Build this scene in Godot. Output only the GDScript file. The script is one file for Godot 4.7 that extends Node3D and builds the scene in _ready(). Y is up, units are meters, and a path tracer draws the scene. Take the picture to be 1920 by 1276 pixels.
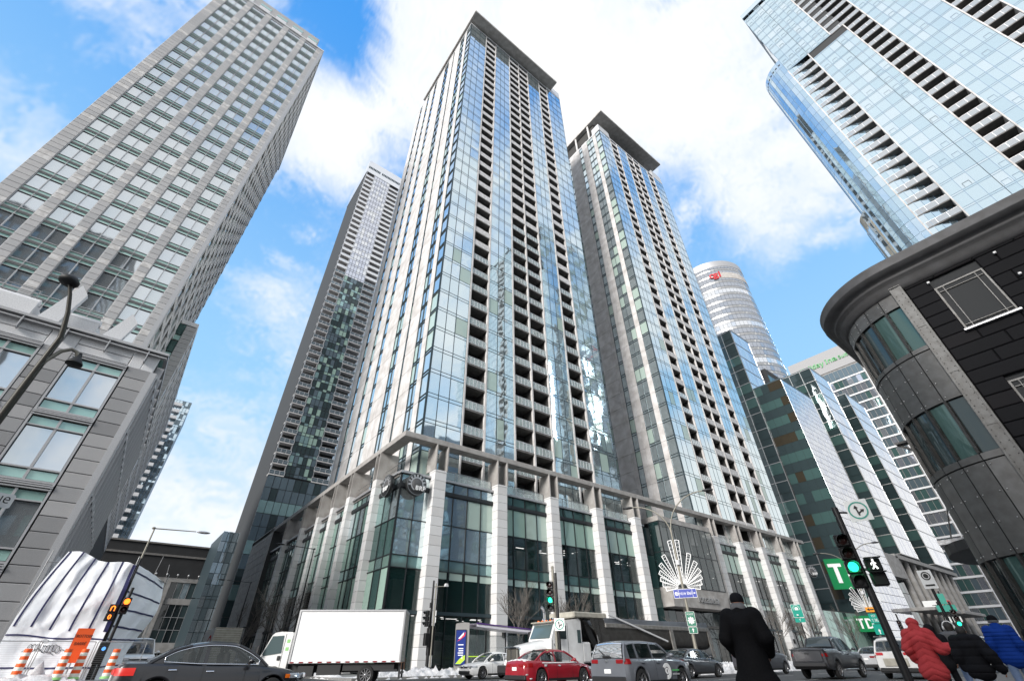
extends Node3D
# x runs along the boulevard, -z up the side street, y up; metres.

const EYE := Vector3(0, 1, 0)
const EXPOSURE := 1.3
const SKYBLOBS := [[Vector3(-0.379, 0.712, -0.591), 81.2, -0.50, 0.9446], [Vector3(-0.228, 0.793, -0.565), 102.8, -0.45, 0.9562], [Vector3(-0.348, 0.690, -0.634), 81.2, 0.50, 0.9446], [Vector3(-0.304, 0.772, -0.558), 102.8, 0.35, 0.9562], [Vector3(-0.347, 0.631, -0.694), 262.8, 0.10, 0.9829], [Vector3(-0.291, 0.657, -0.696), 182.5, -0.35, 0.9753], [Vector3(-0.360, 0.594, -0.719), 729.7, 0.30, 0.9938], [Vector3(-0.341, 0.562, -0.754), 262.8, -0.20, 0.9829], [Vector3(-0.078, 0.914, -0.398), 182.5, -0.50, 0.9753], [Vector3(-0.007, 0.915, -0.404), 182.5, -0.55, 0.9753], [Vector3(-0.082, 0.686, -0.723), 182.5, 0.10, 0.9753], [Vector3(-0.011, 0.752, -0.660), 102.8, -0.35, 0.9562], [Vector3(-0.047, 0.598, -0.800), 102.8, -0.40, 0.9562], [Vector3(0.006, 0.860, -0.511), 81.2, 0.50, 0.9446], [Vector3(-0.021, 0.814, -0.580), 182.5, 0.40, 0.9753], [Vector3(0.065, 0.930, -0.361), 182.5, 0.20, 0.9753], [Vector3(0.262, 0.931, -0.254), 45.8, 0.30, 0.9017], [Vector3(0.435, 0.897, -0.081), 45.8, 0.30, 0.9017], [Vector3(0.520, 0.823, -0.228), 262.8, -0.30, 0.9829], [Vector3(0.601, 0.778, -0.182), 262.8, -0.40, 0.9829], [Vector3(0.691, 0.693, -0.205), 134.2, -0.45, 0.9665], [Vector3(0.683, 0.720, -0.123), 262.8, 0.20, 0.9829], [Vector3(0.703, 0.709, -0.054), 410.5, -0.30, 0.9890], [Vector3(0.750, 0.660, -0.047), 134.2, 0.45, 0.9665], [Vector3(0.825, 0.562, -0.054), 182.5, -0.45, 0.9753], [Vector3(0.780, 0.605, -0.160), 410.5, 0.25, 0.9890], [Vector3(0.846, 0.515, -0.136), 182.5, -0.30, 0.9753], [Vector3(0.780, 0.626, 0.022), 262.8, -0.20, 0.9829], [Vector3(0.034, 0.592, -0.806), 262.8, 0.30, 0.9829], [Vector3(-0.012, 0.481, -0.877), 102.8, 0.30, 0.9562], [Vector3(0.386, 0.892, -0.238), 81.2, 0.25, 0.9446], [Vector3(0.609, 0.793, -0.007), 45.8, 0.30, 0.9017], [Vector3(-0.094, 0.790, -0.607), 262.8, -0.10, 0.9829]]
const RIGHT := Vector3(0.78926, -0.009922, 0.613979)
const UPWARD := Vector3(-0.357324, 0.80573, 0.472355)
const AHEAD := Vector3(0.499388, 0.5922, -0.632385)
const UP := Vector3.UP
var rng := RandomNumberGenerator.new()
var M := {}
var made := {}
var waiting := {}


# ---------------------------------------------------------------- mesh builder
class MB:
	var v := PackedVector3Array()
	var n := PackedVector3Array()
	var ix := PackedInt32Array()

	func quad(a: Vector3, b: Vector3, c: Vector3, d: Vector3) -> void:  # anticlockwise seen from outside
		var nn := (b - a).cross(d - a)
		if nn.length_squared() < 1e-14:
			nn = (c - b).cross(d - b)
		quadn(a, b, c, d, nn.normalized())

	func quadn(a: Vector3, b: Vector3, c: Vector3, d: Vector3, nn: Vector3) -> void:
		var k := v.size()
		v.append_array([a, b, c, d])
		n.append_array([nn, nn, nn, nn])
		ix.append_array([k, k + 2, k + 1, k, k + 3, k + 2])

	func tri(a: Vector3, b: Vector3, c: Vector3) -> void:
		var nn := (b - a).cross(c - a).normalized()
		var k := v.size()
		v.append_array([a, b, c])
		n.append_array([nn, nn, nn])
		ix.append_array([k, k + 2, k + 1])

	func box(c: Vector3, s: Vector3, b := Basis.IDENTITY) -> void:
		var x := b.x * s.x / 2
		var y := b.y * s.y / 2
		var z := b.z * s.z / 2
		quad(c - x - y + z, c + x - y + z, c + x + y + z, c - x + y + z)
		quad(c + x - y - z, c - x - y - z, c - x + y - z, c + x + y - z)
		quad(c + x - y + z, c + x - y - z, c + x + y - z, c + x + y + z)
		quad(c - x - y - z, c - x - y + z, c - x + y + z, c - x + y - z)
		quad(c - x + y + z, c + x + y + z, c + x + y - z, c - x + y - z)
		quad(c - x - y - z, c + x - y - z, c + x - y + z, c - x - y + z)

	func span(x0: float, x1: float, y0: float, y1: float, z0: float, z1: float) -> void:
		box(Vector3(x0 + x1, y0 + y1, z0 + z1) / 2, Vector3(absf(x1 - x0), absf(y1 - y0), absf(z1 - z0)))

	func cbox(c: Vector3, s: Vector3, r: float, b := Basis.IDENTITY) -> void:  # a box with chamfered edges
		var h := s / 2
		r = minf(r, minf(h.x, minf(h.y, h.z)) * 0.9)
		var f := func(q: Vector3) -> Vector3: return c + b.x * q.x + b.y * q.y + b.z * q.z
		for a in 3:
			var e := (a + 1) % 3
			var g := (a + 2) % 3
			for sg: float in [1.0, -1.0]:
				var q: Array[Vector3] = []
				for t: Vector2 in [Vector2(-1, -1), Vector2(1, -1), Vector2(1, 1), Vector2(-1, 1)]:
					var p := Vector3()
					p[a] = sg * h[a]
					p[e] = t.x * (h[e] - r) * sg
					p[g] = t.y * (h[g] - r)
					q.append(f.call(p))
				quad(q[0], q[1], q[2], q[3])
			for s1: float in [1.0, -1.0]:  # the edges along axis a
				for s2: float in [1.0, -1.0]:
					var q: Array[Vector3] = []
					for t: Vector2 in [Vector2(-1, 0), Vector2(1, 0), Vector2(1, 1), Vector2(-1, 1)]:
						var p := Vector3()
						p[a] = t.x * (h[a] - r) * s1 * s2
						p[e] = s1 * (h[e] - r * t.y)
						p[g] = s2 * (h[g] - r * (1 - t.y))
						q.append(f.call(p))
					quad(q[3], q[2], q[1], q[0])
		for s1: float in [1.0, -1.0]:
			for s2: float in [1.0, -1.0]:
				for s3: float in [1.0, -1.0]:
					var p1: Vector3 = f.call(Vector3(s1 * h.x, s2 * (h.y - r), s3 * (h.z - r)))
					var p2: Vector3 = f.call(Vector3(s1 * (h.x - r), s2 * h.y, s3 * (h.z - r)))
					var p3: Vector3 = f.call(Vector3(s1 * (h.x - r), s2 * (h.y - r), s3 * h.z))
					if s1 * s2 * s3 > 0:
						tri(p1, p2, p3)
					else:
						tri(p1, p3, p2)

	func bar(a: Vector3, b: Vector3, w: float, h: float) -> void:
		var x := b - a
		var side := x.cross(Vector3.UP)
		if side.length() < 1e-5:
			side = Vector3.RIGHT
		side = side.normalized()
		box((a + b) / 2, Vector3(x.length(), h, w), Basis(x.normalized(), side.cross(x).normalized(), side))

	func surf(rows: Array, flip := false, round := false) -> void:  # a smooth sheet through a grid of points
		var k := v.size()
		var R := rows.size()
		var C: int = rows[0].size()
		for i in R:
			for j in C:
				var pi: Vector3 = rows[mini(i + 1, R - 1)][j] - rows[maxi(i - 1, 0)][j]
				var j0 := (j - 1 + C - 1) % (C - 1) if round and j == 0 else maxi(j - 1, 0)
				var j1 := 1 if round and j == C - 1 else mini(j + 1, C - 1)
				var pj: Vector3 = rows[i][j1] - rows[i][j0]
				var nn := pi.cross(pj)
				if nn.length_squared() < 1e-16:
					var o := i + 1 if i + 1 < R else i - 1
					pj = rows[o][j1] - rows[o][j0]
					nn = pi.cross(pj)
				nn = nn.normalized()
				v.append(rows[i][j])
				n.append(-nn if flip else nn)
		for i in R - 1:
			for j in C - 1:
				var a := k + i * C + j
				if flip:
					ix.append_array([a, a + C, a + 1, a + 1, a + C, a + C + 1])
				else:
					ix.append_array([a, a + 1, a + C, a + 1, a + C + 1, a + C])

	func tube(pts: Array, rad: Array, seg := 8, caps := true) -> void:
		var rows := []
		var side := Vector3.ZERO
		for i in pts.size():
			var t: Vector3 = (pts[mini(i + 1, pts.size() - 1)] - pts[maxi(i - 1, 0)]).normalized()
			if side == Vector3.ZERO:
				side = t.cross(Vector3(0.31, 0.2, 0.93)).normalized()
			side = (side - t * side.dot(t)).normalized()
			var o := t.cross(side)
			var row := PackedVector3Array()
			for k in seg + 1:
				var a := TAU * (k % seg) / seg
				row.append(pts[i] + (side * cos(a) + o * sin(a)) * rad[mini(i, rad.size() - 1)])
			rows.append(row)
		surf(rows, true, true)
		if caps:
			for e: int in [0, pts.size() - 1]:
				for k in seg:
					if e == 0:
						tri(pts[0], rows[0][k + 1], rows[0][k])
					else:
						tri(pts[e], rows[e][k], rows[e][k + 1])

	func lathe(prof: Array, seg: int, at := Vector3.ZERO, b := Basis.IDENTITY, a0 := 0.0, a1 := TAU) -> void:  # [radius, height] pairs from the top down
		var rows := []
		for p: Vector2 in prof:
			var row := PackedVector3Array()
			for k in seg + 1:
				var a := lerpf(a0, a1, float(k) / seg)
				row.append(at + b * Vector3(p.x * cos(a), p.y, p.x * sin(a)))
			rows.append(row)
		surf(rows, true, a1 - a0 > 6.28)

	func prism(poly: PackedVector2Array, z0: float, z1: float, o := Vector3.ZERO, b := Basis.IDENTITY) -> void:  # poly in b.x, b.y; extruded along b.z
		if Geometry2D.is_polygon_clockwise(poly):
			poly = poly.duplicate()
			poly.reverse()
		var f := func(p: Vector2, z: float) -> Vector3: return o + b.x * p.x + b.y * p.y + b.z * z
		var t := Geometry2D.triangulate_polygon(poly)
		for k in range(0, t.size(), 3):
			var a := poly[t[k]]
			var c := poly[t[k + 1]]
			var d := poly[t[k + 2]]
			if (c - a).cross(d - a) < 0:
				var w := c
				c = d
				d = w
			tri(f.call(a, z1), f.call(c, z1), f.call(d, z1))
			tri(f.call(a, z0), f.call(d, z0), f.call(c, z0))
		for k in poly.size():
			var a := poly[k]
			var c := poly[(k + 1) % poly.size()]
			quad(f.call(a, z0), f.call(c, z0), f.call(c, z1), f.call(a, z1))

	func ball(c: Vector3, r: Vector3, seg := 12, b := Basis.IDENTITY) -> void:
		var rows := []
		for i in seg / 2 + 1:
			var t := PI * i / (seg / 2)
			var row := PackedVector3Array()
			for k in seg + 1:
				var a := TAU * (k % seg) / seg
				row.append(c + b * Vector3(r.x * sin(t) * cos(a), r.y * cos(t), r.z * sin(t) * sin(a)))
			rows.append(row)
		surf(rows, true, true)

	func add(o: MB, t := Transform3D.IDENTITY) -> void:
		var k := v.size()
		for p in o.v:
			v.append(t * p)
		for q in o.n:
			n.append((t.basis * q).normalized())
		for i in o.ix:
			ix.append(k + i)

	func mesh() -> ArrayMesh:
		var m := ArrayMesh.new()
		if ix.is_empty():
			return m
		var a := []
		a.resize(Mesh.ARRAY_MAX)
		a[Mesh.ARRAY_VERTEX] = v
		a[Mesh.ARRAY_NORMAL] = n
		a[Mesh.ARRAY_INDEX] = ix
		m.add_surface_from_arrays(Mesh.PRIMITIVE_TRIANGLES, a)
		return m


# ---------------------------------------------------------------- naming and placing
func thing(called: String, label: String, category: String, at := Vector3.ZERO, turn := 0.0, group := "") -> Node3D:
	var o := Node3D.new()
	o.name = called
	add_child(o, true)
	o.position = at
	o.rotation.y = turn
	return tag(o, label, category, group)


func tag(o: Node3D, label: String, category: String, group := "") -> Node3D:
	o.set_meta("label", label)
	o.set_meta("category", category)
	if group:
		o.set_meta("group", group)
	return o


func put(called: String, b: MB, m: String, parent: Node = self) -> MeshInstance3D:
	return putm(called, b.mesh(), m, parent)


func putm(called: String, mesh: Mesh, m: String, parent: Node = self) -> MeshInstance3D:
	var o := MeshInstance3D.new()
	o.name = called
	o.mesh = mesh
	o.material_override = M[m]
	parent.add_child(o, true)
	return o


func node(called: String, parent: Node, at := Vector3.ZERO, turn := 0.0) -> Node3D:
	var o := Node3D.new()
	o.name = called
	o.position = at
	o.rotation.y = turn
	parent.add_child(o, true)
	return o


func stuff(o: Node3D) -> Node3D:
	o.set_meta("kind", "stuff")
	return o


func setting(called: String, b: MB, m: String) -> MeshInstance3D:
	var o := put(called, b, m)
	o.set_meta("kind", "structure")
	return o


# Pieces of a surface (panes, panels, blocks): the 300 largest in view become parts, the rest one part.
func piece(parent: Node3D, called: String, c: Vector3, u: Vector3, nn: Vector3, w: float, h: float, d: float, m: String, tilt := 0.0) -> void:
	var key := [parent, called]
	if not waiting.has(key):
		waiting[key] = []
	waiting[key].append([c, u, nn, w, h, d, m, tilt])


func seen_size(c: Vector3, nn: Vector3, w: float, h: float) -> float:
	var q := c - EYE
	var deep := q.dot(AHEAD)
	if deep < 1.0 or nn.dot(-q) <= 0.0:
		return 0.0
	if absf(q.dot(RIGHT)) > deep * 1.2 or absf(q.dot(UPWARD)) > deep * 0.81:
		return 0.0
	return 434.0 / deep * sqrt(w * h * nn.dot(-q) / q.length())


func piece_mesh(w: float, h: float, d: float, tilt: float, k: int) -> ArrayMesh:
	var key := [snappedf(w, 0.01), snappedf(h, 0.01), d, tilt, k]
	if not made.has(key):
		var b := MB.new()
		one_piece(b, Vector3.ZERO, Vector3.RIGHT, Vector3.BACK, w, h, d, tilt)
		made[key] = b.mesh()
	return made[key]


func one_piece(b: MB, c: Vector3, u: Vector3, nn: Vector3, w: float, h: float, d: float, tilt: float) -> void:
	var x := u * w / 2
	var y := nn.cross(u).normalized() * h / 2
	var back := nn * d
	var e := minf(0.03, d * 0.4) if tilt == 0.0 else 0.0  # stone and panels get a small chamfer
	var xi := x - u * e
	var yi := y - y.normalized() * e
	var q := [c - xi - yi, c + xi - yi, c + xi + yi, c - xi + yi]
	if tilt == 0.0:
		b.quad(q[0], q[1], q[2], q[3])
	else:
		var lean := u * rng.randfn(0, tilt) + y.normalized() * rng.randfn(0, tilt)
		var k := b.v.size()
		b.v.append_array(q)
		for t: Vector2 in [Vector2(-1, -1), Vector2(1, -1), Vector2(1, 1), Vector2(-1, 1)]:
			b.n.append((nn + lean + (u * t.x + y.normalized() * t.y) * rng.randfn(0, tilt * 0.5)).normalized())
		b.ix.append_array([k, k + 2, k + 1, k, k + 3, k + 2])
	var o := [c - x - y - nn * e, c + x - y - nn * e, c + x + y - nn * e, c - x + y - nn * e]
	for k in 4:
		var l := (k + 1) % 4
		if e > 0.0:
			b.quad(o[k], o[l], q[l], q[k])
		b.quad(o[k] - back, o[l] - back, o[l], o[k])


func flush(limit := 300, least := 4.5) -> void:
	for key: Array in waiting:
		var parent: Node3D = key[0]
		var called: String = key[1]
		var all: Array = waiting[key]
		var to := whole(parent)
		for s: Array in all:
			s.append(seen_size(to * s[0], to.basis * s[2], s[3], s[4]))
		all.sort_custom(func(a, b): return a[8] > b[8])
		var rest := {}
		for i in all.size():
			var s: Array = all[i]
			if i < limit and s[8] >= least:
				var o := putm(called, piece_mesh(s[3], s[4], s[5], s[7], i % 7 if s[7] > 0.0 else 0), s[6], parent)
				o.transform = Transform3D(Basis(s[1], s[2].cross(s[1]).normalized(), s[2]), s[0])
			else:
				if not rest.has(s[6]):
					rest[s[6]] = MB.new()
				one_piece(rest[s[6]], s[0], s[1], s[2], s[3], s[4], s[5], s[7])
		for m: String in rest:
			stuff(put(called + "_field", rest[m], m, parent))
	waiting.clear()


func whole(o: Node3D) -> Transform3D:
	var t := o.transform
	var p := o.get_parent()
	while p != self and p is Node3D:
		t = p.transform * t
		p = p.get_parent()
	return t


# ---------------------------------------------------------------- materials
func noise(freq: float, seed_: int, lo: Color, hi: Color, size := 512, octaves := 4, normal := false, bump := 4.0, kind := FastNoiseLite.TYPE_SIMPLEX_SMOOTH) -> NoiseTexture2D:
	var f := FastNoiseLite.new()
	f.seed = seed_
	f.noise_type = kind
	f.frequency = freq
	f.fractal_octaves = octaves
	var t := NoiseTexture2D.new()
	t.width = size
	t.height = size
	t.seamless = true
	t.noise = f
	if normal:
		t.as_normal_map = true
		t.bump_strength = bump
	else:
		var g := Gradient.new()
		g.set_color(0, lo.linear_to_srgb())
		g.set_color(1, hi.linear_to_srgb())
		t.color_ramp = g
	return t


func mat(called: String, c: Color, rough := 0.8, metal := 0.0, tex: Texture2D = null, scale := 1.0) -> StandardMaterial3D:
	var m := StandardMaterial3D.new()
	m.resource_name = called
	m.albedo_color = c.linear_to_srgb()
	m.roughness = rough
	m.metallic = metal
	if tex:
		m.albedo_texture = tex
		m.uv1_triplanar = true
		m.uv1_world_triplanar = true
		m.uv1_scale = Vector3.ONE * scale
	M[called] = m
	return m


func lit(called: String, c: Color, energy: float) -> void:
	var m := mat(called, c * 0.3, 0.4)
	m.emission_enabled = true
	m.emission = c.linear_to_srgb()
	m.emission_energy_multiplier = energy


func clear(called: String, c: Color, alpha: float) -> void:
	var m := mat(called, c, 0.03)
	m.albedo_color.a = alpha
	m.transparency = BaseMaterial3D.TRANSPARENCY_ALPHA
	m.metallic_specular = 0.6


func materials() -> void:
	var grain := noise(0.09, 3, Color(0.72, 0.72, 0.72), Color(1, 1, 1), 512, 5)
	var speck := noise(0.32, 5, Color(0.42, 0.42, 0.44), Color(1, 1, 1), 512, 3, false, 4.0, FastNoiseLite.TYPE_VALUE)
	var stain := noise(0.012, 8, Color(0.62, 0.6, 0.58), Color(1, 1, 1), 512, 6)
	var salt := noise(0.02, 12, Color(0.55, 0.55, 0.56), Color(1, 1, 1), 1024, 6)
	var wave := noise(0.006, 21, Color.BLACK, Color.WHITE, 512, 2, true, 3.0)
	var rough := noise(0.05, 31, Color.BLACK, Color.WHITE, 512, 4, true, 6.0)
	var cloth := noise(0.03, 37, Color.BLACK, Color.WHITE, 512, 4, true, 5.0)
	for g: Array in [
		["glass_sky", Color(0.69, 0.775, 0.79), 0.86], ["glass_sky_pale", Color(0.72, 0.795, 0.81), 0.86], ["glass_sky_deep", Color(0.65, 0.745, 0.77), 0.86],
		["glass_teal", Color(0.34, 0.5, 0.49), 0.72], ["glass_teal_dark", Color(0.065, 0.125, 0.118), 0.38], ["glass_green", Color(0.28, 0.43, 0.38), 0.6],
		["glass_blue", Color(0.57, 0.7, 0.78), 0.86], ["glass_blue_pale", Color(0.63, 0.74, 0.81), 0.86], ["glass_blue_deep", Color(0.52, 0.66, 0.75), 0.86],
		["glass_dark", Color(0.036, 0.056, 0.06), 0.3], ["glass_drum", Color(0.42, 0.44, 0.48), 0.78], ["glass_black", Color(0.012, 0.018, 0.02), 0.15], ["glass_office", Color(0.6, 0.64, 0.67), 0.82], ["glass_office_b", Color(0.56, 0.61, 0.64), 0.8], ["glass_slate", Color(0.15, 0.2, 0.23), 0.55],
		["glass_white", Color(0.78, 0.79, 0.81), 0.88], ["glass_lilac", Color(0.64, 0.66, 0.73), 0.85], ["curtain", Color(0.3, 0.43, 0.37), 0.12], ["curtain_pale", Color(0.4, 0.5, 0.45), 0.15],
		["spandrel_teal", Color(0.32, 0.5, 0.46), 0.25], ["glass_steel", Color(0.5, 0.53, 0.56), 0.8], ["warm_office", Color(0.04, 0.032, 0.019), 0.15]]:
		var m := mat(g[0], g[1], 0.03, g[2])
		m.metallic_specular = 0.6
		m.normal_enabled = true
		m.normal_texture = wave
		m.normal_scale = 0.06
		m.uv1_triplanar = true
		m.uv1_world_triplanar = true
		m.uv1_scale = Vector3.ONE * 0.11
	mat("granite", Color(0.4, 0.4, 0.4), 0.75, 0.0, speck, 1.3)
	mat("granite_light", Color(0.62, 0.61, 0.6), 0.75, 0.0, speck, 1.3)
	mat("granite_light_b", Color(0.56, 0.555, 0.55), 0.75, 0.0, speck, 1.3)
	mat("granite_light_c", Color(0.66, 0.65, 0.645), 0.75, 0.0, stain, 0.2)
	mat("granite_dark", Color(0.33, 0.33, 0.33), 0.75, 0.0, speck, 1.3)
	mat("granite_pale", Color(0.48, 0.475, 0.47), 0.75, 0.0, speck, 1.3)
	mat("joint", Color(0.05, 0.05, 0.05), 0.9)
	mat("limestone", Color(0.7, 0.695, 0.69), 0.8, 0.0, grain, 0.5)
	mat("limestone_b", Color(0.65, 0.64, 0.63), 0.8, 0.0, grain, 0.4)
	mat("limestone_grey", Color(0.38, 0.375, 0.37), 0.8, 0.0, stain, 0.13)
	mat("taupe", Color(0.4, 0.385, 0.37), 0.7, 0.0, stain, 0.1)
	mat("panel", Color(0.68, 0.665, 0.66), 0.75, 0.0, stain, 0.06)
	mat("panel_b", Color(0.64, 0.625, 0.62), 0.75, 0.0, stain, 0.06)
	mat("parapet", Color(0.7, 0.69, 0.69), 0.7, 0.0, stain, 0.2)
	mat("slab", Color(0.17, 0.165, 0.16), 0.85, 0.0, stain, 0.2)
	mat("soffit", Color(0.55, 0.53, 0.51), 0.85, 0.0, stain, 0.1)
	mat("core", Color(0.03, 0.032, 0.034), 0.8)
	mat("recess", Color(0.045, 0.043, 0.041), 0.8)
	mat("mullion", Color(0.035, 0.055, 0.065), 0.5, 0.4)
	mat("mullion_dark", Color(0.02, 0.023, 0.026), 0.5, 0.3)
	mat("mullion_blue", Color(0.12, 0.19, 0.27), 0.5, 0.3)
	mat("aluminium", Color(0.5, 0.5, 0.51), 0.45, 0.6, grain, 0.3)
	mat("white_metal", Color(0.72, 0.72, 0.73), 0.45, 0.1, grain, 0.2)
	mat("steel", Color(0.4, 0.4, 0.4), 0.35, 0.8)
	mat("zinc", Color(0.14, 0.14, 0.138), 0.5, 0.55, stain, 0.35)
	mat("zinc_light", Color(0.18, 0.178, 0.175), 0.5, 0.5, stain, 0.3)
	mat("cornice_metal", Color(0.12, 0.12, 0.125), 0.62, 0.3, stain, 0.25)
	mat("black_brick", Color(0.014, 0.014, 0.016), 0.75, 0.0, grain, 1.2).metallic_specular = 0.25
	mat("black_brick_b", Color(0.019, 0.018, 0.02), 0.75, 0.0, grain, 1.2).metallic_specular = 0.25
	mat("black_metal", Color(0.012, 0.012, 0.013), 0.4, 0.3)
	mat("dark_metal", Color(0.035, 0.035, 0.037), 0.5, 0.3)
	mat("olive_metal", Color(0.028, 0.025, 0.018), 0.5, 0.3)
	mat("lamp_grey", Color(0.24, 0.225, 0.19), 0.55, 0.3)
	mat("asphalt", Color(0.06, 0.06, 0.062), 0.6, 0.0, salt, 0.12)
	mat("earth", Color(0.12, 0.12, 0.12), 0.9, 0.0, salt, 0.02)
	mat("pavement", Color(0.27, 0.265, 0.26), 0.85, 0.0, salt, 0.2)
	mat("kerb", Color(0.3, 0.3, 0.29), 0.85, 0.0, stain, 0.3)
	mat("road_paint", Color(0.5, 0.5, 0.48), 0.7, 0.0, salt, 0.4)
	var snow := mat("snow", Color(0.78, 0.79, 0.81), 0.7, 0.0, noise(0.02, 61, Color(0.55, 0.52, 0.5), Color(1, 1, 1), 512, 6), 0.5)
	snow.normal_enabled = true
	snow.normal_texture = rough
	snow.normal_scale = 0.8
	var tarp := mat("tarp", Color(0.84, 0.85, 0.87), 0.65, 0.0, noise(0.006, 71, Color(0.88, 0.9, 0.93), Color(1, 1, 1), 256, 3), 0.3)
	tarp.backlight_enabled = true
	tarp.backlight = Color(0.3, 0.3, 0.32)
	tarp.normal_enabled = true
	tarp.normal_texture = cloth
	tarp.normal_scale = 0.12
	mat("tarp_tape", Color(0.02, 0.02, 0.09), 0.5)
	mat("ink", Color(0.01, 0.01, 0.01), 0.6)
	mat("orange", Color(0.85, 0.11, 0.015), 0.5)
	mat("white_band", Color(0.75, 0.74, 0.66), 0.5)
	mat("lime", Color(0.25, 0.5, 0.18), 0.6)
	mat("sign_green", Color(0.0, 0.13, 0.075), 0.4)
	mat("sign_ring", Color(0.0, 0.27, 0.2), 0.4)
	mat("sign_white", Color(0.75, 0.75, 0.74), 0.45)
	mat("sign_blue", Color(0.02, 0.04, 0.3), 0.4)
	mat("sign_yellow", Color(0.75, 0.3, 0.02), 0.45)
	mat("sign_red", Color(0.5, 0.02, 0.03), 0.45)
	mat("bank_green", Color(0.0, 0.2, 0.06), 0.4)
	mat("letter_green", Color(0.1, 0.42, 0.14), 0.5)
	mat("bark", Color(0.15, 0.135, 0.12), 0.9, 0.0, grain, 2.0)
	mat("paper_white", Color(0.8, 0.8, 0.8), 0.5)
	for p: Array in [["paint_black", Color(0.007, 0.007, 0.01)], ["paint_red", Color(0.27, 0.008, 0.018)], ["paint_white", Color(0.76, 0.76, 0.755)], ["paint_grey", Color(0.13, 0.14, 0.16)], ["paint_slate", Color(0.03, 0.032, 0.038)], ["paint_silver", Color(0.45, 0.46, 0.48)], ["paint_plum", Color(0.05, 0.05, 0.06)]]:
		var m := mat(p[0], p[1], 0.38, 0.0, noise(0.01, 81, Color(0.8, 0.79, 0.78), Color(1, 1, 1), 256, 5), 0.5)
		m.clearcoat_enabled = true
		m.clearcoat = 0.6
		m.clearcoat_roughness = 0.08
	mat("box_white", Color(0.74, 0.745, 0.75), 0.45, 0.0, noise(0.008, 83, Color(0.9, 0.9, 0.9), Color(1, 1, 1), 256, 4), 0.3)
	mat("grimy_white", Color(0.45, 0.42, 0.37), 0.7, 0.0, stain, 0.6)
	mat("car_glass", Color(0.03, 0.04, 0.042), 0.04).metallic_specular = 0.8
	mat("car_glass_light", Color(0.09, 0.125, 0.13), 0.05, 0.15).metallic_specular = 0.8
	mat("tyre", Color(0.012, 0.012, 0.012), 0.85)
	mat("rim", Color(0.3, 0.3, 0.31), 0.35, 0.8)
	mat("plastic_black", Color(0.012, 0.012, 0.013), 0.6)
	mat("chrome", Color(0.7, 0.7, 0.72), 0.12, 1.0)
	mat("lens_red", Color(0.22, 0.006, 0.008), 0.15)
	mat("lens_amber", Color(0.7, 0.14, 0.01), 0.2)
	mat("lens_clear", Color(0.45, 0.46, 0.48), 0.12, 0.4)
	mat("lens_off", Color(0.02, 0.006, 0.005), 0.25)
	mat("grille", Color(0.14, 0.135, 0.12), 0.5, 0.5)
	mat("dump_steel", Color(0.075, 0.072, 0.068), 0.55, 0.35, stain, 0.35)
	mat("dump_rail", Color(0.3, 0.29, 0.275), 0.5, 0.4, stain, 0.4)
	mat("wood", Color(0.15, 0.07, 0.035), 0.7, 0.0, grain, 1.0)
	for c: Array in [["coat_black", Color(0.006, 0.006, 0.007)], ["puffer_coral", Color(0.42, 0.05, 0.055)], ["puffer_black", Color(0.01, 0.01, 0.012)], ["puffer_blue", Color(0.008, 0.04, 0.24)], ["jacket_grey", Color(0.1, 0.105, 0.115)], ["denim", Color(0.17, 0.23, 0.36)], ["denim_pale", Color(0.42, 0.46, 0.54)], ["trousers_dark", Color(0.012, 0.013, 0.016)], ["knit_dark", Color(0.008, 0.008, 0.01)], ["scarf_grey", Color(0.12, 0.12, 0.125)], ["boots", Color(0.015, 0.012, 0.01)]]:
		var m := mat(c[0], c[1], 0.75)
		m.metallic_specular = 0.2
		m.normal_enabled = true
		m.normal_texture = cloth
		m.normal_scale = 0.7
		m.uv1_triplanar = true
		m.uv1_world_triplanar = true
		m.uv1_scale = Vector3.ONE * 2.0
	var skin := mat("skin", Color(0.42, 0.2, 0.13), 0.55)
	skin.subsurf_scatter_enabled = true
	skin.subsurf_scatter_strength = 0.1
	mat("hair_dark", Color(0.012, 0.009, 0.007), 0.6)
	lit("glow_green", Color(0.02, 0.75, 0.42), 2.2)
	lit("glow_orange", Color(1.0, 0.2, 0.02), 2.6)
	lit("glow_white", Color(1.0, 0.98, 0.95), 2.0)
	lit("glow_red", Color(1.0, 0.03, 0.02), 0.3)
	lit("glow_blue", Color(0.1, 0.35, 1.0), 1.2)
	lit("screen_blue", Color(0.01, 0.03, 0.2), 0.8)
	lit("screen_white", Color(0.9, 0.9, 0.92), 0.8)
	lit("screen_red", Color(0.75, 0.05, 0.08), 0.8)
	lit("screen_lime", Color(0.5, 0.75, 0.06), 0.8)
	clear("pane_clear", Color(0.75, 0.85, 0.84), 0.28)
	clear("podium_glass", Color(0.012, 0.035, 0.034), 0.5)
	clear("car_pane", Color(0.01, 0.02, 0.02), 0.4)
	clear("lobby_glass", Color(0.015, 0.04, 0.04), 0.6)
	clear("shelter_glass", Color(0.7, 0.8, 0.8), 0.2)
	mat("seat", Color(0.02, 0.02, 0.021), 0.8)
	mat("rail_white", Color(0.6, 0.6, 0.61), 0.4, 0.3)
	mat("shelter_roof", Color(0.68, 0.66, 0.72), 0.4)
	mat("shelter_trim", Color(0.12, 0.05, 0.25), 0.4)
	mat("concrete_low", Color(0.3, 0.295, 0.29), 0.8, 0.0, stain, 0.08)
	mat("arena_dark", Color(0.014, 0.015, 0.017), 0.7, 0.0, stain, 0.05)
	mat("beige", Color(0.45, 0.43, 0.37), 0.6, 0.0, stain, 0.3)


# ---------------------------------------------------------------- sky
func ease_in(a: float, b: float, x: float) -> float:
	var t := clampf((x - a) / (b - a), 0.0, 1.0)
	return t * t * (3 - 2 * t)


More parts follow.
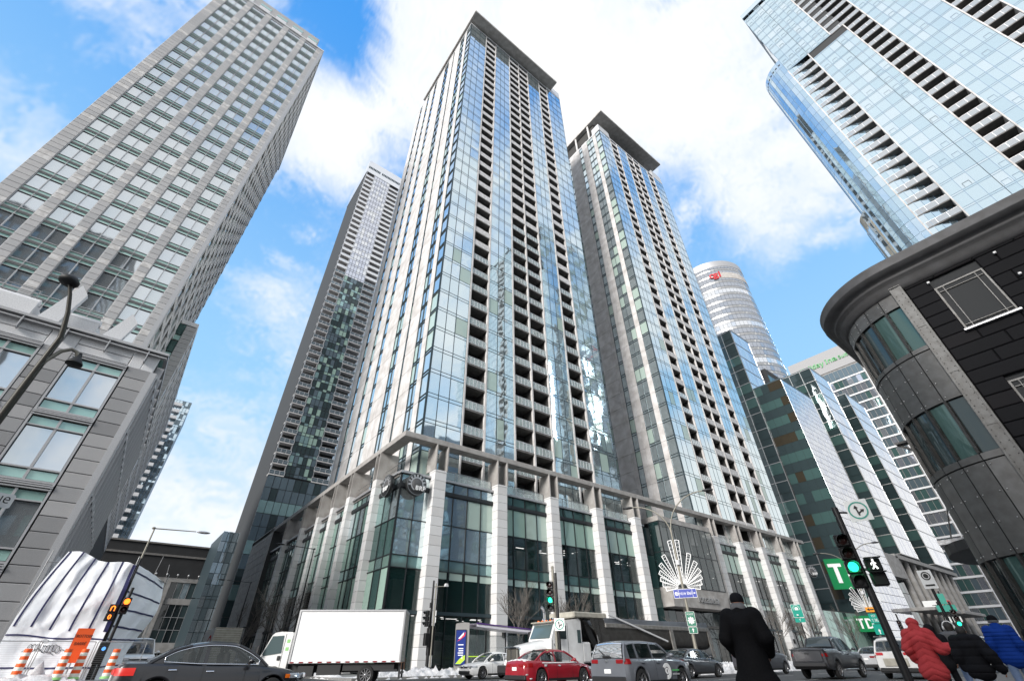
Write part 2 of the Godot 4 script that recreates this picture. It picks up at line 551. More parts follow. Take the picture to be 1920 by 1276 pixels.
func sky_image() -> Image:
	var W := 1536
	var H := 768
	var im := Image.create(W, H, false, Image.FORMAT_RGBF)
	var f := FastNoiseLite.new()
	f.seed = 11
	f.noise_type = FastNoiseLite.TYPE_SIMPLEX_SMOOTH
	f.frequency = 1.6
	f.fractal_octaves = 6
	f.fractal_gain = 0.55
	f.domain_warp_enabled = true
	f.domain_warp_amplitude = 0.25
	f.domain_warp_frequency = 1.5
	# openings (minus) and banks (plus) of cloud: azimuth, elevation, radius in degrees, weight
	var blobs := SKYBLOBS
	for j in H / 2 + 8:
		var el := 90.0 - (j + 0.5) * 180.0 / H
		var ce := cos(deg_to_rad(el))
		var se := sin(deg_to_rad(el))
		for i in W:
			var az := (i + 0.5) * 360.0 / W
			var ra := deg_to_rad(az)
			var d := Vector3(sin(ra) * ce, se, -cos(ra) * ce)
			var q := Vector3(d.x, d.y * 1.6, d.z)
			var k := f.get_noise_3dv(q * 1.0) * 1.15 + 0.02
			var near := 0.0
			if az > 330.0 or az < 120.0:
				for b: Array in blobs:
					var c: Vector3 = b[0]
					var cs := d.dot(c)
					if cs > b[3]:
						near += b[2] * exp(-(1.0 - cs) * b[1])
			k += near + 0.42 * (1.0 - ease_in(0.35, 0.6, d.dot(AHEAD)))  # the glass facades mirror a white southern sky
			k += 0.5 * ease_in(25.0, 3.0, el)
			var cover := ease_in(-0.3, 0.42, k)
			var deep := ease_in(15.0, 75.0, el)
			var blue := Color(0.3, 0.55, 0.8).lerp(Color(0.05, 0.27, 0.71), deep)
			var thick := ease_in(0.1, 0.9, k + 0.25 * f.get_noise_3dv(q * 2.3 + Vector3(7, 0, 0)))
			var white := Color(0.68, 0.735, 0.81).lerp(Color(0.84, 0.845, 0.85), thick)
			var c2 := blue.lerp(white, cover)
			c2 = c2.lerp(Color(0.92, 0.93, 0.95), 0.75 * ease_in(16.0, 0.0, el))
			im.set_pixel(i, j, c2)
	for j in range(H / 2 + 8, H):
		for i in W:
			im.set_pixel(i, j, Color(0.2, 0.2, 0.2))
	return im


func _ready() -> void:
	rng.seed = 5
	var cam := Camera3D.new()
	cam.name = "camera"
	cam.transform = Transform3D(Basis(RIGHT, UPWARD, -AHEAD).orthonormalized(), EYE)
	cam.fov = 76.144
	cam.near = 0.05
	cam.far = 3000.0
	add_child(cam)
	cam.current = true
	var env := Environment.new()
	env.background_mode = Environment.BG_SKY
	env.sky = Sky.new()
	var pano := PanoramaSkyMaterial.new()
	pano.panorama = ImageTexture.create_from_image(sky_image())
	env.sky.sky_material = pano
	env.background_energy_multiplier = 1.0
	env.tonemap_mode = Environment.TONE_MAPPER_LINEAR
	env.tonemap_exposure = EXPOSURE
	env.sdfgi_enabled = true
	env.ssao_enabled = true
	env.ssil_enabled = true
	var we := WorldEnvironment.new()
	we.name = "world_environment"
	we.environment = env
	add_child(we)
	var sun := DirectionalLight3D.new()
	sun.name = "sun"
	sun.light_energy = 1.3
	sun.light_angular_distance = 20.0
	sun.light_color = Color(1.0, 0.985, 0.965)
	sun.shadow_enabled = true
	add_child(sun)
	sun.look_at_from_position(Vector3.ZERO, -Vector3(-0.9, 0.4, 0.27).normalized())
	materials()
	build()


# ---------------------------------------------------------------- buildings
func cells(parent: Node3D, called: String, o: Vector3, u: Vector3, nn: Vector3, xs: Array, ys: Array, g: float, d: float, pick: Callable, tilt := 0.006) -> void:
	for i in xs.size() - 1:
		for j in ys.size() - 1:
			var m: String = pick.call(i, j)
			if m:
				piece(parent, called, o + u * (xs[i] + xs[i + 1]) / 2 + UP * (ys[j] + ys[j + 1]) / 2, u, nn, xs[i + 1] - xs[i] - g, ys[j + 1] - ys[j] - g, d, m, tilt)


func bars(b: MB, o: Vector3, u: Vector3, nn: Vector3, xs: Array, ys: Array, wx: float, wy: float, d: float) -> void:  # the grid of mullions between the panes
	var f := Basis(u, UP, nn)
	var y0: float = ys[0]
	var y1: float = ys[-1]
	for x: float in xs:
		b.box(o + u * x + UP * (y0 + y1) / 2, Vector3(wx, y1 - y0, d), f)
	for y: float in ys:
		b.box(o + u * (xs[0] + xs[-1]) / 2 + UP * y + nn * 0.003, Vector3(xs[-1] - xs[0], wy, d), f)


func steps(a: float, b: float, n: int) -> Array:
	var r := []
	for i in n + 1:
		r.append(lerpf(a, b, float(i) / n))
	return r


func pick_of(names: Array) -> String:
	return names[rng.randi() % names.size()]


func condo_tower(label: String, x0: float, zf: float, s: float, fl0: float, floors: int, top: float, roof: Array, glassy: Array, second: bool) -> void:
	var t := thing("condominium_tower", label, "apartment tower", Vector3(x0, 0, zf), 0.0, "twin condominium towers above the podium")
	var W := 34.7 * s
	var D := 33.0 * s
	var ph := 3.5 * s
	var b := MB.new()
	b.span(0.35, W - 0.35, 17, top - 1.0, -2.2, -D + 0.3)
	var bays := [[5.5 * s, 8.65 * s], [13.95 * s, 17.25 * s], [17.45 * s, 20.8 * s], [25.7 * s, 28.9 * s]]
	var solid := [[0.0, 5.3 * s], [8.95 * s, 13.75 * s], [21.0 * s, 25.5 * s], [29.1 * s, W]]
	for q: Array in solid:
		b.span(q[0] + 0.35, q[1] - 0.06, 17, top - 0.2, -0.14, -2.2)
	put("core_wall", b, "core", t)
	# glazing of the street face
	var cuts := [[0.0, 1.65, 3.2, 5.25], [8.95, 10.7, 12.0, 13.75], [21.0, 22.7, 24.1, 25.5], [29.1, 30.9, 32.8, 34.7]]
	var bar := MB.new()
	var ys := []
	for k in floors + 1:
		ys.append(fl0 + k * ph)
		if k < floors:
			ys.append(fl0 + k * ph + 0.5 * s)
	for q: Array in cuts:
		var xs := q.map(func(x): return x * s)
		cells(t, "pane", Vector3.ZERO, Vector3.RIGHT, Vector3.BACK, xs, ys, 0.07, 0.1, func(i, j): return "curtain_pale" if j < 26 and j % 2 == 1 and rng.randf() < 0.1 else pick_of(["glass_sky", "glass_sky", "glass_sky_pale", "glass_sky_deep"]), 0.004)
		bars(bar, Vector3(0, 0, -0.06), Vector3.RIGHT, Vector3.BACK, xs, ys, 0.1, 0.075, 0.16)
	# the side face along the side street: glass and concrete strips
	var strips := [[0.0, 2.15, 1], [2.15, 3.5, 0], [3.5, 5.7, 2], [5.7, 7.25, 0], [7.25, 9.0, 0], [9.0, 9.6, 1], [9.6, 10.65, 0], [10.65, 12.2, 0], [12.2, 14.6, 2], [14.6, 17.3, 0], [17.3, 19.4, 0], [19.4, 21.0, 1], [21.0, 24.1, 0], [24.1, 25.5, 1], [25.5, 29.1, 0], [29.1, 30.5, 1], [30.5, 33.0, 0]]
	if second:
		strips = [[0.0, 1.9, 1], [1.9, 3.2, 0], [3.2, 5.8, 2], [5.8, 7.05, 0], [7.05, 8.2, 0], [8.2, 9.5, 1], [9.5, 10.5, 0], [10.5, 14.1, 0], [14.1, 15.7, 2], [15.7, 18.5, 0], [18.5, 21.0, 0], [21.0, 23.0, 2], [23.0, 26.0, 0], [26.0, 29.0, 0], [29.0, 31.0, 2], [31.0, 33.0, 0]]
	var side := Vector3.BACK
	for q: Array in strips:
		var z0: float = -q[1] * s
		var z1: float = -q[0] * s
		if q[2] == 0:
			var ky := steps(fl0, fl0 + floors * ph, floors)
			cells(t, "concrete_panel", Vector3.ZERO, side, Vector3.LEFT, [z0, z1], ky, 0.035, 0.3, func(i, j): return pick_of(["panel", "panel_b"]), 0.0)
		else:
			var xs := [z0, z1] if q[2] == 1 else [z0, (z0 + z1) / 2, z1]
			cells(t, "side_pane", Vector3(0.12, 0, 0), side, Vector3.LEFT, xs, ys, 0.07, 0.1, func(i, j): return pick_of(["glass_sky", "glass_sky_deep", "glass_sky", "glass_sky_pale", "curtain_pale"]) if j % 2 == 1 else "glass_sky_deep", 0.01)
			bars(bar, Vector3(0.1, 0, 0), side, Vector3.LEFT, xs, ys, 0.08, 0.07, 0.16)
	stuff(put("mullion_grid", bar, "mullion", t))
	# hidden faces stay plain: panels in long runs
	b = MB.new()
	b.span(W - 0.34, W, 17, top - 0.2, -0.02, -D)
	b.span(0.0, W, 17, top - 0.2, -D, -D - 0.3)
	put("rear_wall", b, "panel", t)
	# piers beside the balconies
	for x: float in [5.38, 8.8, 13.85, 17.35, 20.9, 25.6, 29.0]:
		b = MB.new()
		b.span((x - 0.12) * s, (x + 0.12) * s, 17, top - 0.3, 0.12, -0.25)
		put("pier", b, "panel", t)
		b = MB.new()
		b.span((x - 0.11) * s, (x + 0.11) * s, 17, top - 0.3, -0.25, -2.2)
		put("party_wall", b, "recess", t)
	# balconies
	var slab := []
	var wall := []
	var rail := []
	var glass := []
	for q: Array in bays:
		var w: float = q[1] - q[0]
		var m := MB.new()
		m.span(0, w, -0.22, 0.0, 0.02, -2.2)
		slab.append(m.mesh())
		m = MB.new()
		m.span(0.02, w - 0.02, 0.01, 1.3, 0.03, -0.1)
		wall.append(m.mesh())
		m = MB.new()
		m.span(0.02, w - 0.02, 1.16, 1.22, 0.02, -0.04)
		m.span(0.02, w - 0.02, 0.06, 0.11, 0.02, -0.04)
		for k in 6:
			var px := lerpf(0.05, w - 0.05, k / 5.0)
			m.span(px - 0.022, px + 0.022, 0.01, 1.16, 0.021, -0.041)
		rail.append(m.mesh())
		m = MB.new()
		m.span(0.04, w - 0.04, 0.12, 1.15, 0.0, -0.012)
		glass.append(m.mesh())
	var door := MB.new()
	for j in floors:
		for i in 4:
			var q: Array = bays[i]
			var y := fl0 + j * ph
			var at := Vector3(q[0], y, 0)
			var o := putm("balcony", slab[i], "slab", t)
			o.position = at
			if j < glassy[i]:
				putm("railing", rail[i], "rail_white", o)
				putm("glass_guard", glass[i], "pane_clear", o)
			else:
				putm("parapet", wall[i], "parapet", o)
			var w: float = q[1] - q[0]
			if j < 22:
				for k in 2:
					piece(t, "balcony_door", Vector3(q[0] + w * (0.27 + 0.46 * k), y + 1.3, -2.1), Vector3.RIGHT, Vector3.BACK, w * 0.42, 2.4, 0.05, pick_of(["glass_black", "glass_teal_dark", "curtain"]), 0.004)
	# parapet and roof canopy
	b = MB.new()
	b.span(-0.05, 29.0 * s, top - 0.6, top, 0.06, -0.3)
	b.span(-0.05, 0.3, top - 0.6, top, -0.3, -D)
	b.span(29.0 * s, W + 0.05, top - 0.6, top + 3.6, 0.06, -D)
	if second:
		b.span(-0.06, 5.3 * s, top - 0.6, top + 3.0, 0.07, -3.0)
	put("parapet_cap", b, "white_metal", t)
	b = MB.new()
	b.span(1.2, 28.0 * s, top - 0.4, roof[4], -2.6, -D + 3)
	put("penthouse_wall", b, "recess", t)
	b = MB.new()
	b.cbox(Vector3((roof[0] + roof[1]) / 2 - x0, roof[4] + 0.45, (roof[2] + roof[3]) / 2 - zf), Vector3(roof[1] - roof[0], 0.9, absf(roof[3] - roof[2])), 0.1)
	put("roof_canopy", b, "soffit", t)
	if second:
		for k in 4:
			b = MB.new()
			b.span(-0.02, 0.4, top + 0.01, roof[4] - 0.01, -4.2 - k * 6.0, -4.8 - k * 6.0)
			put("canopy_post", b, "panel", t)
		for k in 7:
			piece(t, "louvre_panel", Vector3(1.1, (top + roof[4]) / 2, -17.5 - k * 1.6), side, Vector3.LEFT, 1.5, roof[4] - top - 0.5, 0.08, "glass_black", 0.003)
	flush()


func podium() -> void:
	var t := thing("podium_building", "five storey glass podium with tall pale stone columns and an open concrete frame on top", "office building", Vector3.ZERO)
	var xl := 17.68
	var xr := 111.0
	var b := MB.new()
	b.span(25.0, xr - 0.6, 0, 16.4, -48.0, -88.0)
	b.span(18.6, 18.75, 0, 16.4, -42.25, -88.0)
	b.span(17.75, 40.0, 0.0, 20.0, -93.4, -110.0)
	put("core_wall", b, "core", t)
	var bar := MB.new()
	var rows := [0.25, 4.42, 4.68, 8.05, 9.1, 12.36, 15.3, 15.72, 16.75]
	var cols := [22.4, 30.68, 38.9, 47.15, 55.25, 75.8, 83.95, 91.9, 99.8, 107.4]
	var edges := [18.4] + cols + [110.6]
	for i in edges.size() - 1:
		var a: float = edges[i] + (0.5 if i > 0 else 0.0)
		var c: float = edges[i + 1] - 0.5
		if edges[i + 1] == 110.6:
			c = 110.6
		if i == 5:
			continue
		var n := maxi(2, int(round((c - a) / 1.75)))
		var xs := steps(a, c, n)
		var curtains := i > 1
		cells(t, "pane", Vector3(0, 0, -42), Vector3.RIGHT, Vector3.BACK, xs, rows, 0.09, 0.1, func(_i, j):
			if j == 1 or j == 6: return ""
			if j == 0 or j == 2: return "podium_glass"
			if j == 3: return "glass_teal_dark" if curtains else "glass_teal"
			if j == 4: return "podium_glass" if curtains else "glass_sky"
			if j == 5: return pick_of(["curtain", "curtain_pale", "curtain"]) if curtains else ("glass_sky" if i == 0 or _i < 2 else "curtain_pale")
			return "glass_teal_dark" if curtains else "glass_sky_deep")
		bars(bar, Vector3(0, 0, -42.02), Vector3.RIGHT, Vector3.BACK, xs, rows, 0.09, 0.08, 0.2)
		# blinds drawn part of the way behind the top of the second storey
		if i > 0:
			for k in n:
				piece(t, "blind", Vector3((xs[k] + xs[k + 1]) / 2, 7.72, -41.975), Vector3.RIGHT, Vector3.BACK, 1.5, 0.6 + 0.1 * (k % 2), 0.01, "curtain_pale", 0.003)
		var w := MB.new()
		w.span(a, c, 4.42, 4.7, -41.86, -42.1)
		put("spandrel_band", w, "mullion", t)
		w = MB.new()
		w.span(a, c, 15.33, 15.7, -41.82, -42.1)
		put("spandrel_band", w, "mullion_dark", t)
	# floors, partitions and lamps inside, seen through the dark glass
	var fl := MB.new()
	var lamps := MB.new()
	var inner := MB.new()
	for y: float in [4.55, 8.6, 12.36, 16.4]:
		fl.span(18.8, xr - 0.8, y - 0.14, y + 0.14, -42.25, -48.2)
		for k in 60:
			var lx := rng.randf_range(19.5, xr - 3)
			var lz := rng.randf_range(-47.0, -43.2)
			lamps.span(lx - 0.12, lx + (0.12 if k % 3 else 1.1), y - 0.17, y - 0.145, lz - 0.1, lz + 0.1)
		for k in 26:
			var px := rng.randf_range(20.0, xr - 4)
			inner.span(px, px + rng.randf_range(0.1, 2.6), y - 3.9, y - 0.15 - rng.randf_range(0.0, 1.8), -47.6, -47.9 + rng.randf_range(0.0, 3.0))
	stuff(put("ceiling_light", lamps, "glow_white", t))
	put("floor_slab", fl, "slab", t)
	stuff(put("partition", inner, "concrete_low", t))
	# the side street face
	var zc := [-47.4, -55.35, -61.0, -66.8, -74.4, -83.8, -93.4]
	var zprev := -42.0
	for i in zc.size():
		var z0: float = zc[i] + 0.5
		var n := maxi(3, int(round((zprev - z0) / 1.5)))
		var xs := steps(z0, zprev, n)
		cells(t, "pane", Vector3(18.4, 0, 0), Vector3.BACK, Vector3.LEFT, xs, rows, 0.09, 0.1, func(_i, j):
			if j == 1 or j == 6: return ""
			if j < 3: return pick_of(["curtain", "glass_green", "glass_teal_dark", "curtain"]) if i < 3 else pick_of(["glass_black", "glass_dark"])
			if j < 5: return pick_of(["glass_teal", "glass_green", "glass_teal_dark"])
			return pick_of(["glass_teal", "glass_sky_deep", "glass_green"]))
		bars(bar, Vector3(18.42, 0, 0), Vector3.BACK, Vector3.LEFT, xs, rows, 0.09, 0.08, 0.2)
		var w := MB.new()
		w.span(18.26, 18.5, 15.33, 15.7, z0, zprev)
		w.span(18.27, 18.5, 4.43, 4.68, z0, zprev)
		put("spandrel_band", w, "mullion_dark", t)
		zprev = zc[i] - 0.5
	var lv := MB.new()
	for k in 16:
		lv.box(Vector3(18.25, 4.9 + k * 0.2, -64.0), Vector3(0.12, 0.05, 3.6), Basis(Vector3.BACK, 0.5))
	put("louvre_panel", lv, "olive_metal", t)
	stuff(put("mullion_grid", bar, "mullion_dark", t))
	# stone columns: blocks with open joints
	for x: float in cols:
		var c := node("column", t, Vector3(x, 0, -41.0))
		var q := MB.new()
		q.span(-0.66, 0.66, 0.15, 17.3, -0.04, -1.2)
		put("column_core", q, "joint", c)
		for k in 19:
			var y := 0.15 + k * 0.905
			q = MB.new()
			q.cbox(Vector3(0, y + 0.45, -0.6), Vector3(1.4, 0.885, 1.24), 0.015)
			put("stone_block", q, "limestone" if (k * 7 + int(x)) % 3 else "limestone_b", c)
		q = MB.new()
		q.cbox(Vector3(0, 17.45, -0.6), Vector3(1.46, 0.22, 1.3), 0.03)
		put("column_cap", q, "limestone", c)
		for sx: float in [-1.0, 1.0]:
			q = MB.new()
			q.span(sx * 0.7 - 0.07, sx * 0.7 + 0.07, 17.56, 20.35, 0.1, -1.9)
			put("frame_fin", q, "taupe", c)
		q = MB.new()
		q.cbox(Vector3(0.1, 3.05, 0.16), Vector3(0.3, 0.62, 0.26), 0.03)
		put("wall_lamp", q, "black_metal", c)
	for k in zc.size() - 1:
		var c := node("column", t, Vector3(xl, 0, zc[k]))
		var q := MB.new()
		q.span(0.04, 0.96, 0.15, 17.3, -0.5, 0.5)
		put("column_core", q, "joint", c)
		for r in 19:
			q = MB.new()
			q.cbox(Vector3(0.5, 0.6 + r * 0.905, 0), Vector3(1.0, 0.885, 1.1), 0.015)
			put("stone_block", q, "limestone" if (r * 5 + k) % 3 else "limestone_b", c)
		for sz: float in [-1.0, 1.0]:
			q = MB.new()
			q.span(-0.05, 2.2, 17.3, 20.35, sz * 0.5 - 0.07, sz * 0.5 + 0.07)
			put("frame_fin", q, "taupe", c)
	b = MB.new()
	b.cbox(Vector3((xl + 111.3) / 2, 20.66, -41.6), Vector3(111.3 - xl, 0.62, 1.3), 0.03)
	b.cbox(Vector3(xl + 0.65, 20.655, -42.3 - 34.05), Vector3(1.3, 0.62, 68.1), 0.03)
	put("frame_beam", b, "taupe", t)
	# end wall on the side street, slabs in courses
	b = MB.new()
	b.span(xl + 0.06, 40.0, 0.0, 20.9, -93.4, -110.4)
	put("end_wall", b, "joint", t)
	for r in 15:
		for k in 6:
			piece(t, "stone_panel", Vector3(xl, 0.85 + r * 1.4, -94.8 - k * 2.82), Vector3.BACK, Vector3.LEFT, 2.8, 1.38, 0.05, "limestone_grey", 0.0)
	# roof edge, terrace rail
	b = MB.new()
	b.span(18.2, 57.5, 16.75, 16.98, -41.7, -42.4)
	b.span(74.6, 110.7, 16.75, 16.98, -41.7, -42.4)
	b.span(18.1, 18.9, 16.75, 16.98, -42.4, -93.3)
	put("roof_coping", b, "aluminium", t)
	b = MB.new()
	b.span(18.3, xr, 16.5, 16.76, -42.4, -90.0)
	put("terrace_slab", b, "slab", t)
	var rail := MB.new()
	for k in cols.size() - 1:
		if k == 4:
			continue
		var a: float = cols[k] + 0.9
		var c: float = cols[k + 1] - 0.9
		for j in 5:
			var px := lerpf(a, c, j / 4.0)
			rail.span(px - 0.025, px + 0.025, 16.98, 18.05, -42.1, -42.15)
		rail.span(a, c, 18.05, 18.1, -42.09, -42.16)
		var q := MB.new()
		q.span(a, c, 17.05, 18.0, -42.12, -42.135)
		put("glass_guard", q, "pane_clear", t)
	for k in 3:
		rail.bar(Vector3(18.6, 17.2 + k * 0.5, -43), Vector3(18.6, 17.2 + k * 0.5, -58), 0.05, 0.05)
	put("terrace_rail", rail, "steel", t)
	# entrance: a glass box over a concrete band that carries the name
	b = MB.new()
	b.span(59.2, 73.2, 6.62, 9.05, -40.3, -44.0)
	put("entrance_band", b, "taupe", t)
	b = MB.new()
	b.span(59.3, 73.1, 17.55, 18.35, -40.35, -44)
	put("entrance_roof", b, "taupe", t)
	b = MB.new()
	b.span(59.9, 72.6, 9.05, 17.5, -41.6, -44.0)
	b.span(56.0, 75.0, 0.2, 16.9, -43.4, -44.2)
	put("entrance_core", b, "core", t)
	b = MB.new()
	b.span(60.2, 64.0, 13.0, 16.9, -40.9, -41.5)
	b.span(60.0, 60.6, 14.2, 17.2, -40.8, -42.5)
	b.span(66.0, 68.0, 13.8, 17.4, -41.2, -41.5)
	b.span(68.6, 70.0, 15.4, 17.4, -41.2, -41.5)
	put("lobby_ceiling", b, "paper_white", t)
	var ex := steps(59.2, 73.1, 8)
	var ey := [9.05, 13.4, 17.55]
	cells(t, "lobby_pane", Vector3(0, 0, -40.3), Vector3.RIGHT, Vector3.BACK, ex, ey, 0.08, 0.04, func(_i, _j): return "lobby_glass", 0.004)
	cells(t, "lobby_pane", Vector3(59.2, 0, 0), Vector3.BACK, Vector3.LEFT, [-42.2, -40.3], ey, 0.08, 0.04, func(_i, _j): return "lobby_glass", 0.004)
	cells(t, "lobby_pane", Vector3(0, 0, -42.1), Vector3.RIGHT, Vector3.BACK, [56.0, 57.6, 59.1], [0.3, 4.4, 8.8, 13.0, 16.8], 0.08, 0.04, func(_i, _j): return pick_of(["glass_teal_dark", "glass_dark"]), 0.004)
	cells(t, "lobby_pane", Vector3(0, 0, -42.8), Vector3.RIGHT, Vector3.BACK, steps(59.2, 75.0, 9), [0.3, 3.2, 6.5], 0.08, 0.04, func(_i, _j): return pick_of(["glass_black", "glass_dark"]), 0.004)
	b = MB.new()
	bars(b, Vector3(0, 0, -40.32), Vector3.RIGHT, Vector3.BACK, ex, ey, 0.09, 0.09, 0.12)
	bars(b, Vector3(59.22, 0, 0), Vector3.BACK, Vector3.LEFT, [-42.2, -40.3], ey, 0.09, 0.09, 0.12)
	put("entrance_frame", b, "mullion_dark", t)
	var nm := text_mesh("roccabella", 1.15, 0.12)
	var o := putm("lettering", nm, "steel", t)
	o.position = Vector3(67.6, 7.75, -40.18)
	flush()


func text_mesh(s: String, h: float, d: float, font := "Droid Sans", bold := false) -> TextMesh:
	var key := s + font + str(h) + str(d) + str(bold)
	if not made.has(key):
		var f := SystemFont.new()
		f.font_names = PackedStringArray([font])
		if bold:
			f.font_weight = 700
		var m := TextMesh.new()
		m.font = f
		m.text = s
		m.font_size = 32
		m.pixel_size = h / 32.0
		m.depth = d
		m.curve_step = 1.5
		made[key] = m
	return made[key]


func granite_tower() -> void:
	var t := thing("office_tower", "tall grey granite office tower with pale window columns, leaning in at upper left", "office tower", Vector3(-8.72, 0, -62))
	var W := 20.6
	var D := 40.0
	var top := 121.2
	var fl := 3.483
	var b := MB.new()
	b.span(-W + 0.1, -0.1, 0, top - 0.5, -0.2, -D)
	put("core_wall", b, "joint", t)
	b = MB.new()
	b.span(-W, -2.2, top - 0.5, top + 8.8, -2.6, -D + 2)
	put("crown_wall", b, "granite_light_b", t)
	var wx := []
	for k in 5:
		wx.append([-W + 1.52 + k * 3.79, -W + 1.52 + k * 3.79 + 2.7])
	# piers of granite blocks
	var px := [-W]
	for w: Array in wx:
		px.append(w[0])
		px.append(w[1])
	px.append(0.0)
	for k in range(0, px.size(), 2):
		for r in 116:
			var y := 20.0 + r * 0.871
			if y < top - 0.6:
				piece(t, "granite_block", Vector3((px[k] + px[k + 1]) / 2, y + 0.43, 0.12), Vector3.RIGHT, Vector3.BACK, px[k + 1] - px[k] - 0.02, 0.85, 0.3, pick_of(["granite_light", "granite_light_b", "granite_light", "granite_light_c"]), 0.0)
	var bar := MB.new()
	var n := 29
	for j in n:
		var y := 20.0 + j * fl
		if y + fl > top:
			break
		for w: Array in wx:
			var a: float = w[0]
			var c: float = w[1]
			var mid := (a + c) / 2
			cells(t, "window_pane", Vector3(0, 0, -0.08), Vector3.RIGHT, Vector3.BACK, [a + 0.05, mid, c - 0.05], [y + 1.25, y + fl - 0.12], 0.07, 0.06, func(_i, _j): return pick_of(["glass_office", "glass_office_b", "glass_office"]), 0.005)
			cells(t, "spandrel_pane", Vector3(0, 0, -0.04), Vector3.RIGHT, Vector3.BACK, [a + 0.05, mid, c - 0.05], [y + 0.05, y + 0.42], 0.05, 0.06, func(_i, _j): return "spandrel_teal", 0.006)
			cells(t, "spandrel_pane", Vector3(0, 0, -0.04), Vector3.RIGHT, Vector3.BACK, [a + 0.05, mid, c - 0.05], [y + 0.82, y + 1.2], 0.05, 0.06, func(_i, _j): return "spandrel_teal", 0.006)
			bar.span(a, c, y + 0.44, y + 0.48, 0.06, -0.1)
			bar.span(a, c, y + 0.59, y + 0.64, 0.1, -0.1)
			bar.span(a, c, y + 0.75, y + 0.79, 0.06, -0.1)
			bar.span(a, c, y - 0.03, y + 0.03, 0.06, -0.1)
			bar.span(a, c, y + 1.19, y + 1.26, 0.06, -0.1)
			bar.span(mid - 0.045, mid + 0.045, y, y + fl, 0.03, -0.1)
			bar.span(a, a + 0.06, y, y + fl, 0.05, -0.1)
			bar.span(c - 0.06, c, y, y + fl, 0.05, -0.1)
	stuff(put("window_frame_grid", bar, "aluminium", t))
	# the side street face: narrow piers and windows
	bar = MB.new()
	for k in 10:
		var z0 := -1.3 - k * 3.85
		for r in 29:
			piece(t, "side_pier_panel", Vector3(0.1, 20.0 + r * fl + fl / 2, z0 + 0.62), Vector3.BACK, Vector3.RIGHT, 1.3, fl - 0.03, 0.3, pick_of(["granite_light_c", "granite_light"]), 0.0)
			cells(t, "side_window_pane", Vector3(-0.05, 0, 0), Vector3.FORWARD, Vector3.RIGHT, [-z0 + 0.02, -z0 + 2.58], [20.0 + r * fl + 1.2, 20.0 + (r + 1) * fl - 0.1], 0.06, 0.06, func(_i, _j): return pick_of(["glass_teal_dark", "glass_dark", "glass_teal"]), 0.006)
			bar.span(-0.1, 0.1, 20.0 + r * fl + 0.02, 20.0 + r * fl + 1.12, z0, z0 - 2.58)
	stuff(put("side_spandrel_grid", bar, "granite_light_c", t))
	b = MB.new()
	b.span(-0.35, 0.14, 20, top - 0.3, 0.14, -0.12)
	put("corner_trim", b, "aluminium", t)
	b = MB.new()
	for k in 5:
		b.span(wx[k][0], wx[k][1], top - 1.4, top - 0.3, 0.02, -0.2)
	put("louvre_band", b, "steel", t)
	b = MB.new()
	b.span(-W - 0.1, 0.2, top - 0.5, top - 0.1, 0.2, -D)
	put("parapet_cap", b, "white_metal", t)
	for r in 3:
		for k in 5:
			piece(t, "crown_louvre", Vector3(-W + 2.6 + k * 3.65, top + 1.9 + r * 2.5, -2.55), Vector3.RIGHT, Vector3.BACK, 2.3, 0.9, 0.05, "glass_teal", 0.004)
			piece(t, "crown_panel", Vector3(-W + 2.6 + k * 3.65, top + 0.7 + r * 2.5, -2.55), Vector3.RIGHT, Vector3.BACK, 2.3, 1.3, 0.05, "white_metal", 0.0)
	# the lower rear wing that stands out over the side street
	b = MB.new()
	b.span(-3.0, 2.4, 0, 47.8, -18.2, -72)
	put("rear_wing_wall", b, "joint", t)
	for r in 32:
		piece(t, "wing_block", Vector3(1.75, 20.2 + r * 0.871, -18.0), Vector3.RIGHT, Vector3.BACK, 1.5, 0.85, 0.3, "granite_light_b", 0.0)
	for r in 8:
		var y := 20.0 + r * fl
		piece(t, "wing_window", Vector3(0.45, y + 2.3, -18.1), Vector3.RIGHT, Vector3.BACK, 1.0, 2.1, 0.05, "glass_teal_dark", 0.006)
		piece(t, "wing_spandrel", Vector3(0.45, y + 0.6, -18.08), Vector3.RIGHT, Vector3.BACK, 1.0, 0.9, 0.05, "spandrel_teal", 0.006)
		for k in 13:
			piece(t, "wing_pier_panel", Vector3(2.5, y + fl / 2, -18.9 - k * 4.0), Vector3.FORWARD, Vector3.RIGHT, 1.6, fl - 0.03, 0.3, "granite_light_c", 0.0)
			piece(t, "wing_side_pane", Vector3(2.42, y + 2.2, -20.9 - k * 4.0), Vector3.FORWARD, Vector3.RIGHT, 2.2, 2.1, 0.05, pick_of(["glass_teal_dark", "glass_dark"]), 0.006)
			piece(t, "wing_side_band", Vector3(2.48, y + 0.55, -20.9 - k * 4.0), Vector3.FORWARD, Vector3.RIGHT, 2.2, 1.1, 0.1, "granite_light_c", 0.0)
	b = MB.new()
	b.span(-3.0, 2.5, 47.8, 48.6, -18.0, -72)
	put("rear_wing_cap", b, "white_metal", t)
	flush()


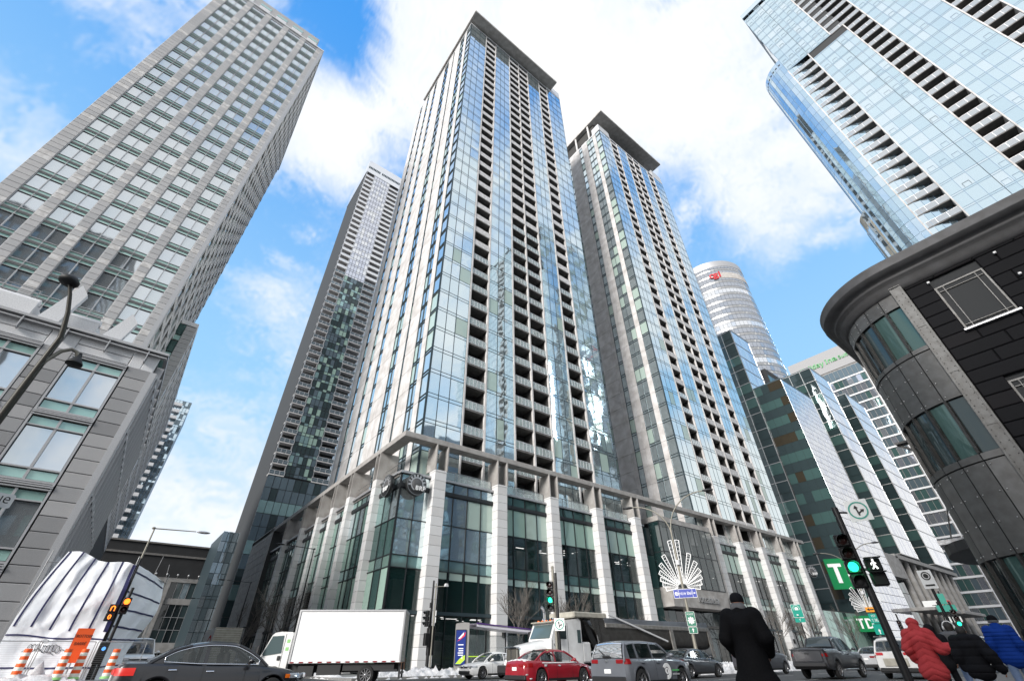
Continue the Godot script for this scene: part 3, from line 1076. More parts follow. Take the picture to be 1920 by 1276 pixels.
func granite_podium() -> void:
	var t := thing("office_building", "low grey granite building with teal banded windows behind the white tarpaulin", "office building", Vector3(-4.24, 0, -40))
	var b := MB.new()
	b.span(-30.0, -0.1, 0, 20.4, -0.25, -21.8)
	put("core_wall", b, "joint", t)
	var fl := 4.55
	var base := 1.2
	var bar := MB.new()
	for k in 6:
		var x1 := -1.66 - k * 4.85
		var x0 := x1 - 3.18
		var mid := (x0 + x1) / 2
		for r in 22:
			if base + r * 0.91 < 19.0:
				piece(t, "granite_block", Vector3(x1 + 0.83, base + r * 0.91 + 0.45, 0.1), Vector3.RIGHT, Vector3.BACK, 1.6 if k > 0 else 1.5, 0.88, 0.32, pick_of(["granite", "granite_dark", "granite", "granite_pale"]), 0.0)
		for j in 4:
			var y := base + j * fl
			var tall := 0.05
			cells(t, "spandrel_pane", Vector3(0, 0, -0.06), Vector3.RIGHT, Vector3.BACK, [x0 + 0.12, mid, x1 - 0.12], [y + 0.12, y + 0.75], 0.1, 0.06, func(_i, _j): return "spandrel_teal", 0.006)
			cells(t, "window_pane", Vector3(0, 0, -0.1), Vector3.RIGHT, Vector3.BACK, [x0 + 0.12, mid, x1 - 0.12], [y + 0.85, y + 3.45], 0.1, 0.06, func(_i, _j): return pick_of(["glass_office", "glass_office_b"]) if j > 1 else pick_of(["glass_office_b", "glass_teal_dark", "glass_dark"]), 0.006)
			cells(t, "spandrel_pane", Vector3(0, 0, -0.06), Vector3.RIGHT, Vector3.BACK, [x0 + 0.12, mid, x1 - 0.12], [y + 3.5, y + 4.1], 0.1, 0.06, func(_i, _j): return "spandrel_teal", 0.006)
			bar.span(x0, x1, y - 0.05 + tall, y + 0.12, 0.1, -0.2)
			bar.span(x0, x1, y + 4.14, y + 4.22, 0.16, -0.2)
			bar.span(x0, x1, y + 4.28, y + 4.36, 0.22, -0.2)
			bar.span(x0, x1, y + 4.42, y + 4.5, 0.16, -0.2)
			bar.span(x0, x1, y + 0.76, y + 0.86, 0.08, -0.2)
			bar.span(x0, x1, y + 3.44, y + 3.52, 0.08, -0.2)
			bar.span(mid - 0.07, mid + 0.07, y, y + 4.2, 0.04, -0.2)
			bar.span(x0, x0 + 0.12, y, y + 4.55, 0.12, -0.2)
			bar.span(x1 - 0.12, x1, y, y + 4.55, 0.12, -0.2)
	stuff(put("window_frame_grid", bar, "aluminium", t))
	b = MB.new()
	b.span(-0.2, 0.2, 0, 19.3, 0.2, -0.2)
	b.span(-0.02, 0.26, 0, 19.3, 0.05, -0.6)
	put("corner_trim", b, "aluminium", t)
	# cornice of metal panels and rails
	b = MB.new()
	for k in 7:
		var x1 := -0.1 - k * 4.85
		piece(t, "cornice_panel", Vector3(x1 - 0.4, 20.05, 0.1), Vector3.RIGHT, Vector3.BACK, 0.78, 1.5, 0.3, "white_metal", 0.0)
		piece(t, "cornice_panel", Vector3(x1 - 1.2, 20.05, 0.1), Vector3.RIGHT, Vector3.BACK, 0.78, 1.5, 0.3, "white_metal", 0.0)
		for q in 2:
			piece(t, "cornice_panel", Vector3(x1 - 3.25, 19.75 + q * 0.62, 0.05), Vector3.RIGHT, Vector3.BACK, 3.2, 0.58, 0.3, "white_metal", 0.0)
		b.span(x1 - 0.85, x1 - 0.78, 19.9, 21.0, 0.5, 0.1)
		b.span(x1 - 3.3, x1 - 3.22, 19.9, 21.0, 0.5, 0.1)
	b.span(-30, 0.35, 20.85, 21.05, 0.55, -0.2)
	b.span(0.1, 0.35, 20.85, 21.05, -0.2, -21.8)
	b.span(-30, 0.3, 20.6, 20.68, 0.45, 0.1)
	put("cornice_rail", b, "aluminium", t)
	# the white terrace box and slanting fins above the cornice
	b = MB.new()
	var ring := []
	for k in 9:
		var a := PI * k / 8.0
		ring.append(Vector2(-0.5 * cos(a), 0.55 * sin(a)))
	b.span(-30, -8.6, 21.2, 23.0, -1.2, -3.0)
	b.span(-7.9, -4.9, 21.2, 22.9, -1.6, -3.2)
	b.tube([Vector3(-30, 23.1, -1.6), Vector3(-8.6, 23.1, -1.6)], [0.32], 10)
	b.tube([Vector3(-7.9, 23.0, -1.9), Vector3(-4.9, 23.0, -1.9)], [0.3], 10)
	put("terrace_parapet", b, "white_metal", t)
	for f: Array in [[-8.3, 24.0], [-4.6, 22.9], [-19.5, 25.3]]:
		b = MB.new()
		b.prism(PackedVector2Array([Vector2(0, 20.6), Vector2(1.3, 20.6), Vector2(1.9, f[1] + 0.6), Vector2(1.3, f[1] + 1.3)]), 0, 0.5, Vector3(f[0], 0, -1.2))
		put("terrace_fin", b, "white_metal", t)
	b = MB.new()
	for k in 12:
		b.span(-30 + k * 1.9, -29.94 + k * 1.9, 23.3, 24.3, -1.7, -1.76)
	for k in 3:
		b.span(-30, -9, 23.6 + k * 0.32, 23.65 + k * 0.32, -1.7, -1.76)
		b.span(-7.9, -5.0, 23.4 + k * 0.3, 23.45 + k * 0.3, -2.0, -2.06)
	put("terrace_rail", b, "steel", t)
	# side face with upright metal ribs
	b = MB.new()
	for k in 30:
		b.span(-0.1, 0.22 if k % 3 else 0.38, 0.3, 20.4, -1.0 - k * 0.7, -1.12 - k * 0.7)
	for j in 5:
		b.span(-0.1, 0.3, base + j * fl - 0.2, base + j * fl + 0.1, -0.6, -21.8)
	put("side_rib_grid", b, "aluminium", t)
	stuff(t.get_node("side_rib_grid"))
	for j in 4:
		for k in 10:
			piece(t, "side_window_pane", Vector3(-0.03, base + j * fl + 2.2, -2.0 - k * 2.1), Vector3.FORWARD, Vector3.RIGHT, 1.9, 3.6, 0.05, pick_of(["glass_teal_dark", "glass_teal", "glass_dark"]), 0.006)
	# door hood at the corner
	b = MB.new()
	b.prism(PackedVector2Array([Vector2(0, 5.2), Vector2(2.0, 4.85), Vector2(2.0, 5.25), Vector2(0.0, 6.5)]), -1.6, 0.0, Vector3(0.2, 0, -0.5))
	put("door_hood", b, "white_metal", t)
	flush()


func dark_corner_building() -> void:
	var t := thing("corner_building", "black brick building with a riveted zinc corner turret and heavy curved cornice", "building", Vector3(22, 0, -0.55))
	var R := 2.92
	var cen := Vector3(R, 0, 0)
	var b := MB.new()
	b.span(0.15, 30, 0, 14.3, 0.0, 30)
	b.span(R, 30, 0, 14.3, 0.5, -R + 0.12)
	b.lathe([Vector2(R - 0.14, 14.3), Vector2(R - 0.14, 0.0)], 16, cen, Basis.IDENTITY, -PI / 2, -PI)
	put("core_wall", b, "core", t)
	# brick courses of the side street wall, around the windows
	var wins := []
	for k in 6:
		for r: Array in [[11.05, 13.25], [6.6, 8.8], [1.2, 3.6]]:
			wins.append([0.92 + k * 3.05, 2.45 + k * 3.05, r[0], r[1]])
	var h := 0.52
	for r in 27:
		var y := 0.15 + r * h
		var z := -0.1 + (0.6 if r % 2 else 0.0)
		var first := true
		while z < 19.0:
			var z1 := z + 1.25
			var a := 0.12 if first else z
			first = false
			var parts := [[a, z1]]
			for w: Array in wins:
				if y + h > w[2] + 0.02 and y < w[3] - 0.02:
					var np := []
					for p: Array in parts:
						if w[1] <= p[0] or w[0] >= p[1]:
							np.append(p)
						else:
							if w[0] > p[0] + 0.05:
								np.append([p[0], w[0]])
							if w[1] < p[1] - 0.05:
								np.append([w[1], p[1]])
					parts = np
			for p: Array in parts:
				piece(t, "brick", Vector3(rng.randf_range(-0.006, 0.006), y + h / 2, (p[0] + p[1]) / 2), Vector3.BACK, Vector3.LEFT, p[1] - p[0] - 0.014, h - 0.014, 0.2, pick_of(["black_brick", "black_brick_b", "black_brick"]), 0.0)
			z = z1
	for w: Array in wins:
		var o := node("window", t, Vector3(0.1, (w[2] + w[3]) / 2, (w[0] + w[1]) / 2))
		var ww: float = w[1] - w[0]
		var wh: float = w[3] - w[2]
		b = MB.new()
		for s: float in [-1.0, 1.0]:
			b.box(Vector3(0.06, 0, s * (ww / 2 - 0.03)), Vector3(0.1, wh, 0.06))
			b.box(Vector3(0.063, s * (wh / 2 - 0.03), 0), Vector3(0.1, 0.06, ww - 0.12))
			b.box(Vector3(0.02, 0, s * (ww / 2 - 0.26)), Vector3(0.05, wh - 0.16, 0.025))
			b.box(Vector3(0.022, s * (wh / 2 - 0.26), 0), Vector3(0.05, 0.025, ww - 0.16))
		put("window_frame", b, "zinc_light", o)
		b = MB.new()
		b.box(Vector3(-0.13, -wh / 2 - 0.03, 0), Vector3(0.24, 0.07, ww + 0.1))
		put("sill", b, "aluminium", o)
		b = MB.new()
		b.box(Vector3(0.09, 0, 0), Vector3(0.02, wh - 0.1, ww - 0.1))
		put("pane", b, "glass_dark", o)
	# riveted pilaster between brick and turret
	b = MB.new()
	b.span(-0.12, 0.2, 0.1, 13.9, 0.1, -0.32)
	for s: float in [-0.28, 0.06]:
		b.span(-0.15, -0.1, 0.1, 13.9, s - 0.03, s + 0.03)
	for k in 7:
		b.span(-0.14, -0.1, 1.0 + k * 2.16, 1.08 + k * 2.16, 0.1, -0.32)
	for k in 58:
		for s: float in [-0.22, 0.0]:
			b.ball(Vector3(-0.13, 0.4 + k * 0.23, s), Vector3.ONE * 0.018, 6)
	put("pilaster", b, "zinc", t)
	# turret: storeys of panes and riveted panels on a quarter circle that runs on to the boulevard side
	var zones := [[0.2, 3.6, 0], [3.6, 6.45, 1], [6.45, 6.72, 3], [6.72, 8.76, 0], [8.76, 10.86, 1], [10.86, 11.08, 3], [11.08, 13.1, 0], [13.1, 14.3, 1]]
	var a0 := -PI + 0.06
	var a1 := -PI / 2
	var n := 6
	for q: Array in zones:
		for k in n:
			var b0 := lerpf(a0, a1, float(k) / n)
			var b1 := lerpf(a0, a1, float(k + 1) / n)
			turret_cell(t, cen, R, b0, b1, q[0], q[1], q[2])
	for q: Array in zones:  # the boulevard wall beyond the turret
		if q[2] == 1 or q[2] == 3:
			for k in 8:
				piece(t, "zinc_panel", Vector3(R + 0.62 + k * 1.2, (q[0] + q[1]) / 2, -R), Vector3.LEFT, Vector3.FORWARD, 1.17, q[1] - q[0] - 0.02, 0.06, "zinc", 0.0)
		else:
			for k in 8:
				piece(t, "turret_pane", Vector3(R + 0.62 + k * 1.2, (q[0] + q[1]) / 2, -R + 0.08), Vector3.LEFT, Vector3.FORWARD, 1.12, q[1] - q[0] - 0.02, 0.06, "glass_black", 0.004)
	# cornice, swept along the wall and round the corner
	var prof := [Vector2(-0.1, 13.75), Vector2(0.1, 13.8), Vector2(0.12, 13.98), Vector2(0.2, 14.02), Vector2(0.22, 14.2), Vector2(0.34, 14.24), Vector2(0.36, 14.34), Vector2(0.38, 14.42), Vector2(0.5, 14.46), Vector2(0.62, 14.52), Vector2(0.72, 14.62), Vector2(0.74, 14.66), Vector2(0.75, 14.94), Vector2(0.76, 14.95), Vector2(0.76, 15.04), Vector2(0.74, 15.06), Vector2(-2.0, 15.1)]
	var path := []
	for k in 12:
		path.append([Vector3(0, 0, 30.0 - k * 30.0 / 12), Vector3.LEFT])
	for k in 17:
		var a := lerpf(-PI, -PI / 2, k / 16.0)
		path.append([cen + Vector3(cos(a), 0, sin(a)) * R, Vector3(cos(a), 0, sin(a))])
	for k in 8:
		path.append([Vector3(R + 1 + k * 3.5, 0, -R), Vector3.FORWARD])
	b = MB.new()
	var rows := []
	for p: Array in path:
		var row := PackedVector3Array()
		for c: Vector2 in prof:
			row.append(p[0] + p[1] * c.x + UP * c.y)
		rows.append(row)
	b.surf(rows, true)
	b.span(0.5, 30, 14.7, 15.05, -1.5, 30)
	put("cornice", b, "cornice_metal", t)
	# canopy over the boulevard entrance, hung on a rod
	b = MB.new()
	var edge := PackedVector2Array()
	for k in 13:
		var a := PI * k / 12.0
		edge.append(Vector2(9.2 + 3.6 * cos(a), -R - 0.05 - 1.7 * sin(a)))
	b.prism(edge, -5.0, -4.62, Vector3.ZERO, Basis(Vector3.RIGHT, Vector3.BACK, Vector3.DOWN))
	put("canopy", b, "dark_metal", t)
	b = MB.new()
	b.tube([Vector3(7.4, 5.0, -R - 1.2), Vector3(7.4, 8.4, -R)], [0.03], 6)
	b.bar(Vector3(6.4, 9.6, -R), Vector3(6.4, 9.6, -R - 1.0), 0.5, 0.1)
	b.bar(Vector3(6.4, 8.7, -R), Vector3(6.4, 9.55, -R - 0.9), 0.12, 0.12)
	put("canopy_rod", b, "zinc", t)
	b = MB.new()
	b.span(6.6, 10.6, 5.01, 5.2, -R - 0.3, -R - 1.5)
	put("snow_cap", b, "snow", t)
	for p: Vector3 in [Vector3(-0.08, 13.5, 0.9), Vector3(-0.08, 13.5, 3.0), Vector3(-0.08, 12.3, 3.1)]:
		b = MB.new()
		b.cbox(p, Vector3(0.1, 0.09, 0.09), 0.015)
		put("wall_spotlight", b, "paper_white", t)
	flush()


func turret_cell(t: Node3D, cen: Vector3, R: float, b0: float, b1: float, y0: float, y1: float, kind: int) -> void:
	var b := MB.new()
	var sub := 3
	var r := R if kind else R - 0.1
	if kind == 3:
		r = R + 0.03
	var g := 0.006 if kind else 0.02
	var rows := []
	var prof := [Vector2(r - 0.08, y1 - 0.012), Vector2(r, y1 - 0.02), Vector2(r, y0 + 0.02), Vector2(r - 0.08, y0 + 0.012)]
	for p: Vector2 in prof:
		var row := PackedVector3Array()
		for k in sub + 1:
			var a := lerpf(b0 + g, b1 - g, float(k) / sub)
			row.append(cen + Vector3(p.x * cos(a), p.y, p.x * sin(a)))
		rows.append(row)
	for i in 3:
		b.surf([rows[i], rows[i + 1]], true)
	if kind == 1 or kind == 3:
		put("zinc_panel", b, ["zinc", "zinc_light"][rng.randi() % 2], t)
		if kind == 1:
			b = MB.new()
			for e: float in [b0 + 0.035, b1 - 0.035]:
				for k in 4:
					var y := lerpf(y0 + 0.15, y1 - 0.15, k / 3.0)
					b.ball(cen + Vector3(cos(e), 0, sin(e)) * (R + 0.005) + UP * y, Vector3.ONE * 0.026, 6)
			put("rivet_row", b, "steel", t)
	else:
		put("turret_pane", b, pick_of(["glass_black", "glass_dark", "glass_teal_dark"]), t)
		b = MB.new()
		for e: float in [b0, b1]:
			b.box(cen + Vector3(cos(e), 0, sin(e)) * (R - 0.03) + UP * (y0 + y1) / 2, Vector3(0.12, y1 - y0, 0.09), Basis(UP, -e))
		put("turret_mullion", b, "zinc", t)


func avenue_tower() -> void:
	var t := thing("glass_tower", "pale blue glass apartment tower with slanting rows of balconies at upper right", "apartment tower", Vector3(88, 0, 0))
	var fl := 3.3
	var top := 162.5
	var z0 := 5.75
	var z1 := 62.0
	var b := MB.new()
	b.span(2.2, 40, 0, top - 4, z0 + 0.3, z1)
	for q: Array in [[z0 + 0.1, 5.9], [10.7, 18.7], [22.4, 30.4], [34.0, z1]]:
		b.span(0.15, 2.2, 0, top - 4, q[0], q[1])
	b.span(0.15, 2.2, 124.5, top - 4, z0 + 0.1, 15.9)
	put("core_wall", b, "core", t)
	var bar := MB.new()
	var ys := []
	for k in 49:
		ys.append(1.4 + k * fl)
		ys.append(1.4 + k * fl + 0.42)
	var groups := [[steps(10.7, 16.0, 3), 0.0, 122.0], [steps(16.0, 18.7, 2), 0.0, 122.0], [steps(z0, 10.7, 3), 122.0, 165.0], [steps(10.7, 16.0, 4), 122.0, 165.0], [[22.4, 24.2, 25.4, 26.6, 28.4, 30.4], 0.0, 165.0], [steps(34.0, 62.0, 14), 0.0, 165.0]]
	for q: Array in groups:
		var yy := ys.filter(func(y): return y >= q[1] and y <= q[2])
		cells(t, "pane", Vector3.ZERO, Vector3.BACK, Vector3.LEFT, q[0], yy, 0.06, 0.1, func(_i, _j): return pick_of(["glass_blue", "glass_blue", "glass_blue_pale", "glass_blue_deep"]), 0.004)
		bars(bar, Vector3(0.04, 0, 0), Vector3.BACK, Vector3.LEFT, q[0], yy, 0.06, 0.06, 0.14)
		for k in 34:  # small opening lights set into the panes
			var zz: Array = q[0]
			var i := rng.randi() % (zz.size() - 1)
			var yv: float = yy[0] + fl * (rng.randi() % maxi(1, int((yy[-1] - yy[0]) / fl))) + 0.6
			var zc: float = (zz[i] + zz[i + 1]) / 2.0
			for s: float in [-0.45, 0.45]:
				bar.box(Vector3(-0.02, yv + 0.45, zc + s), Vector3(0.05, 0.9, 0.04))
			bar.box(Vector3(-0.022, yv + 0.9, zc), Vector3(0.05, 0.04, 0.94))
	stuff(put("mullion_grid", bar, "mullion_blue", t))
	var strips := [[z0, 10.7, 2, 36], [16.0, 22.4, 37, 46], [18.7, 22.4, 2, 36], [30.4, 34.0, 2, 47]]
	for q: Array in strips:
		var w: float = q[1] - q[0]
		var m := MB.new()
		m.span(0.0, 2.2, -0.22, 0.0, 0.0, w)
		var slab := m.mesh()
		m = MB.new()
		m.span(0.02, 0.06, 0.05, 1.2, 0.05, w - 0.05)
		var guard := m.mesh()
		m = MB.new()
		m.span(0.0, 0.08, 1.2, 1.26, 0.03, w - 0.03)
		for k in 4:
			var zz := lerpf(0.08, w - 0.08, k / 3.0)
			m.span(-0.01, 0.05, 0.0, 1.2, zz - 0.025, zz + 0.025)
		var rail := m.mesh()
		for k in range(q[2], q[3] + 1):
			var o := putm("balcony", slab, "slab", t)
			o.position = Vector3(0, 1.4 + k * fl, q[0])
			putm("glass_guard", guard, "glass_steel", o)
			putm("railing", rail, "rail_white", o)
		b = MB.new()
		for e: float in [q[0], q[1]]:
			b.span(-0.12, 2.1, 1.4 + q[2] * fl, 1.4 + (q[3] + 1) * fl, e - 0.1, e + 0.1)
		put("balcony_frame", b, "panel", t)
	b = MB.new()
	b.span(0.0, 0.2, top - 4.0, top, z0, z1)
	b.span(0.2, 40, top - 4.0, top, z0, z0 + 0.2)
	put("roof_screen", b, "glass_blue_pale", t)
	# the plain north end of the slab
	cells(t, "north_pane", Vector3(0, 0, z0 + 0.2), Vector3.LEFT, Vector3.FORWARD, steps(-40, -0.1, 14), steps(2.0, top - 4.5, 47), 0.1, 0.1, func(_i, _j): return pick_of(["glass_blue", "glass_blue_pale", "glass_blue_deep", "curtain_pale"]), 0.006)
	# round corner bay and a lower drum
	for c: Array in [[Vector3(6.0, 0, 5.9), 6.0, 128.5, 39], [Vector3(7.5, 0, 4.6), 5.9, 71.0, 22]]:
		b = MB.new()
		b.lathe([Vector2(c[1] - 0.15, c[2] - 0.2), Vector2(c[1] - 0.15, 0)], 40, c[0])
		b.lathe([Vector2(0.01, c[2]), Vector2(c[1], c[2]), Vector2(c[1], c[2] - 0.6)], 40, c[0])
		put("round_bay_wall", b, "core" if c[3] > 30 else "beige", t)
		bar = MB.new()
		var n := 22
		for k in n:
			var a := lerpf(PI * 0.5, PI * 1.62, float(k) / n)
			var a2 := lerpf(PI * 0.5, PI * 1.62, float(k + 1) / n)
			var am := (a + a2) / 2
			var nn := Vector3(cos(am), 0, sin(am))
			var w: float = 2 * c[1] * sin((a2 - a) / 2)
			for j in c[3]:
				piece(t, "round_bay_pane", c[0] + nn * (c[1] * cos((a2 - a) / 2)) + UP * (1.4 + j * fl + fl / 2), UP.cross(nn), nn, w - 0.05, fl - 0.06, 0.08, pick_of(["glass_blue_pale", "glass_blue", "glass_blue_deep"]) if c[3] > 30 else pick_of(["glass_blue_pale", "beige"]), 0.004)
			bar.box(c[0] + Vector3(cos(a), 0, sin(a)) * c[1] + UP * c[2] / 2, Vector3(0.1, c[2], 0.05), Basis(UP, -a))
		stuff(put("round_bay_mullion_grid", bar, "mullion_blue", t))
	flush()


func dark_balcony_tower() -> void:
	var t := thing("apartment_tower", "dark glass apartment tower with white balcony rails behind the left of the twin towers", "apartment tower", Vector3(20, 0, -135))
	var W := 16.5
	var top := 198.0
	var fl := 3.16
	var b := MB.new()
	b.span(0.1, W, 0, top - 1, -2.0, -26)
	b.span(4.1, 11.4, 0, top - 1, -0.15, -2.0)
	b.span(0.1, W, 0, 43.0, -0.15, -2.0)
	put("core_wall", b, "core", t)
	var bar := MB.new()
	var ys := []
	for k in 50:
		ys.append(43.4 + k * fl)
		ys.append(43.4 + k * fl + 0.9)
	ys = ys.filter(func(y): return y < top - 6)
	var xs := steps(4.0, 11.5, 6)
	cells(t, "pane", Vector3.ZERO, Vector3.RIGHT, Vector3.BACK, xs, ys, 0.12, 0.1, func(i, j): return pick_of(["glass_dark", "glass_slate", "glass_teal", "glass_slate", "glass_dark", "curtain"]) if j < 50 else pick_of(["glass_lilac", "glass_white", "glass_lilac"]), 0.008)
	bars(bar, Vector3(0, 0, -0.03), Vector3.RIGHT, Vector3.BACK, xs, ys, 0.1, 0.1, 0.14)
	xs = steps(0.0, W, 9)
	ys = steps(3.0, 43.0, 12)
	cells(t, "base_pane", Vector3.ZERO, Vector3.RIGHT, Vector3.BACK, xs, ys, 0.12, 0.1, func(_i, j): return pick_of(["glass_dark", "glass_slate"]) if j % 3 else "glass_teal", 0.006)
	bars(bar, Vector3(0, 0, -0.03), Vector3.RIGHT, Vector3.BACK, xs, ys, 0.08, 0.08, 0.14)
	stuff(put("mullion_grid", bar, "mullion_dark", t))
	for q: Array in [[0.0, 4.0], [11.5, W]]:
		var w: float = q[1] - q[0]
		var m := MB.new()
		m.span(0, w, -0.3, 0.0, 0.1, -2.0)
		var slab := m.mesh()
		m = MB.new()
		m.span(0, w, 1.1, 1.2, 0.1, 0.0)
		m.span(0, w, 0.55, 0.6, 0.08, 0.02)
		for k in 4:
			m.span(w * k / 3.0 - 0.05, w * k / 3.0 + 0.05, 0.0, 1.1, 0.1, 0.0)
		var rail := m.mesh()
		m = MB.new()
		m.span(0, w, 0.1, 1.1, 0.05, 0.02)
		var guard := m.mesh()
		for k in 46:
			var o := putm("balcony", slab, "parapet", t)
			o.position = Vector3(q[0], 43.4 + k * fl, 0)
			putm("railing", rail, "rail_white", o)
			putm("glass_guard", guard, "glass_white" if k > 25 else "glass_slate", o)
		for k in 2:
			b = MB.new()
			b.span(q[0] + (w - 0.3) * k, q[0] + (w - 0.3) * k + 0.3, 43.4, top - 8, 0.02, -0.4)
			put("pier", b, "aluminium", t)
	b = MB.new()
	b.span(-0.1, W + 0.1, top - 9, top, 0.05, -26)
	put("crown_wall", b, "glass_white", t)
	for k in 22:
		if k != 8:
			piece(t, "louvre", Vector3(0.6 + k * 0.73, top - 5.2, 0.07), Vector3.RIGHT, Vector3.BACK, 0.6, 1.7, 0.05, "mullion", 0.0)
	flush()


func far_towers() -> void:
	var t := thing("pale_tower", "pale grey tower rising behind the dark balcony tower", "apartment tower", Vector3(30, 0, -220))
	var b := MB.new()
	b.span(0, 24, 0, 94.5, 0, -20)
	put("wall", b, "panel", t)
	for r in 27:
		for k in 10:
			piece(t, "window", Vector3(0.9 + k * 1.2, 14 + r * 3.0, 0.03), Vector3.RIGHT, Vector3.BACK, 0.8, 1.5, 0.03, pick_of(["glass_steel", "glass_slate", "glass_lilac"]), 0.008)
			piece(t, "side_window", Vector3(-0.03, 14 + r * 3.0, -0.9 - k * 1.9), Vector3.BACK, Vector3.LEFT, 1.1, 1.5, 0.03, pick_of(["glass_steel", "glass_slate"]), 0.008)
	flush()
	t = thing("blue_tower", "hazy blue glass tower with stepped balconies at the far left end of the side street", "apartment tower", Vector3(-26, 0, -230))
	b = MB.new()
	b.span(0, 19.8, 0, 97.5, -0.1, -30)
	b.span(0, 13.0, 97.5, 101.5, -2, -28)
	put("wall", b, "mullion_blue", t)
	for r in 28:
		var y := 12.0 + r * 3.05
		cells(t, "pane", Vector3.ZERO, Vector3.RIGHT, Vector3.BACK, steps(6.0, 20.0, 12), [y, y + 0.9, y + 3.05], 0.16, 0.1, func(_i, _j): return pick_of(["glass_blue_deep", "glass_blue", "glass_blue_pale", "glass_slate"]), 0.01)
		for q in 2:
			b = MB.new()
			b.span(9.5 + q * 4.2, 12.7 + q * 4.2, y - 0.15, y + 0.15, 1.6, 0.1)
			b.span(9.5 + q * 4.2, 12.7 + q * 4.2, y + 0.15, y + 1.15, 1.6, 1.5)
			put("balcony", b, "white_metal", t)
	flush()
	t = thing("glass_office", "narrow blue glass block beside the dark balcony tower at the end of the side street", "office building", Vector3(15.9, 0, -150))
	b = MB.new()
	b.span(0.1, 14, 0, 30.4, -0.1, -20)
	b.span(4.8, 5.4, 0, 30, 0.3, -0.1)
	put("core_wall", b, "mullion", t)
	cells(t, "pane", Vector3.ZERO, Vector3.RIGHT, Vector3.BACK, steps(0, 14, 11), steps(2, 30.6, 11), 0.14, 0.1, func(_i, _j): return pick_of(["glass_blue_deep", "glass_blue_pale", "glass_slate", "glass_blue"]), 0.02)
	flush()
	t = thing("arena", "low dark arena with metal clad roof closing the end of the side street", "arena", Vector3(-25, 0, -170))
	b = MB.new()
	b.span(0, 70, 20.8, 29.2, -1.0, -60)
	put("roof_wall", b, "arena_dark", t)
	b = MB.new()
	b.span(0, 70, 26.2, 26.7, -0.6, -1.0)
	b.span(0, 70, 29.2, 29.6, -0.6, -2.0)
	put("roof_trim", b, "slab", t)
	b = MB.new()
	b.span(0, 70, 0, 20.5, -3, -50)
	put("core_wall", b, "core", t)
	b = MB.new()
	b.span(0, 70, 19.8, 20.8, 0.4, -3)
	b.span(0, 70, 14.4, 15.8, 0.3, -3)
	b.span(0, 70, 3.4, 5.6, 0.4, -3)
	b.span(0, 70, 0, 1.0, 0.4, -3)
	put("facade_band", b, "concrete_low", t)
	for k in 6:
		b = MB.new()
		b.span(14 + k * 9.5, 15.6 + k * 9.5, 0.5, 19.8, 0.7, -3)
		put("facade_pier", b, "concrete_low", t)
	var xs := steps(8, 52, 28)
	cells(t, "pane", Vector3.ZERO, Vector3.RIGHT, Vector3.BACK, xs, [5.6, 8.5, 11.4, 14.4], 0.22, 0.1, func(_i, _j): return pick_of(["glass_black", "glass_black", "glass_dark"]), 0.006)
	cells(t, "pane", Vector3.ZERO, Vector3.RIGHT, Vector3.BACK, xs, [15.8, 19.8], 0.22, 0.1, func(_i, _j): return pick_of(["glass_slate", "glass_dark", "glass_black"]), 0.006)
	cells(t, "pane", Vector3.ZERO, Vector3.RIGHT, Vector3.BACK, xs, [1.0, 3.4], 0.22, 0.1, func(_i, _j): return pick_of(["glass_black", "glass_dark"]), 0.006)
	b = MB.new()
	bars(b, Vector3(0, 0, 0.05), Vector3.RIGHT, Vector3.BACK, xs, [1.0, 5.6, 8.5, 11.4, 14.4, 15.8, 19.8], 0.1, 0.1, 0.14)
	for k in 12:
		b.bar(Vector3(20 + k * 2.6, 20.8, 0.2), Vector3(20 + k * 2.6, 21.4, 1.0), 0.12, 0.12)
		b.ball(Vector3(20 + k * 2.6, 21.5, 1.1), Vector3.ONE * 0.28, 8)
	b.bar(Vector3(30, 20.8, 0.3), Vector3(30.4, 26.0, 0.3), 0.12, 0.12)
	b.bar(Vector3(33, 20.8, 0.3), Vector3(32.6, 24.0, 0.3), 0.12, 0.12)
	stuff(put("mullion_grid", b, "aluminium", t))
	flush()


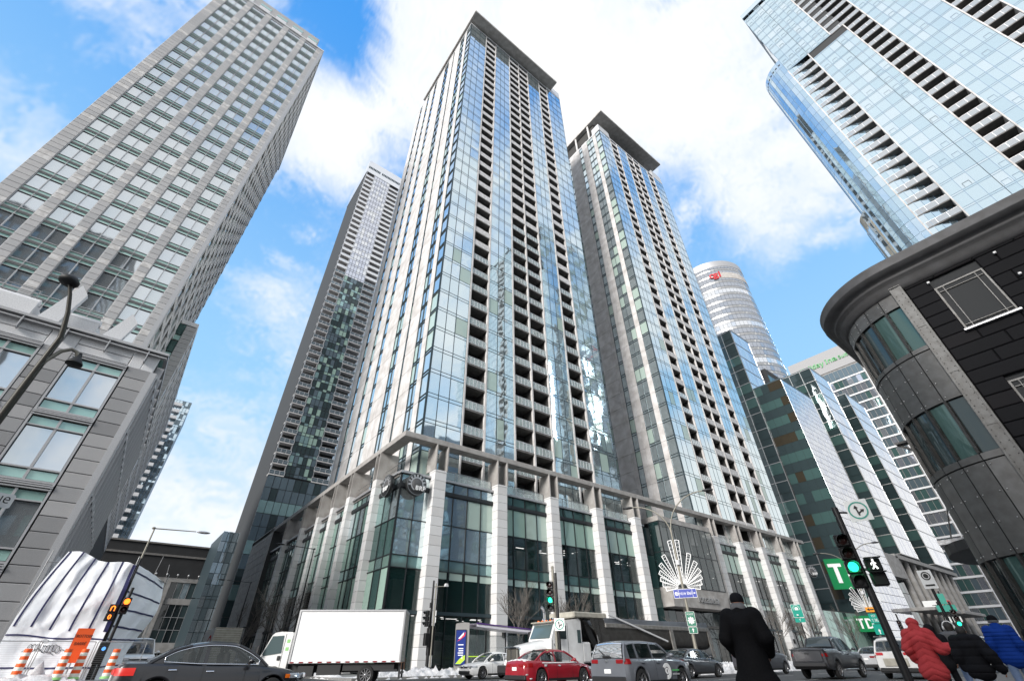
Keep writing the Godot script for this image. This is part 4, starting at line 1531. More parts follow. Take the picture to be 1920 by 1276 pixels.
func stepped_block() -> void:
	var t := thing("stepped_office_block", "dark glass office block stepping back in bays with bright white striped end faces", "office building", Vector3.ZERO)
	# corner x, front z, right end x, height, how far the left face runs back, base height
	var wings := [[155.2, -54.8, 169.5, 107.0, 16.0, 0.0, 1], [155.6, -45.0, 179.9, 79.6, 9.6, 0.0, 0], [198.1, -45.0, 216.5, 100.6, 22.0, 27.0, 1], [236.2, -45.0, 259.8, 101.0, 16.0, 27.0, 1]]
	var fl := 6.05
	for q: Array in wings:
		var w := node("wing", t, Vector3(q[0], 0, q[1]))
		var W: float = q[2] - q[0]
		var top: float = q[3]
		var low: float = q[5]
		var b := MB.new()
		b.span(0.15, W, low, top - 0.1, -0.15, -q[4] - 14.0)
		put("core_wall", b, "core", w)
		var bar := MB.new()
		var n := int((top - maxf(low, 2.0)) / fl)
		var ys := []
		for k in n + 1:
			ys.append(top - (n - k) * fl)
		if q[6] == 1:
			# bays: storey glass with a dark spandrel, steel lines at each floor
			for k in n:
				cells(w, "pane", Vector3.ZERO, Vector3.BACK, Vector3.LEFT, steps(-q[4], 0, int(q[4] / 3.7)), [ys[k], ys[k] + 2.4, ys[k] + fl], 0.1, 0.1, func(i, j): return "glass_dark" if j == 0 else pick_of(["glass_teal_dark", "glass_dark", "glass_dark", "glass_dark", "glass_teal_dark", "glass_teal_dark"]), 0.004)
			var xs := steps(0, W, int(W / 1.5))
			for k in n:
				cells(w, "front_pane", Vector3.ZERO, Vector3.RIGHT, Vector3.BACK, xs, [ys[k], ys[k] + fl], 0.12, 0.1, func(i, j): return pick_of(["glass_white", "glass_white", "glass_lilac", "glass_white"]), 0.006)
			bars(bar, Vector3(0, 0, 0.0), Vector3.RIGHT, Vector3.BACK, [0, W], ys, 0.3, 0.28, 0.2)
			bars(bar, Vector3(-0.01, 0, 0), Vector3.BACK, Vector3.LEFT, steps(-q[4], 0, int(q[4] / 3.7)), ys, 0.2, 0.22, 0.2)
		else:
			ys = steps(4.0, top, 36)
			cells(w, "front_pane", Vector3.ZERO, Vector3.RIGHT, Vector3.BACK, steps(0, W, 32), ys, 0.12, 0.1, func(_i, _j): return pick_of(["glass_white", "glass_lilac", "glass_white"]), 0.004)
			ys = steps(4.0, top, 24)
			cells(w, "pane", Vector3.ZERO, Vector3.BACK, Vector3.LEFT, steps(-q[4], 0, 4), ys, 0.06, 0.1, func(_i, j): return "glass_dark" if j % 2 == 0 else pick_of(["glass_teal_dark", "warm_office", "glass_dark", "glass_teal_dark", "glass_teal_dark"]), 0.004)
		stuff(put("mullion_grid", bar, "steel", w))
		b = MB.new()
		b.span(-0.02, W, top, top + 0.5, 0.05, -q[4] - 14.0)
		put("parapet_cap", b, "mullion", w)
	# recessed floors between and below the wings
	var b := MB.new()
	b.span(156.2, 262, 0, 27, -56.0, -75)
	b.span(180, 262, 27, 99, -56, -75)
	put("recess_wall", b, "core", t)
	cells(t, "recess_pane", Vector3(0, 0, -55.9), Vector3.RIGHT, Vector3.BACK, steps(180, 262, 24), steps(0, 96, 20), 0.2, 0.1, func(_i, _j): return pick_of(["glass_teal_dark", "glass_dark", "glass_black"]), 0.006)
	b = MB.new()
	b.span(190, 262, 26.0, 27.2, -44.9, -60)
	b.span(180, 192, 20.0, 26.5, -44.9, -58)
	put("wing_soffit", b, "concrete_low", t)
	for k in 9:
		b = MB.new()
		b.lathe([Vector2(0.9, 27), Vector2(0.9, 0)], 20, Vector3(196 + k * 7.4, 0, -46.5))
		put("round_column", b, "concrete_low", t)
	for k in 2:
		b = MB.new()
		b.cbox(Vector3(196 + k * 32, 11.6 + k * 0.3, -42.8), Vector3(28, 0.9, 6), 0.1)
		put("entrance_canopy", b, "concrete_low", t)
	for k in 22:
		piece(t, "lobby_panel", Vector3(112 + k * 2.2, 5.0, -50.2), Vector3.RIGHT, Vector3.BACK, 2.1, 9.5, 0.1, pick_of(["curtain", "glass_teal_dark", "glass_green"]), 0.004)
	b = MB.new()
	b.span(111.6, 161, 0, 10, -50.4, -70)
	put("lobby_wall", b, "core", t)
	flush()


func cylinder_tower() -> void:
	var cen := Vector3(216, 0, -78)
	var t := thing("cylinder_tower", "grey cylindrical office tower with red letters near its curved top", "office tower", cen)
	var R := 18.8
	var top := 186.0
	var b := MB.new()
	b.lathe([Vector2(0.01, top), Vector2(R - 0.2, top), Vector2(R - 0.2, 0)], 64)
	put("core_wall", b, "mullion", t)
	var n := 60
	var fl := 4.6
	for j in 26:
		var y := top - 6.0 - j * fl
		for k in n:
			var a := TAU * (k + 0.5) / n
			var nn := Vector3(cos(a), 0, sin(a))
			if nn.dot(-cen) < -40.0:
				continue
			var w := TAU * R / n
			var grey := "glass_drum"
			if j in [4, 9, 14]:
				grey = "glass_white"
			if j == 0 and k > 28 and k < 46 and y > 100:
				grey = "glass_drum"
			piece(t, "pane", nn * R * cos(PI / n) + UP * (y + fl * 0.35), UP.cross(nn), nn, w - 0.12, fl * 0.62, 0.1, grey, 0.004)
			piece(t, "band_panel", nn * R * cos(PI / n) + UP * (y - fl * 0.15), UP.cross(nn), nn, w - 0.1, fl * 0.3, 0.12, "steel", 0.0)
	for k in 40:  # plant room louvres
		var a := PI * 0.30 + k * 0.042
		piece(t, "louvre", Vector3(cos(a), 0, sin(a)) * (R + 0.12) + UP * (top - 11.5), UP.cross(Vector3(cos(a), 0, sin(a))), Vector3(cos(a), 0, sin(a)), 0.68, 4.2, 0.1, "soffit", 0.0)
	b = MB.new()
	b.lathe([Vector2(R - 0.25, top), Vector2(R + 0.1, top), Vector2(R + 0.1, top - 4.4), Vector2(R - 0.2, top - 4.4)], 64)
	put("crown_band", b, "aluminium", t)
	# the wing that stands behind its right side
	b = MB.new()
	b.span(10, 26, 0, 150, 9.0, -8.0)
	put("side_wing", b, "mullion", t)
	for j in 24:
		for k in 6:
			piece(t, "wing_pane", Vector3(11.3 + k * 2.6, 148 - j * 4.6, 9.05), Vector3.RIGHT, Vector3.BACK, 2.4, 4.3, 0.05, pick_of(["glass_white", "glass_lilac"]), 0.006)
	flush()
	var word := "cgi"
	for i in 3:
		var a := 2.66 - i * 0.115
		var o := putm("letter", text_mesh(word[i], 5.2, 0.5, "Droid Sans", true), "sign_red", t)
		o.position = Vector3(cos(a), 0, sin(a)) * (R + 0.35) + UP * (top - 11.0)
		o.rotation.y = PI / 2 - a


func hotel() -> void:
	var t := thing("hotel", "slab hotel with white floor lines and green name along its top", "hotel", Vector3(320, 0, 0))
	var top := 168.5
	var b := MB.new()
	b.span(0.2, 20, 0, top, -83.0, -45.6)
	put("wall", b, "concrete_low", t)
	b = MB.new()
	b.span(-0.2, 0.3, top - 14.5, top + 0.4, -85.0, -44.8)
	put("name_band", b, "granite_pale", t)
	for j in 26:
		var y := top - 22.0 - j * 6.05
		if j > 0:
			cells(t, "window_pane", Vector3.ZERO, Vector3.BACK, Vector3.LEFT, steps(-83, -46, 14), [y, y + 4.9], 0.25, 0.2, func(_i, _j): return pick_of(["glass_slate", "glass_steel", "glass_teal_dark", "glass_lilac", "glass_slate"]), 0.01)
		else:
			cells(t, "window_pane", Vector3.ZERO, Vector3.BACK, Vector3.LEFT, steps(-83, -46, 14), [y, y + 6.4], 0.25, 0.2, func(_i, _j): return "glass_slate", 0.004)
		b = MB.new()
		b.span(-0.3, 0.2, y - 1.0, y - 0.1, -83.2, -45.4)
		put("floor_line", b, "white_metal", t)
	b = MB.new()
	b.span(-0.4, 0.4, 0, top - 14, -45.5, -44.6)
	put("corner_trim", b, "white_metal", t)
	var o := putm("lettering", text_mesh("Holiday Inn", 4.4, 0.4), "letter_green", t)
	o.rotation.y = -PI / 2
	o.position = Vector3(-0.6, top - 7.5, -67.5)
	o = putm("lettering", text_mesh("& Suites", 3.2, 0.4), "letter_green", t)
	o.rotation.y = -PI / 2
	o.position = Vector3(-0.6, top - 7.8, -52.0)
	flush()


func south_side() -> void:
	# buildings behind the camera: the photograph shows them only as reflections in the glass
	for q: Array in [["brown_office_tower", "brown office tower south of the boulevard, seen mirrored in the granite tower", Vector3(-72, 0, 30), 34.0, 30.0, 112.0, "olive_metal"], ["blue_office_tower", "blue glass office tower south of the boulevard, seen mirrored in the podium glass", Vector3(40, 0, 58), 46.0, 30.0, 74.0, "mullion_blue"], ["dark_low_block", "low dark block south of the boulevard, seen mirrored in the podium corner", Vector3(-34, 0, 4), 26.0, 22.0, 20.0, "arena_dark"]]:
		var t := thing(q[0], q[1], "office building", q[2])
		var b := MB.new()
		b.span(0, q[3], 0, q[5], 0, q[4])
		put("wall", b, q[6], t)
		for j in int(q[5] / 3.9) - 1:
			for k in int(q[3] / 3.2) - 1:
				piece(t, "window", Vector3(2.4 + k * 3.2, 3.4 + j * 3.9, -0.04), Vector3.LEFT, Vector3.FORWARD, 3.0 if q[6] == "mullion_blue" else 2.5, 3.5 if q[6] == "mullion_blue" else 2.2, 0.05, pick_of(["glass_blue_deep", "glass_teal", "curtain_pale", "glass_blue"]) if q[6] == "mullion_blue" else pick_of(["glass_teal_dark", "glass_slate", "glass_dark"]), 0.006)
			for k in int(q[4] / 3.2) - 1:
				piece(t, "window", Vector3(q[3] + 0.04, 3.4 + j * 3.9, 2.4 + k * 3.2), Vector3.FORWARD, Vector3.RIGHT, 2.5, 2.2, 0.05, pick_of(["glass_teal_dark", "glass_slate", "glass_dark"]), 0.006)
	flush()


# ---------------------------------------------------------------- ground
func snow_heap(called: String, a: Vector3, c: Vector3, w: float, h: float, seed_: int) -> MB:
	var f := FastNoiseLite.new()
	f.seed = seed_
	f.frequency = 1.1
	f.fractal_octaves = 4
	var b := MB.new()
	var n := int(a.distance_to(c) / 0.22) + 2
	var side := (c - a).cross(UP).normalized()
	var rows := []
	for i in n:
		var row := PackedVector3Array()
		var t := float(i) / (n - 1)
		var end := minf(1.0, minf(t, 1 - t) * n * 0.12)
		for j in 13:
			var s := j / 6.0 - 1.0
			var p := a.lerp(c, t) + side * s * w * (0.85 + 0.25 * f.get_noise_2d(t * 40.0, 3.0))
			var bump := f.get_noise_3d(p.x * 1.6, 0.0, p.z * 1.6)
			p.y += maxf(0.0, (1 - s * s) * h * end * (0.65 + 0.9 * bump)) + 0.006 - (0.1 if absf(s) > 0.99 else 0.0)
			row.append(p)
		rows.append(row)
	b.surf(rows, true)
	return b


func ground() -> void:
	var b := MB.new()
	b.quad(Vector3(-900, -0.06, 900), Vector3(900, -0.06, 900), Vector3(900, -0.06, -900), Vector3(-900, -0.06, -900))
	setting("ground", b, "earth")
	b = MB.new()
	b.quad(Vector3(-400, 0, -7.4), Vector3(600, 0, -7.4), Vector3(600, 0, -34.6), Vector3(-400, 0, -34.6))
	setting("road", b, "asphalt")
	b = MB.new()
	b.quad(Vector3(1.6, -0.004, -34.6), Vector3(13.4, -0.004, -34.6), Vector3(13.4, -0.004, -165), Vector3(1.6, -0.004, -165))
	b.quad(Vector3(1.6, -0.004, 120), Vector3(13.4, -0.004, 120), Vector3(13.4, -0.004, -7.4), Vector3(1.6, -0.004, -7.4))
	setting("road", b, "asphalt")
	# pavements with kerbs; the camera stands on the one at the near corner
	for q: Array in [[13.7, 600, -34.9, -41.5], [13.7, 18.4, -41.5, -165], [-400, 1.3, -34.9, -40.5], [-3.9, 1.3, -40.5, -165], [13.7, 600, -0.3, -7.1], [13.7, 21.9, 120, -0.3], [-400, 1.3, 60, -7.1]]:
		b = MB.new()
		b.span(q[0], q[1], -0.1, 0.13, q[2], q[3])
		setting("pavement", b, "pavement")
		b = MB.new()
		for e: float in [q[2], q[3]]:
			if absf(e + 34.9) < 0.1 or absf(e + 7.1) < 0.1:
				var o := 0.3 if e < -20 else -0.3
				b.span(q[0], q[1], -0.1, 0.14, e, e + o)
		if not b.ix.is_empty():
			setting("kerb", b, "kerb")
	b = MB.new()
	b.span(17.5, 260, -0.02, 0.12, -22.3, -23.6)
	setting("median_kerb", b, "kerb")
	b = MB.new()
	for k in 40:
		for z: float in [-13.2, -17.2]:
			b.span(22 + k * 6.0, 25 + k * 6.0, 0.001, 0.004, z - 0.06, z + 0.06)
		b.span(22 + k * 6.0, 25 + k * 6.0, 0.001, 0.004, -28.9, -28.8)
	b.span(14.5, 15.1, 0.001, 0.004, -8, -21.5)
	for k in 12:
		b.span(2.2 + k * 0.95, 2.7 + k * 0.95, 0.001, 0.004, -30.8, -34.2)
	setting("road_markings", b, "road_paint")
	var list := [["snow_bank", Vector3(23, 0.1, -22.95), Vector3(120, 0.1, -22.95), 0.9, 0.6], ["snow_bank", Vector3(13.9, 0.1, -35.4), Vector3(40, 0.1, -35.6), 1.0, 0.55], ["snow_bank", Vector3(41, 0.1, -35.6), Vector3(110, 0.1, -35.6), 0.9, 0.5], ["snow_bank", Vector3(-18, 0.1, -35.6), Vector3(0.9, 0.1, -36.0), 1.1, 0.62], ["snow_bank", Vector3(-3.0, 0.1, -37.6), Vector3(-1.2, 0.1, -37.6), 1.0, 2.1], ["snow_bank", Vector3(14.2, 0.1, -38), Vector3(14.4, 0.1, -90), 0.6, 0.4]]
	for i in list.size():
		var q: Array = list[i]
		setting(q[0], snow_heap(q[0], q[1], q[2], q[3], q[4], 40 + i), "snow")
	b = MB.new()
	b.quad(Vector3(13.8, 0.136, -35.4), Vector3(110, 0.136, -35.4), Vector3(110, 0.136, -38.2), Vector3(13.8, 0.136, -38.2))
	setting("snow_cover", b, "snow")


# ---------------------------------------------------------------- street furniture
func frame_of(face: Vector3) -> Basis:  # upright axes for something that faces that way
	var z := Vector3(face.x, 0, face.z).normalized()
	return Basis(UP.cross(z), UP, z)


func plate(parent: Node3D, called: String, c: Vector3, f: Basis, w: float, h: float, d: float, m: String, r := 0.04) -> MeshInstance3D:
	var b := MB.new()
	var p := PackedVector2Array()
	for q: Array in [[1, 1, 0], [-1, 1, 90], [-1, -1, 180], [1, -1, 270]]:
		for k in 4:
			var a := deg_to_rad(q[2] + k * 30.0)
			p.append(Vector2(q[0] * (w / 2 - r) + r * cos(a), q[1] * (h / 2 - r) + r * sin(a)))
	b.prism(p, 0, d)
	var o := put(called, b, m, parent)
	o.transform = Transform3D(f, c)
	return o


func flat(parent: Node3D, called: String, c: Vector3, f: Basis, poly: Array, m: String, z0 := 0.0, z1 := 0.006) -> void:
	var b := MB.new()
	b.prism(PackedVector2Array(poly), z0, z1)
	put(called, b, m, parent).transform = Transform3D(f, c)


func disc(r: float, n := 28, c := Vector2.ZERO) -> Array:
	var p := []
	for k in n:
		p.append(c + Vector2(cos(TAU * k / n), sin(TAU * k / n)) * r)
	return p


func ring(parent: Node3D, called: String, c: Vector3, f: Basis, r0: float, r1: float, m: String, a0 := 0.0, a1 := TAU, d := 0.006) -> void:
	var b := MB.new()
	var n := 36
	for k in n:
		var a := lerpf(a0, a1, float(k) / n)
		var e := lerpf(a0, a1, float(k + 1) / n)
		b.prism(PackedVector2Array([Vector2(cos(a), sin(a)) * r0, Vector2(cos(a), sin(a)) * r1, Vector2(cos(e), sin(e)) * r1, Vector2(cos(e), sin(e)) * r0]), 0, d)
	put(called, b, m, parent).transform = Transform3D(f, c)


func words(parent: Node3D, s: String, c: Vector3, f: Basis, h: float, m: String, d := 0.008, bold := false) -> void:
	putm("lettering", text_mesh(s, h, d, "Droid Sans", bold), m, parent).transform = Transform3D(f, c)


func arrow(parent: Node3D, c: Vector3, f: Basis, from: Vector2, to: Vector2, w: float, m: String) -> void:
	var t := (to - from).normalized()
	var s := Vector2(-t.y, t.x)
	var neck := to - t * w * 2.2
	flat(parent, "arrow", c, f, [from - s * w / 2, neck - s * w / 2, neck - s * w * 1.4, to, neck + s * w * 1.4, neck + s * w / 2, from + s * w / 2], m)


func turn_sign(at: Vector3, f: Basis, w: float, label: String) -> void:
	var t := thing("direction_sign", label, "road sign", at)
	plate(t, "panel", Vector3.ZERO, f, w, w * 1.04, 0.012, "sign_white", w * 0.04)
	ring(t, "ring", f.z * 0.014, f, w * 0.36, w * 0.43, "sign_ring")
	arrow(t, f.z * 0.013, f, Vector2(-0.02, -0.25) * w, Vector2(-0.08, 0.27) * w, w * 0.075, "ink")
	arrow(t, f.z * 0.0145, f, Vector2(-0.05, -0.16) * w, Vector2(0.26, 0.03) * w, w * 0.07, "ink")


func signal_head(t: Node3D, c: Vector3, f: Basis, lenses: Array, s := 1.0) -> void:  # stacked housings from the top down, each with its visor
	for k in lenses.size():
		var p := c - UP * (0.31 * s * k)
		var b := MB.new()
		b.cbox(Vector3.ZERO, Vector3(0.3, 0.3, 0.2) * s, 0.03)
		var rows := []
		for z: float in [0.1, 0.32]:
			var row := PackedVector3Array()
			for j in 13:
				var a := lerpf(-0.35, PI + 0.35, j / 12.0)
				row.append(Vector3(cos(a) * 0.13, sin(a) * 0.13 - (0.02 if z > 0.2 else 0.0), z - (0.09 if z > 0.2 and (j < 3 or j > 9) else 0.0)) * s)
			rows.append(row)
		b.surf(rows)
		put("signal_housing", b, "black_metal", t).transform = Transform3D(f, p)
		b = MB.new()
		b.ball(Vector3(0, 0, 0.09) * s, Vector3(0.115, 0.115, 0.045) * s, 14, Basis(Vector3.RIGHT, Vector3.BACK, Vector3.DOWN) if false else Basis.IDENTITY)
		put("signal_lens", b, lenses[k], t).transform = Transform3D(f, p)


func glow(at: Vector3, c: Color, e: float, parent: Node3D) -> void:
	var l := OmniLight3D.new()
	l.name = "signal_light"
	l.light_color = c
	l.light_energy = e
	l.omni_range = 12.0
	l.omni_attenuation = 2.0
	l.light_size = 0.1
	l.shadow_enabled = true
	l.position = at
	parent.add_child(l, true)


func pole(t: Node3D, foot: Vector3, h: float, r0: float, r1: float, m: String) -> void:
	var b := MB.new()
	b.lathe([Vector2(0.005, h), Vector2(r1, h), Vector2(r0, 0.0)], 14, foot)
	put("pole", b, m, t)


func street_lamps() -> void:
	# the near ornamental lamp, its two heads against the granite tower
	var t := thing("street_lamp", "dark olive street lamp with two curved arms in front of the granite building", "street lamp", Vector3(-1.98, 0.13, -7.75))
	var b := MB.new()
	b.lathe([Vector2(0.034, 4.6), Vector2(0.042, 3.9), Vector2(0.05, 1.2), Vector2(0.09, 1.1), Vector2(0.1, 0.1), Vector2(0.16, 0.0)], 14)
	put("pole", b, "olive_metal", t)
	b = MB.new()
	b.tube([Vector3(0, 4.58, 0), Vector3(-0.03, 4.72, 0.01), Vector3(-0.1, 4.98, 0.03), Vector3(-0.2, 5.25, 0.05), Vector3(-0.27, 5.4, 0.07)], [0.034, 0.032, 0.028, 0.025, 0.022], 10)
	put("arm", b, "olive_metal", t)
	b = MB.new()
	b.tube([Vector3(0.0, 4.0, 0), Vector3(0.02, 4.2, 0), Vector3(0.09, 4.4, -0.02), Vector3(0.17, 4.48, -0.04), Vector3(0.24, 4.46, -0.05), Vector3(0.275, 4.38, -0.06)], [0.026], 10)
	put("arm", b, "lamp_grey", t)
	b = MB.new()
	b.lathe([Vector2(0.01, 0.09), Vector2(0.06, 0.08), Vector2(0.12, 0.02), Vector2(0.125, -0.02), Vector2(0.1, -0.06), Vector2(0.01, -0.07)], 18, Vector3(-0.3, 5.46, 0.07), Basis(Vector3.FORWARD, 0.15))
	put("lamp_head", b, "plastic_black", t)
	b = MB.new()
	b.lathe([Vector2(0.02, 0.14), Vector2(0.035, 0.08), Vector2(0.05, 0.05), Vector2(0.095, -0.02), Vector2(0.095, -0.045), Vector2(0.01, -0.05)], 18, Vector3(0.28, 4.32, -0.06))
	put("lamp_head", b, "plastic_black", t)

	# plain lamps with one straight arm
	for q: Array in [[Vector3(0.12, 0.13, -38), 8.0, 2.75, "black street lamp with pale arm rising behind the orange signal on the left", 1.0], [Vector3(13.15, 0.13, -48.2), 9.75, -3.1, "black street lamp whose arm crosses the stone columns above the white truck", -1.0], [Vector3(12.7, 0.13, -71.9), 9.35, -3.4, "black street lamp in front of the end wall of the podium", -1.0], [Vector3(12.6, 0.13, -96.0), 9.35, -3.4, "most distant black street lamp near the arena", -1.0]]:
		t = thing("street_lamp", q[3], "street lamp", q[0], 0.0, "single arm street lamps on the side street")
		var h: float = q[1]
		var far: float = q[2]
		b = MB.new()
		b.lathe([Vector2(0.06, h * 0.78), Vector2(0.1, 1.2), Vector2(0.15, 1.1), Vector2(0.16, 0)], 12)
		put("pole", b, "black_metal", t)
		b = MB.new()
		b.tube([Vector3(0, h * 0.78, 0), Vector3(0, h, 0)], [0.055, 0.045], 10)
		put("pole_top", b, "lamp_grey" if far > 0 else "black_metal", t)
		b = MB.new()
		b.tube([Vector3(-0.1 * q[4], h, 0), Vector3(far * 0.5, h + 0.06, 0), Vector3(far * 0.84, h + 0.1, 0)], [0.04, 0.035, 0.03], 8)
		b.ball(Vector3(-0.05 * q[4], h + 0.02, 0), Vector3(0.11, 0.08, 0.09), 10)
		put("arm", b, "lamp_grey" if far > 0 else "black_metal", t)
		b = MB.new()
		b.ball(Vector3(far, h + 0.1, 0), Vector3(0.42, 0.085, 0.16), 12)
		put("lamp_head", b, "aluminium" if far > 0 else "black_metal", t)
		if far < 0:
			b = MB.new()
			b.tube([Vector3(0, 4.4, 0), Vector3(0.8, 4.45, 0)], [0.03], 8)
			b.ball(Vector3(0.9, 4.5, 0), Vector3(0.28, 0.08, 0.12), 10)
			put("low_arm", b, "black_metal", t)

	# tall boulevard lamps with two swan necks and wire starburst decorations
	for q: Array in [[Vector3(35.2, 0.1, -22.9), "tall grey lamp with two swan necks and a white starburst, carrying the blue arena sign"], [Vector3(72.8, 0.1, -22.3), "more distant grey swan neck lamp with starburst beside the green bank sign"]]:
		t = thing("boulevard_lamp", q[1], "street lamp", q[0], 0.0, "twin swan neck lamps on the median")
		b = MB.new()
		b.lathe([Vector2(0.07, 9.5), Vector2(0.13, 1.5), Vector2(0.17, 1.4), Vector2(0.19, 0)], 14)
		put("pole", b, "lamp_grey", t)
		var p := Vector3(0.54, 0, 0.84)
		for s: float in [-1.0, 1.0]:
			b = MB.new()
			var pts := []
			for k in 13:
				var u := k / 12.0
				pts.append(p * s * ((3.3 if s > 0 else 2.9) * (1 - cos(u * PI * 0.5)) + 0.0) + UP * (9.4 + (3.3 if s > 0 else 2.5) * sin(u * PI * 0.5)))
			b.tube(pts, [0.075, 0.05], 10)
			put("arm", b, "lamp_grey", t)
			b = MB.new()
			b.ball(p * s * (3.75 if s > 0 else 3.3) + UP * (12.72 if s > 0 else 11.88), Vector3(0.5, 0.11, 0.2), 12, Basis(p * s, UP, (p * s).cross(UP)))
			put("lamp_head", b, "dark_metal", t)
			b = MB.new()
			for k in 7:
				var ang := deg_to_rad(lerpf(3.0, 93.0, pow(k / 6.0, 0.9)))
				var far := lerpf(3.5, 1.2, pow(k / 6.0, 0.5))
				var d := p * s * sin(ang) + UP * cos(ang)
				var e := p * s * cos(ang) - UP * sin(ang)
				var o := UP * 5.45 + p * s * 0.12
				var c := [o + d * 0.25 - e * 0.03, o + d * far - e * 0.16, o + d * (far * 0.985) + e * 0.16, o + d * 0.25 + e * 0.03]
				for i in 4:
					b.bar(c[i], c[(i + 1) % 4], 0.045, 0.045)
				for i in 9:
					var u0 := 0.2 + i * 0.088
					var g := o + d * far * u0
					b.bar(g - e * 0.15 * u0, g + d * far * 0.05 + e * 0.15 * u0, 0.012, 0.012)
					b.bar(g + e * 0.15 * u0, g + d * far * 0.05 - e * 0.15 * u0, 0.012, 0.012)
			put("starburst", b, "paper_white", t)
		b = MB.new()
		b.cbox(Vector3(-0.1, 7.2, 0.1), Vector3(0.26, 0.36, 0.26), 0.03)
		put("junction_box", b, "white_metal", t)


func signals_and_signs() -> void:
	# near right corner
	var west := frame_of(Vector3(-0.94, 0, 0.2))
	var t := thing("traffic_signal", "near black traffic signal with lit green lens and white walking figure", "traffic light", Vector3(14.39, 0.13, -4.22))
	pole(t, Vector3.ZERO, 4.1, 0.09, 0.075, "black_metal")
	var f := frame_of(Vector3(-0.9, 0, 0.44))
	signal_head(t, Vector3(-0.12, 3.28, -0.12), f, ["lens_off", "lens_off", "glow_green", "plastic_black"], 1.0)
	glow(Vector3(-0.12, 2.66, -0.12) + f.z * 0.3, Color(0.1, 1.0, 0.6), 0.25, t)
	var b := MB.new()
	for k in 2:
		b.cbox(Vector3(0, -0.31 * k, 0), Vector3(0.32, 0.3, 0.2), 0.03)
		b.span(-0.17, 0.17, 0.13 - 0.31 * k, 0.15 - 0.31 * k, 0.1, 0.25)
	var o := put("walk_signal", b, "black_metal", t)
	o.transform = Transform3D(f, Vector3(0.06, 2.68, 0.28))
	walker(t, Vector3(0.06, 2.68, 0.28) + f.z * 0.112, f, 0.24)
	b = MB.new()
	b.tube([Vector3(0, 3.98, 0), Vector3(0.02, 3.9, 0.34)], [0.025], 8)
	b.tube([Vector3(0, 3.05, 0), Vector3(-0.1, 3.05, -0.12)], [0.03], 8)
	b.tube([Vector3(0, 2.6, 0), Vector3(0.05, 2.6, 0.25)], [0.03], 8)
	put("bracket", b, "black_metal", t)
	turn_sign(Vector3(14.42, 4.06, -3.72), west, 0.5, "white square sign with green ring and straight or right arrows above the lit walking figure")

	# median signal in front of the white truck tractor
	t = thing("traffic_signal", "black traffic signal with green light beside the white truck tractor", "traffic light", Vector3(21.1, 0.1, -22.6))
	pole(t, Vector3.ZERO, 5.3, 0.09, 0.08, "black_metal")
	b = MB.new()
	b.lathe([Vector2(0.08, 5.6), Vector2(0.08, 0)], 12, Vector3(-0.17, 0, -0.06))
	b.ball(Vector3(-0.17, 5.6, -0.06), Vector3.ONE * 0.1, 10)
	put("second_pole", b, "lamp_grey", t)
	f = frame_of(Vector3(-0.85, 0, 0.5))
	signal_head(t, Vector3(-0.32, 4.62, -0.19), f, ["lens_off", "lens_off", "glow_green", "plastic_black"], 1.3)
	glow(Vector3(-0.32, 3.8, -0.19) + f.z * 0.4, Color(0.1, 1.0, 0.6), 0.2, t)
	turn_sign(Vector3(21.02, 2.66, -22.42), frame_of(Vector3(-0.7, 0, 0.7)), 0.6, "white square sign with green ring in front of the truck tractor")

	# far corner signal
	t = thing("traffic_signal", "black traffic signal with side heads and street name blades before the podium corner", "traffic light", Vector3(19.85, 0.13, -35.9))
	pole(t, Vector3.ZERO, 6.2, 0.13, 0.07, "black_metal")
	b = MB.new()
	b.lathe([Vector2(0.05, 6.0), Vector2(0.06, 0)], 10, Vector3(0.2, 0, 0.1))
	b.tube([Vector3(0, 5.75, 0), Vector3(0.9, 5.8, 0.4)], [0.03], 8)
	put("second_pole", b, "lamp_grey", t)
	b = MB.new()
	b.prism(PackedVector2Array([Vector2(-0.16, 0), Vector2(0.16, 0), Vector2(0.08, 0.22), Vector2(-0.08, 0.22)]), -0.12, 0.12, Vector3(0.95, 5.78, 0.42))
	put("camera_box", b, "white_metal", t)
	f = frame_of(Vector3(-1, 0, 0.1))
	signal_head(t, Vector3(-0.32, 3.9, 0.0), f, ["plastic_black", "plastic_black", "plastic_black"], 1.15)
	f = frame_of(Vector3(0.3, 0, 1))
	b = MB.new()
	b.cbox(Vector3(-0.28, 2.2, 0.05), Vector3(0.36, 0.8, 0.3), 0.03)
	b.cbox(Vector3(0.3, 2.15, -0.25), Vector3(0.5, 1.9, 0.4), 0.04)
	b.cbox(Vector3(-0.1, 4.45, 0.05), Vector3(0.16, 0.36, 0.2), 0.02)
	put("control_box", b, "black_metal", t)
	b = MB.new()
	b.cbox(Vector3(0, 0.2, 0), Vector3(0.55, 0.6, 0.55), 0.04)
	put("pole_base", b, "dark_metal", t)
	for k in 2:
		plate(t, "street_name_blade", Vector3(0.3, 3.9 - k * 0.45, 0.12), frame_of(Vector3(1, 0, 0.35)), 0.7, 0.38, 0.02, "sign_white")

	# left corner: vehicle signal and hand signal on one post
	t = thing("traffic_signal", "black traffic signal with orange lights in front of the white tarpaulin", "traffic light", Vector3(0.2, 0.13, -37.6))
	pole(t, Vector3(0.16, 0, 0), 4.6, 0.08, 0.08, "black_metal")
	f = frame_of(Vector3(0, 0, 1))
	signal_head(t, Vector3(0.16, 3.86, 0.2), f, ["glow_orange", "lens_off"], 1.35)
	glow(Vector3(0.16, 3.86, 0.7), Color(1, 0.35, 0.05), 0.3, t)
	b = MB.new()
	for k in 2:
		b.cbox(Vector3(-0.34, 3.5 - k * 0.42, 0.15), Vector3(0.42, 0.41, 0.25), 0.03)
	put("walk_signal", b, "black_metal", t)
	ring(t, "hand_symbol", Vector3(-0.34, 3.52, 0.285), f, 0.06, 0.11, "glow_orange", -0.3, PI + 0.3)
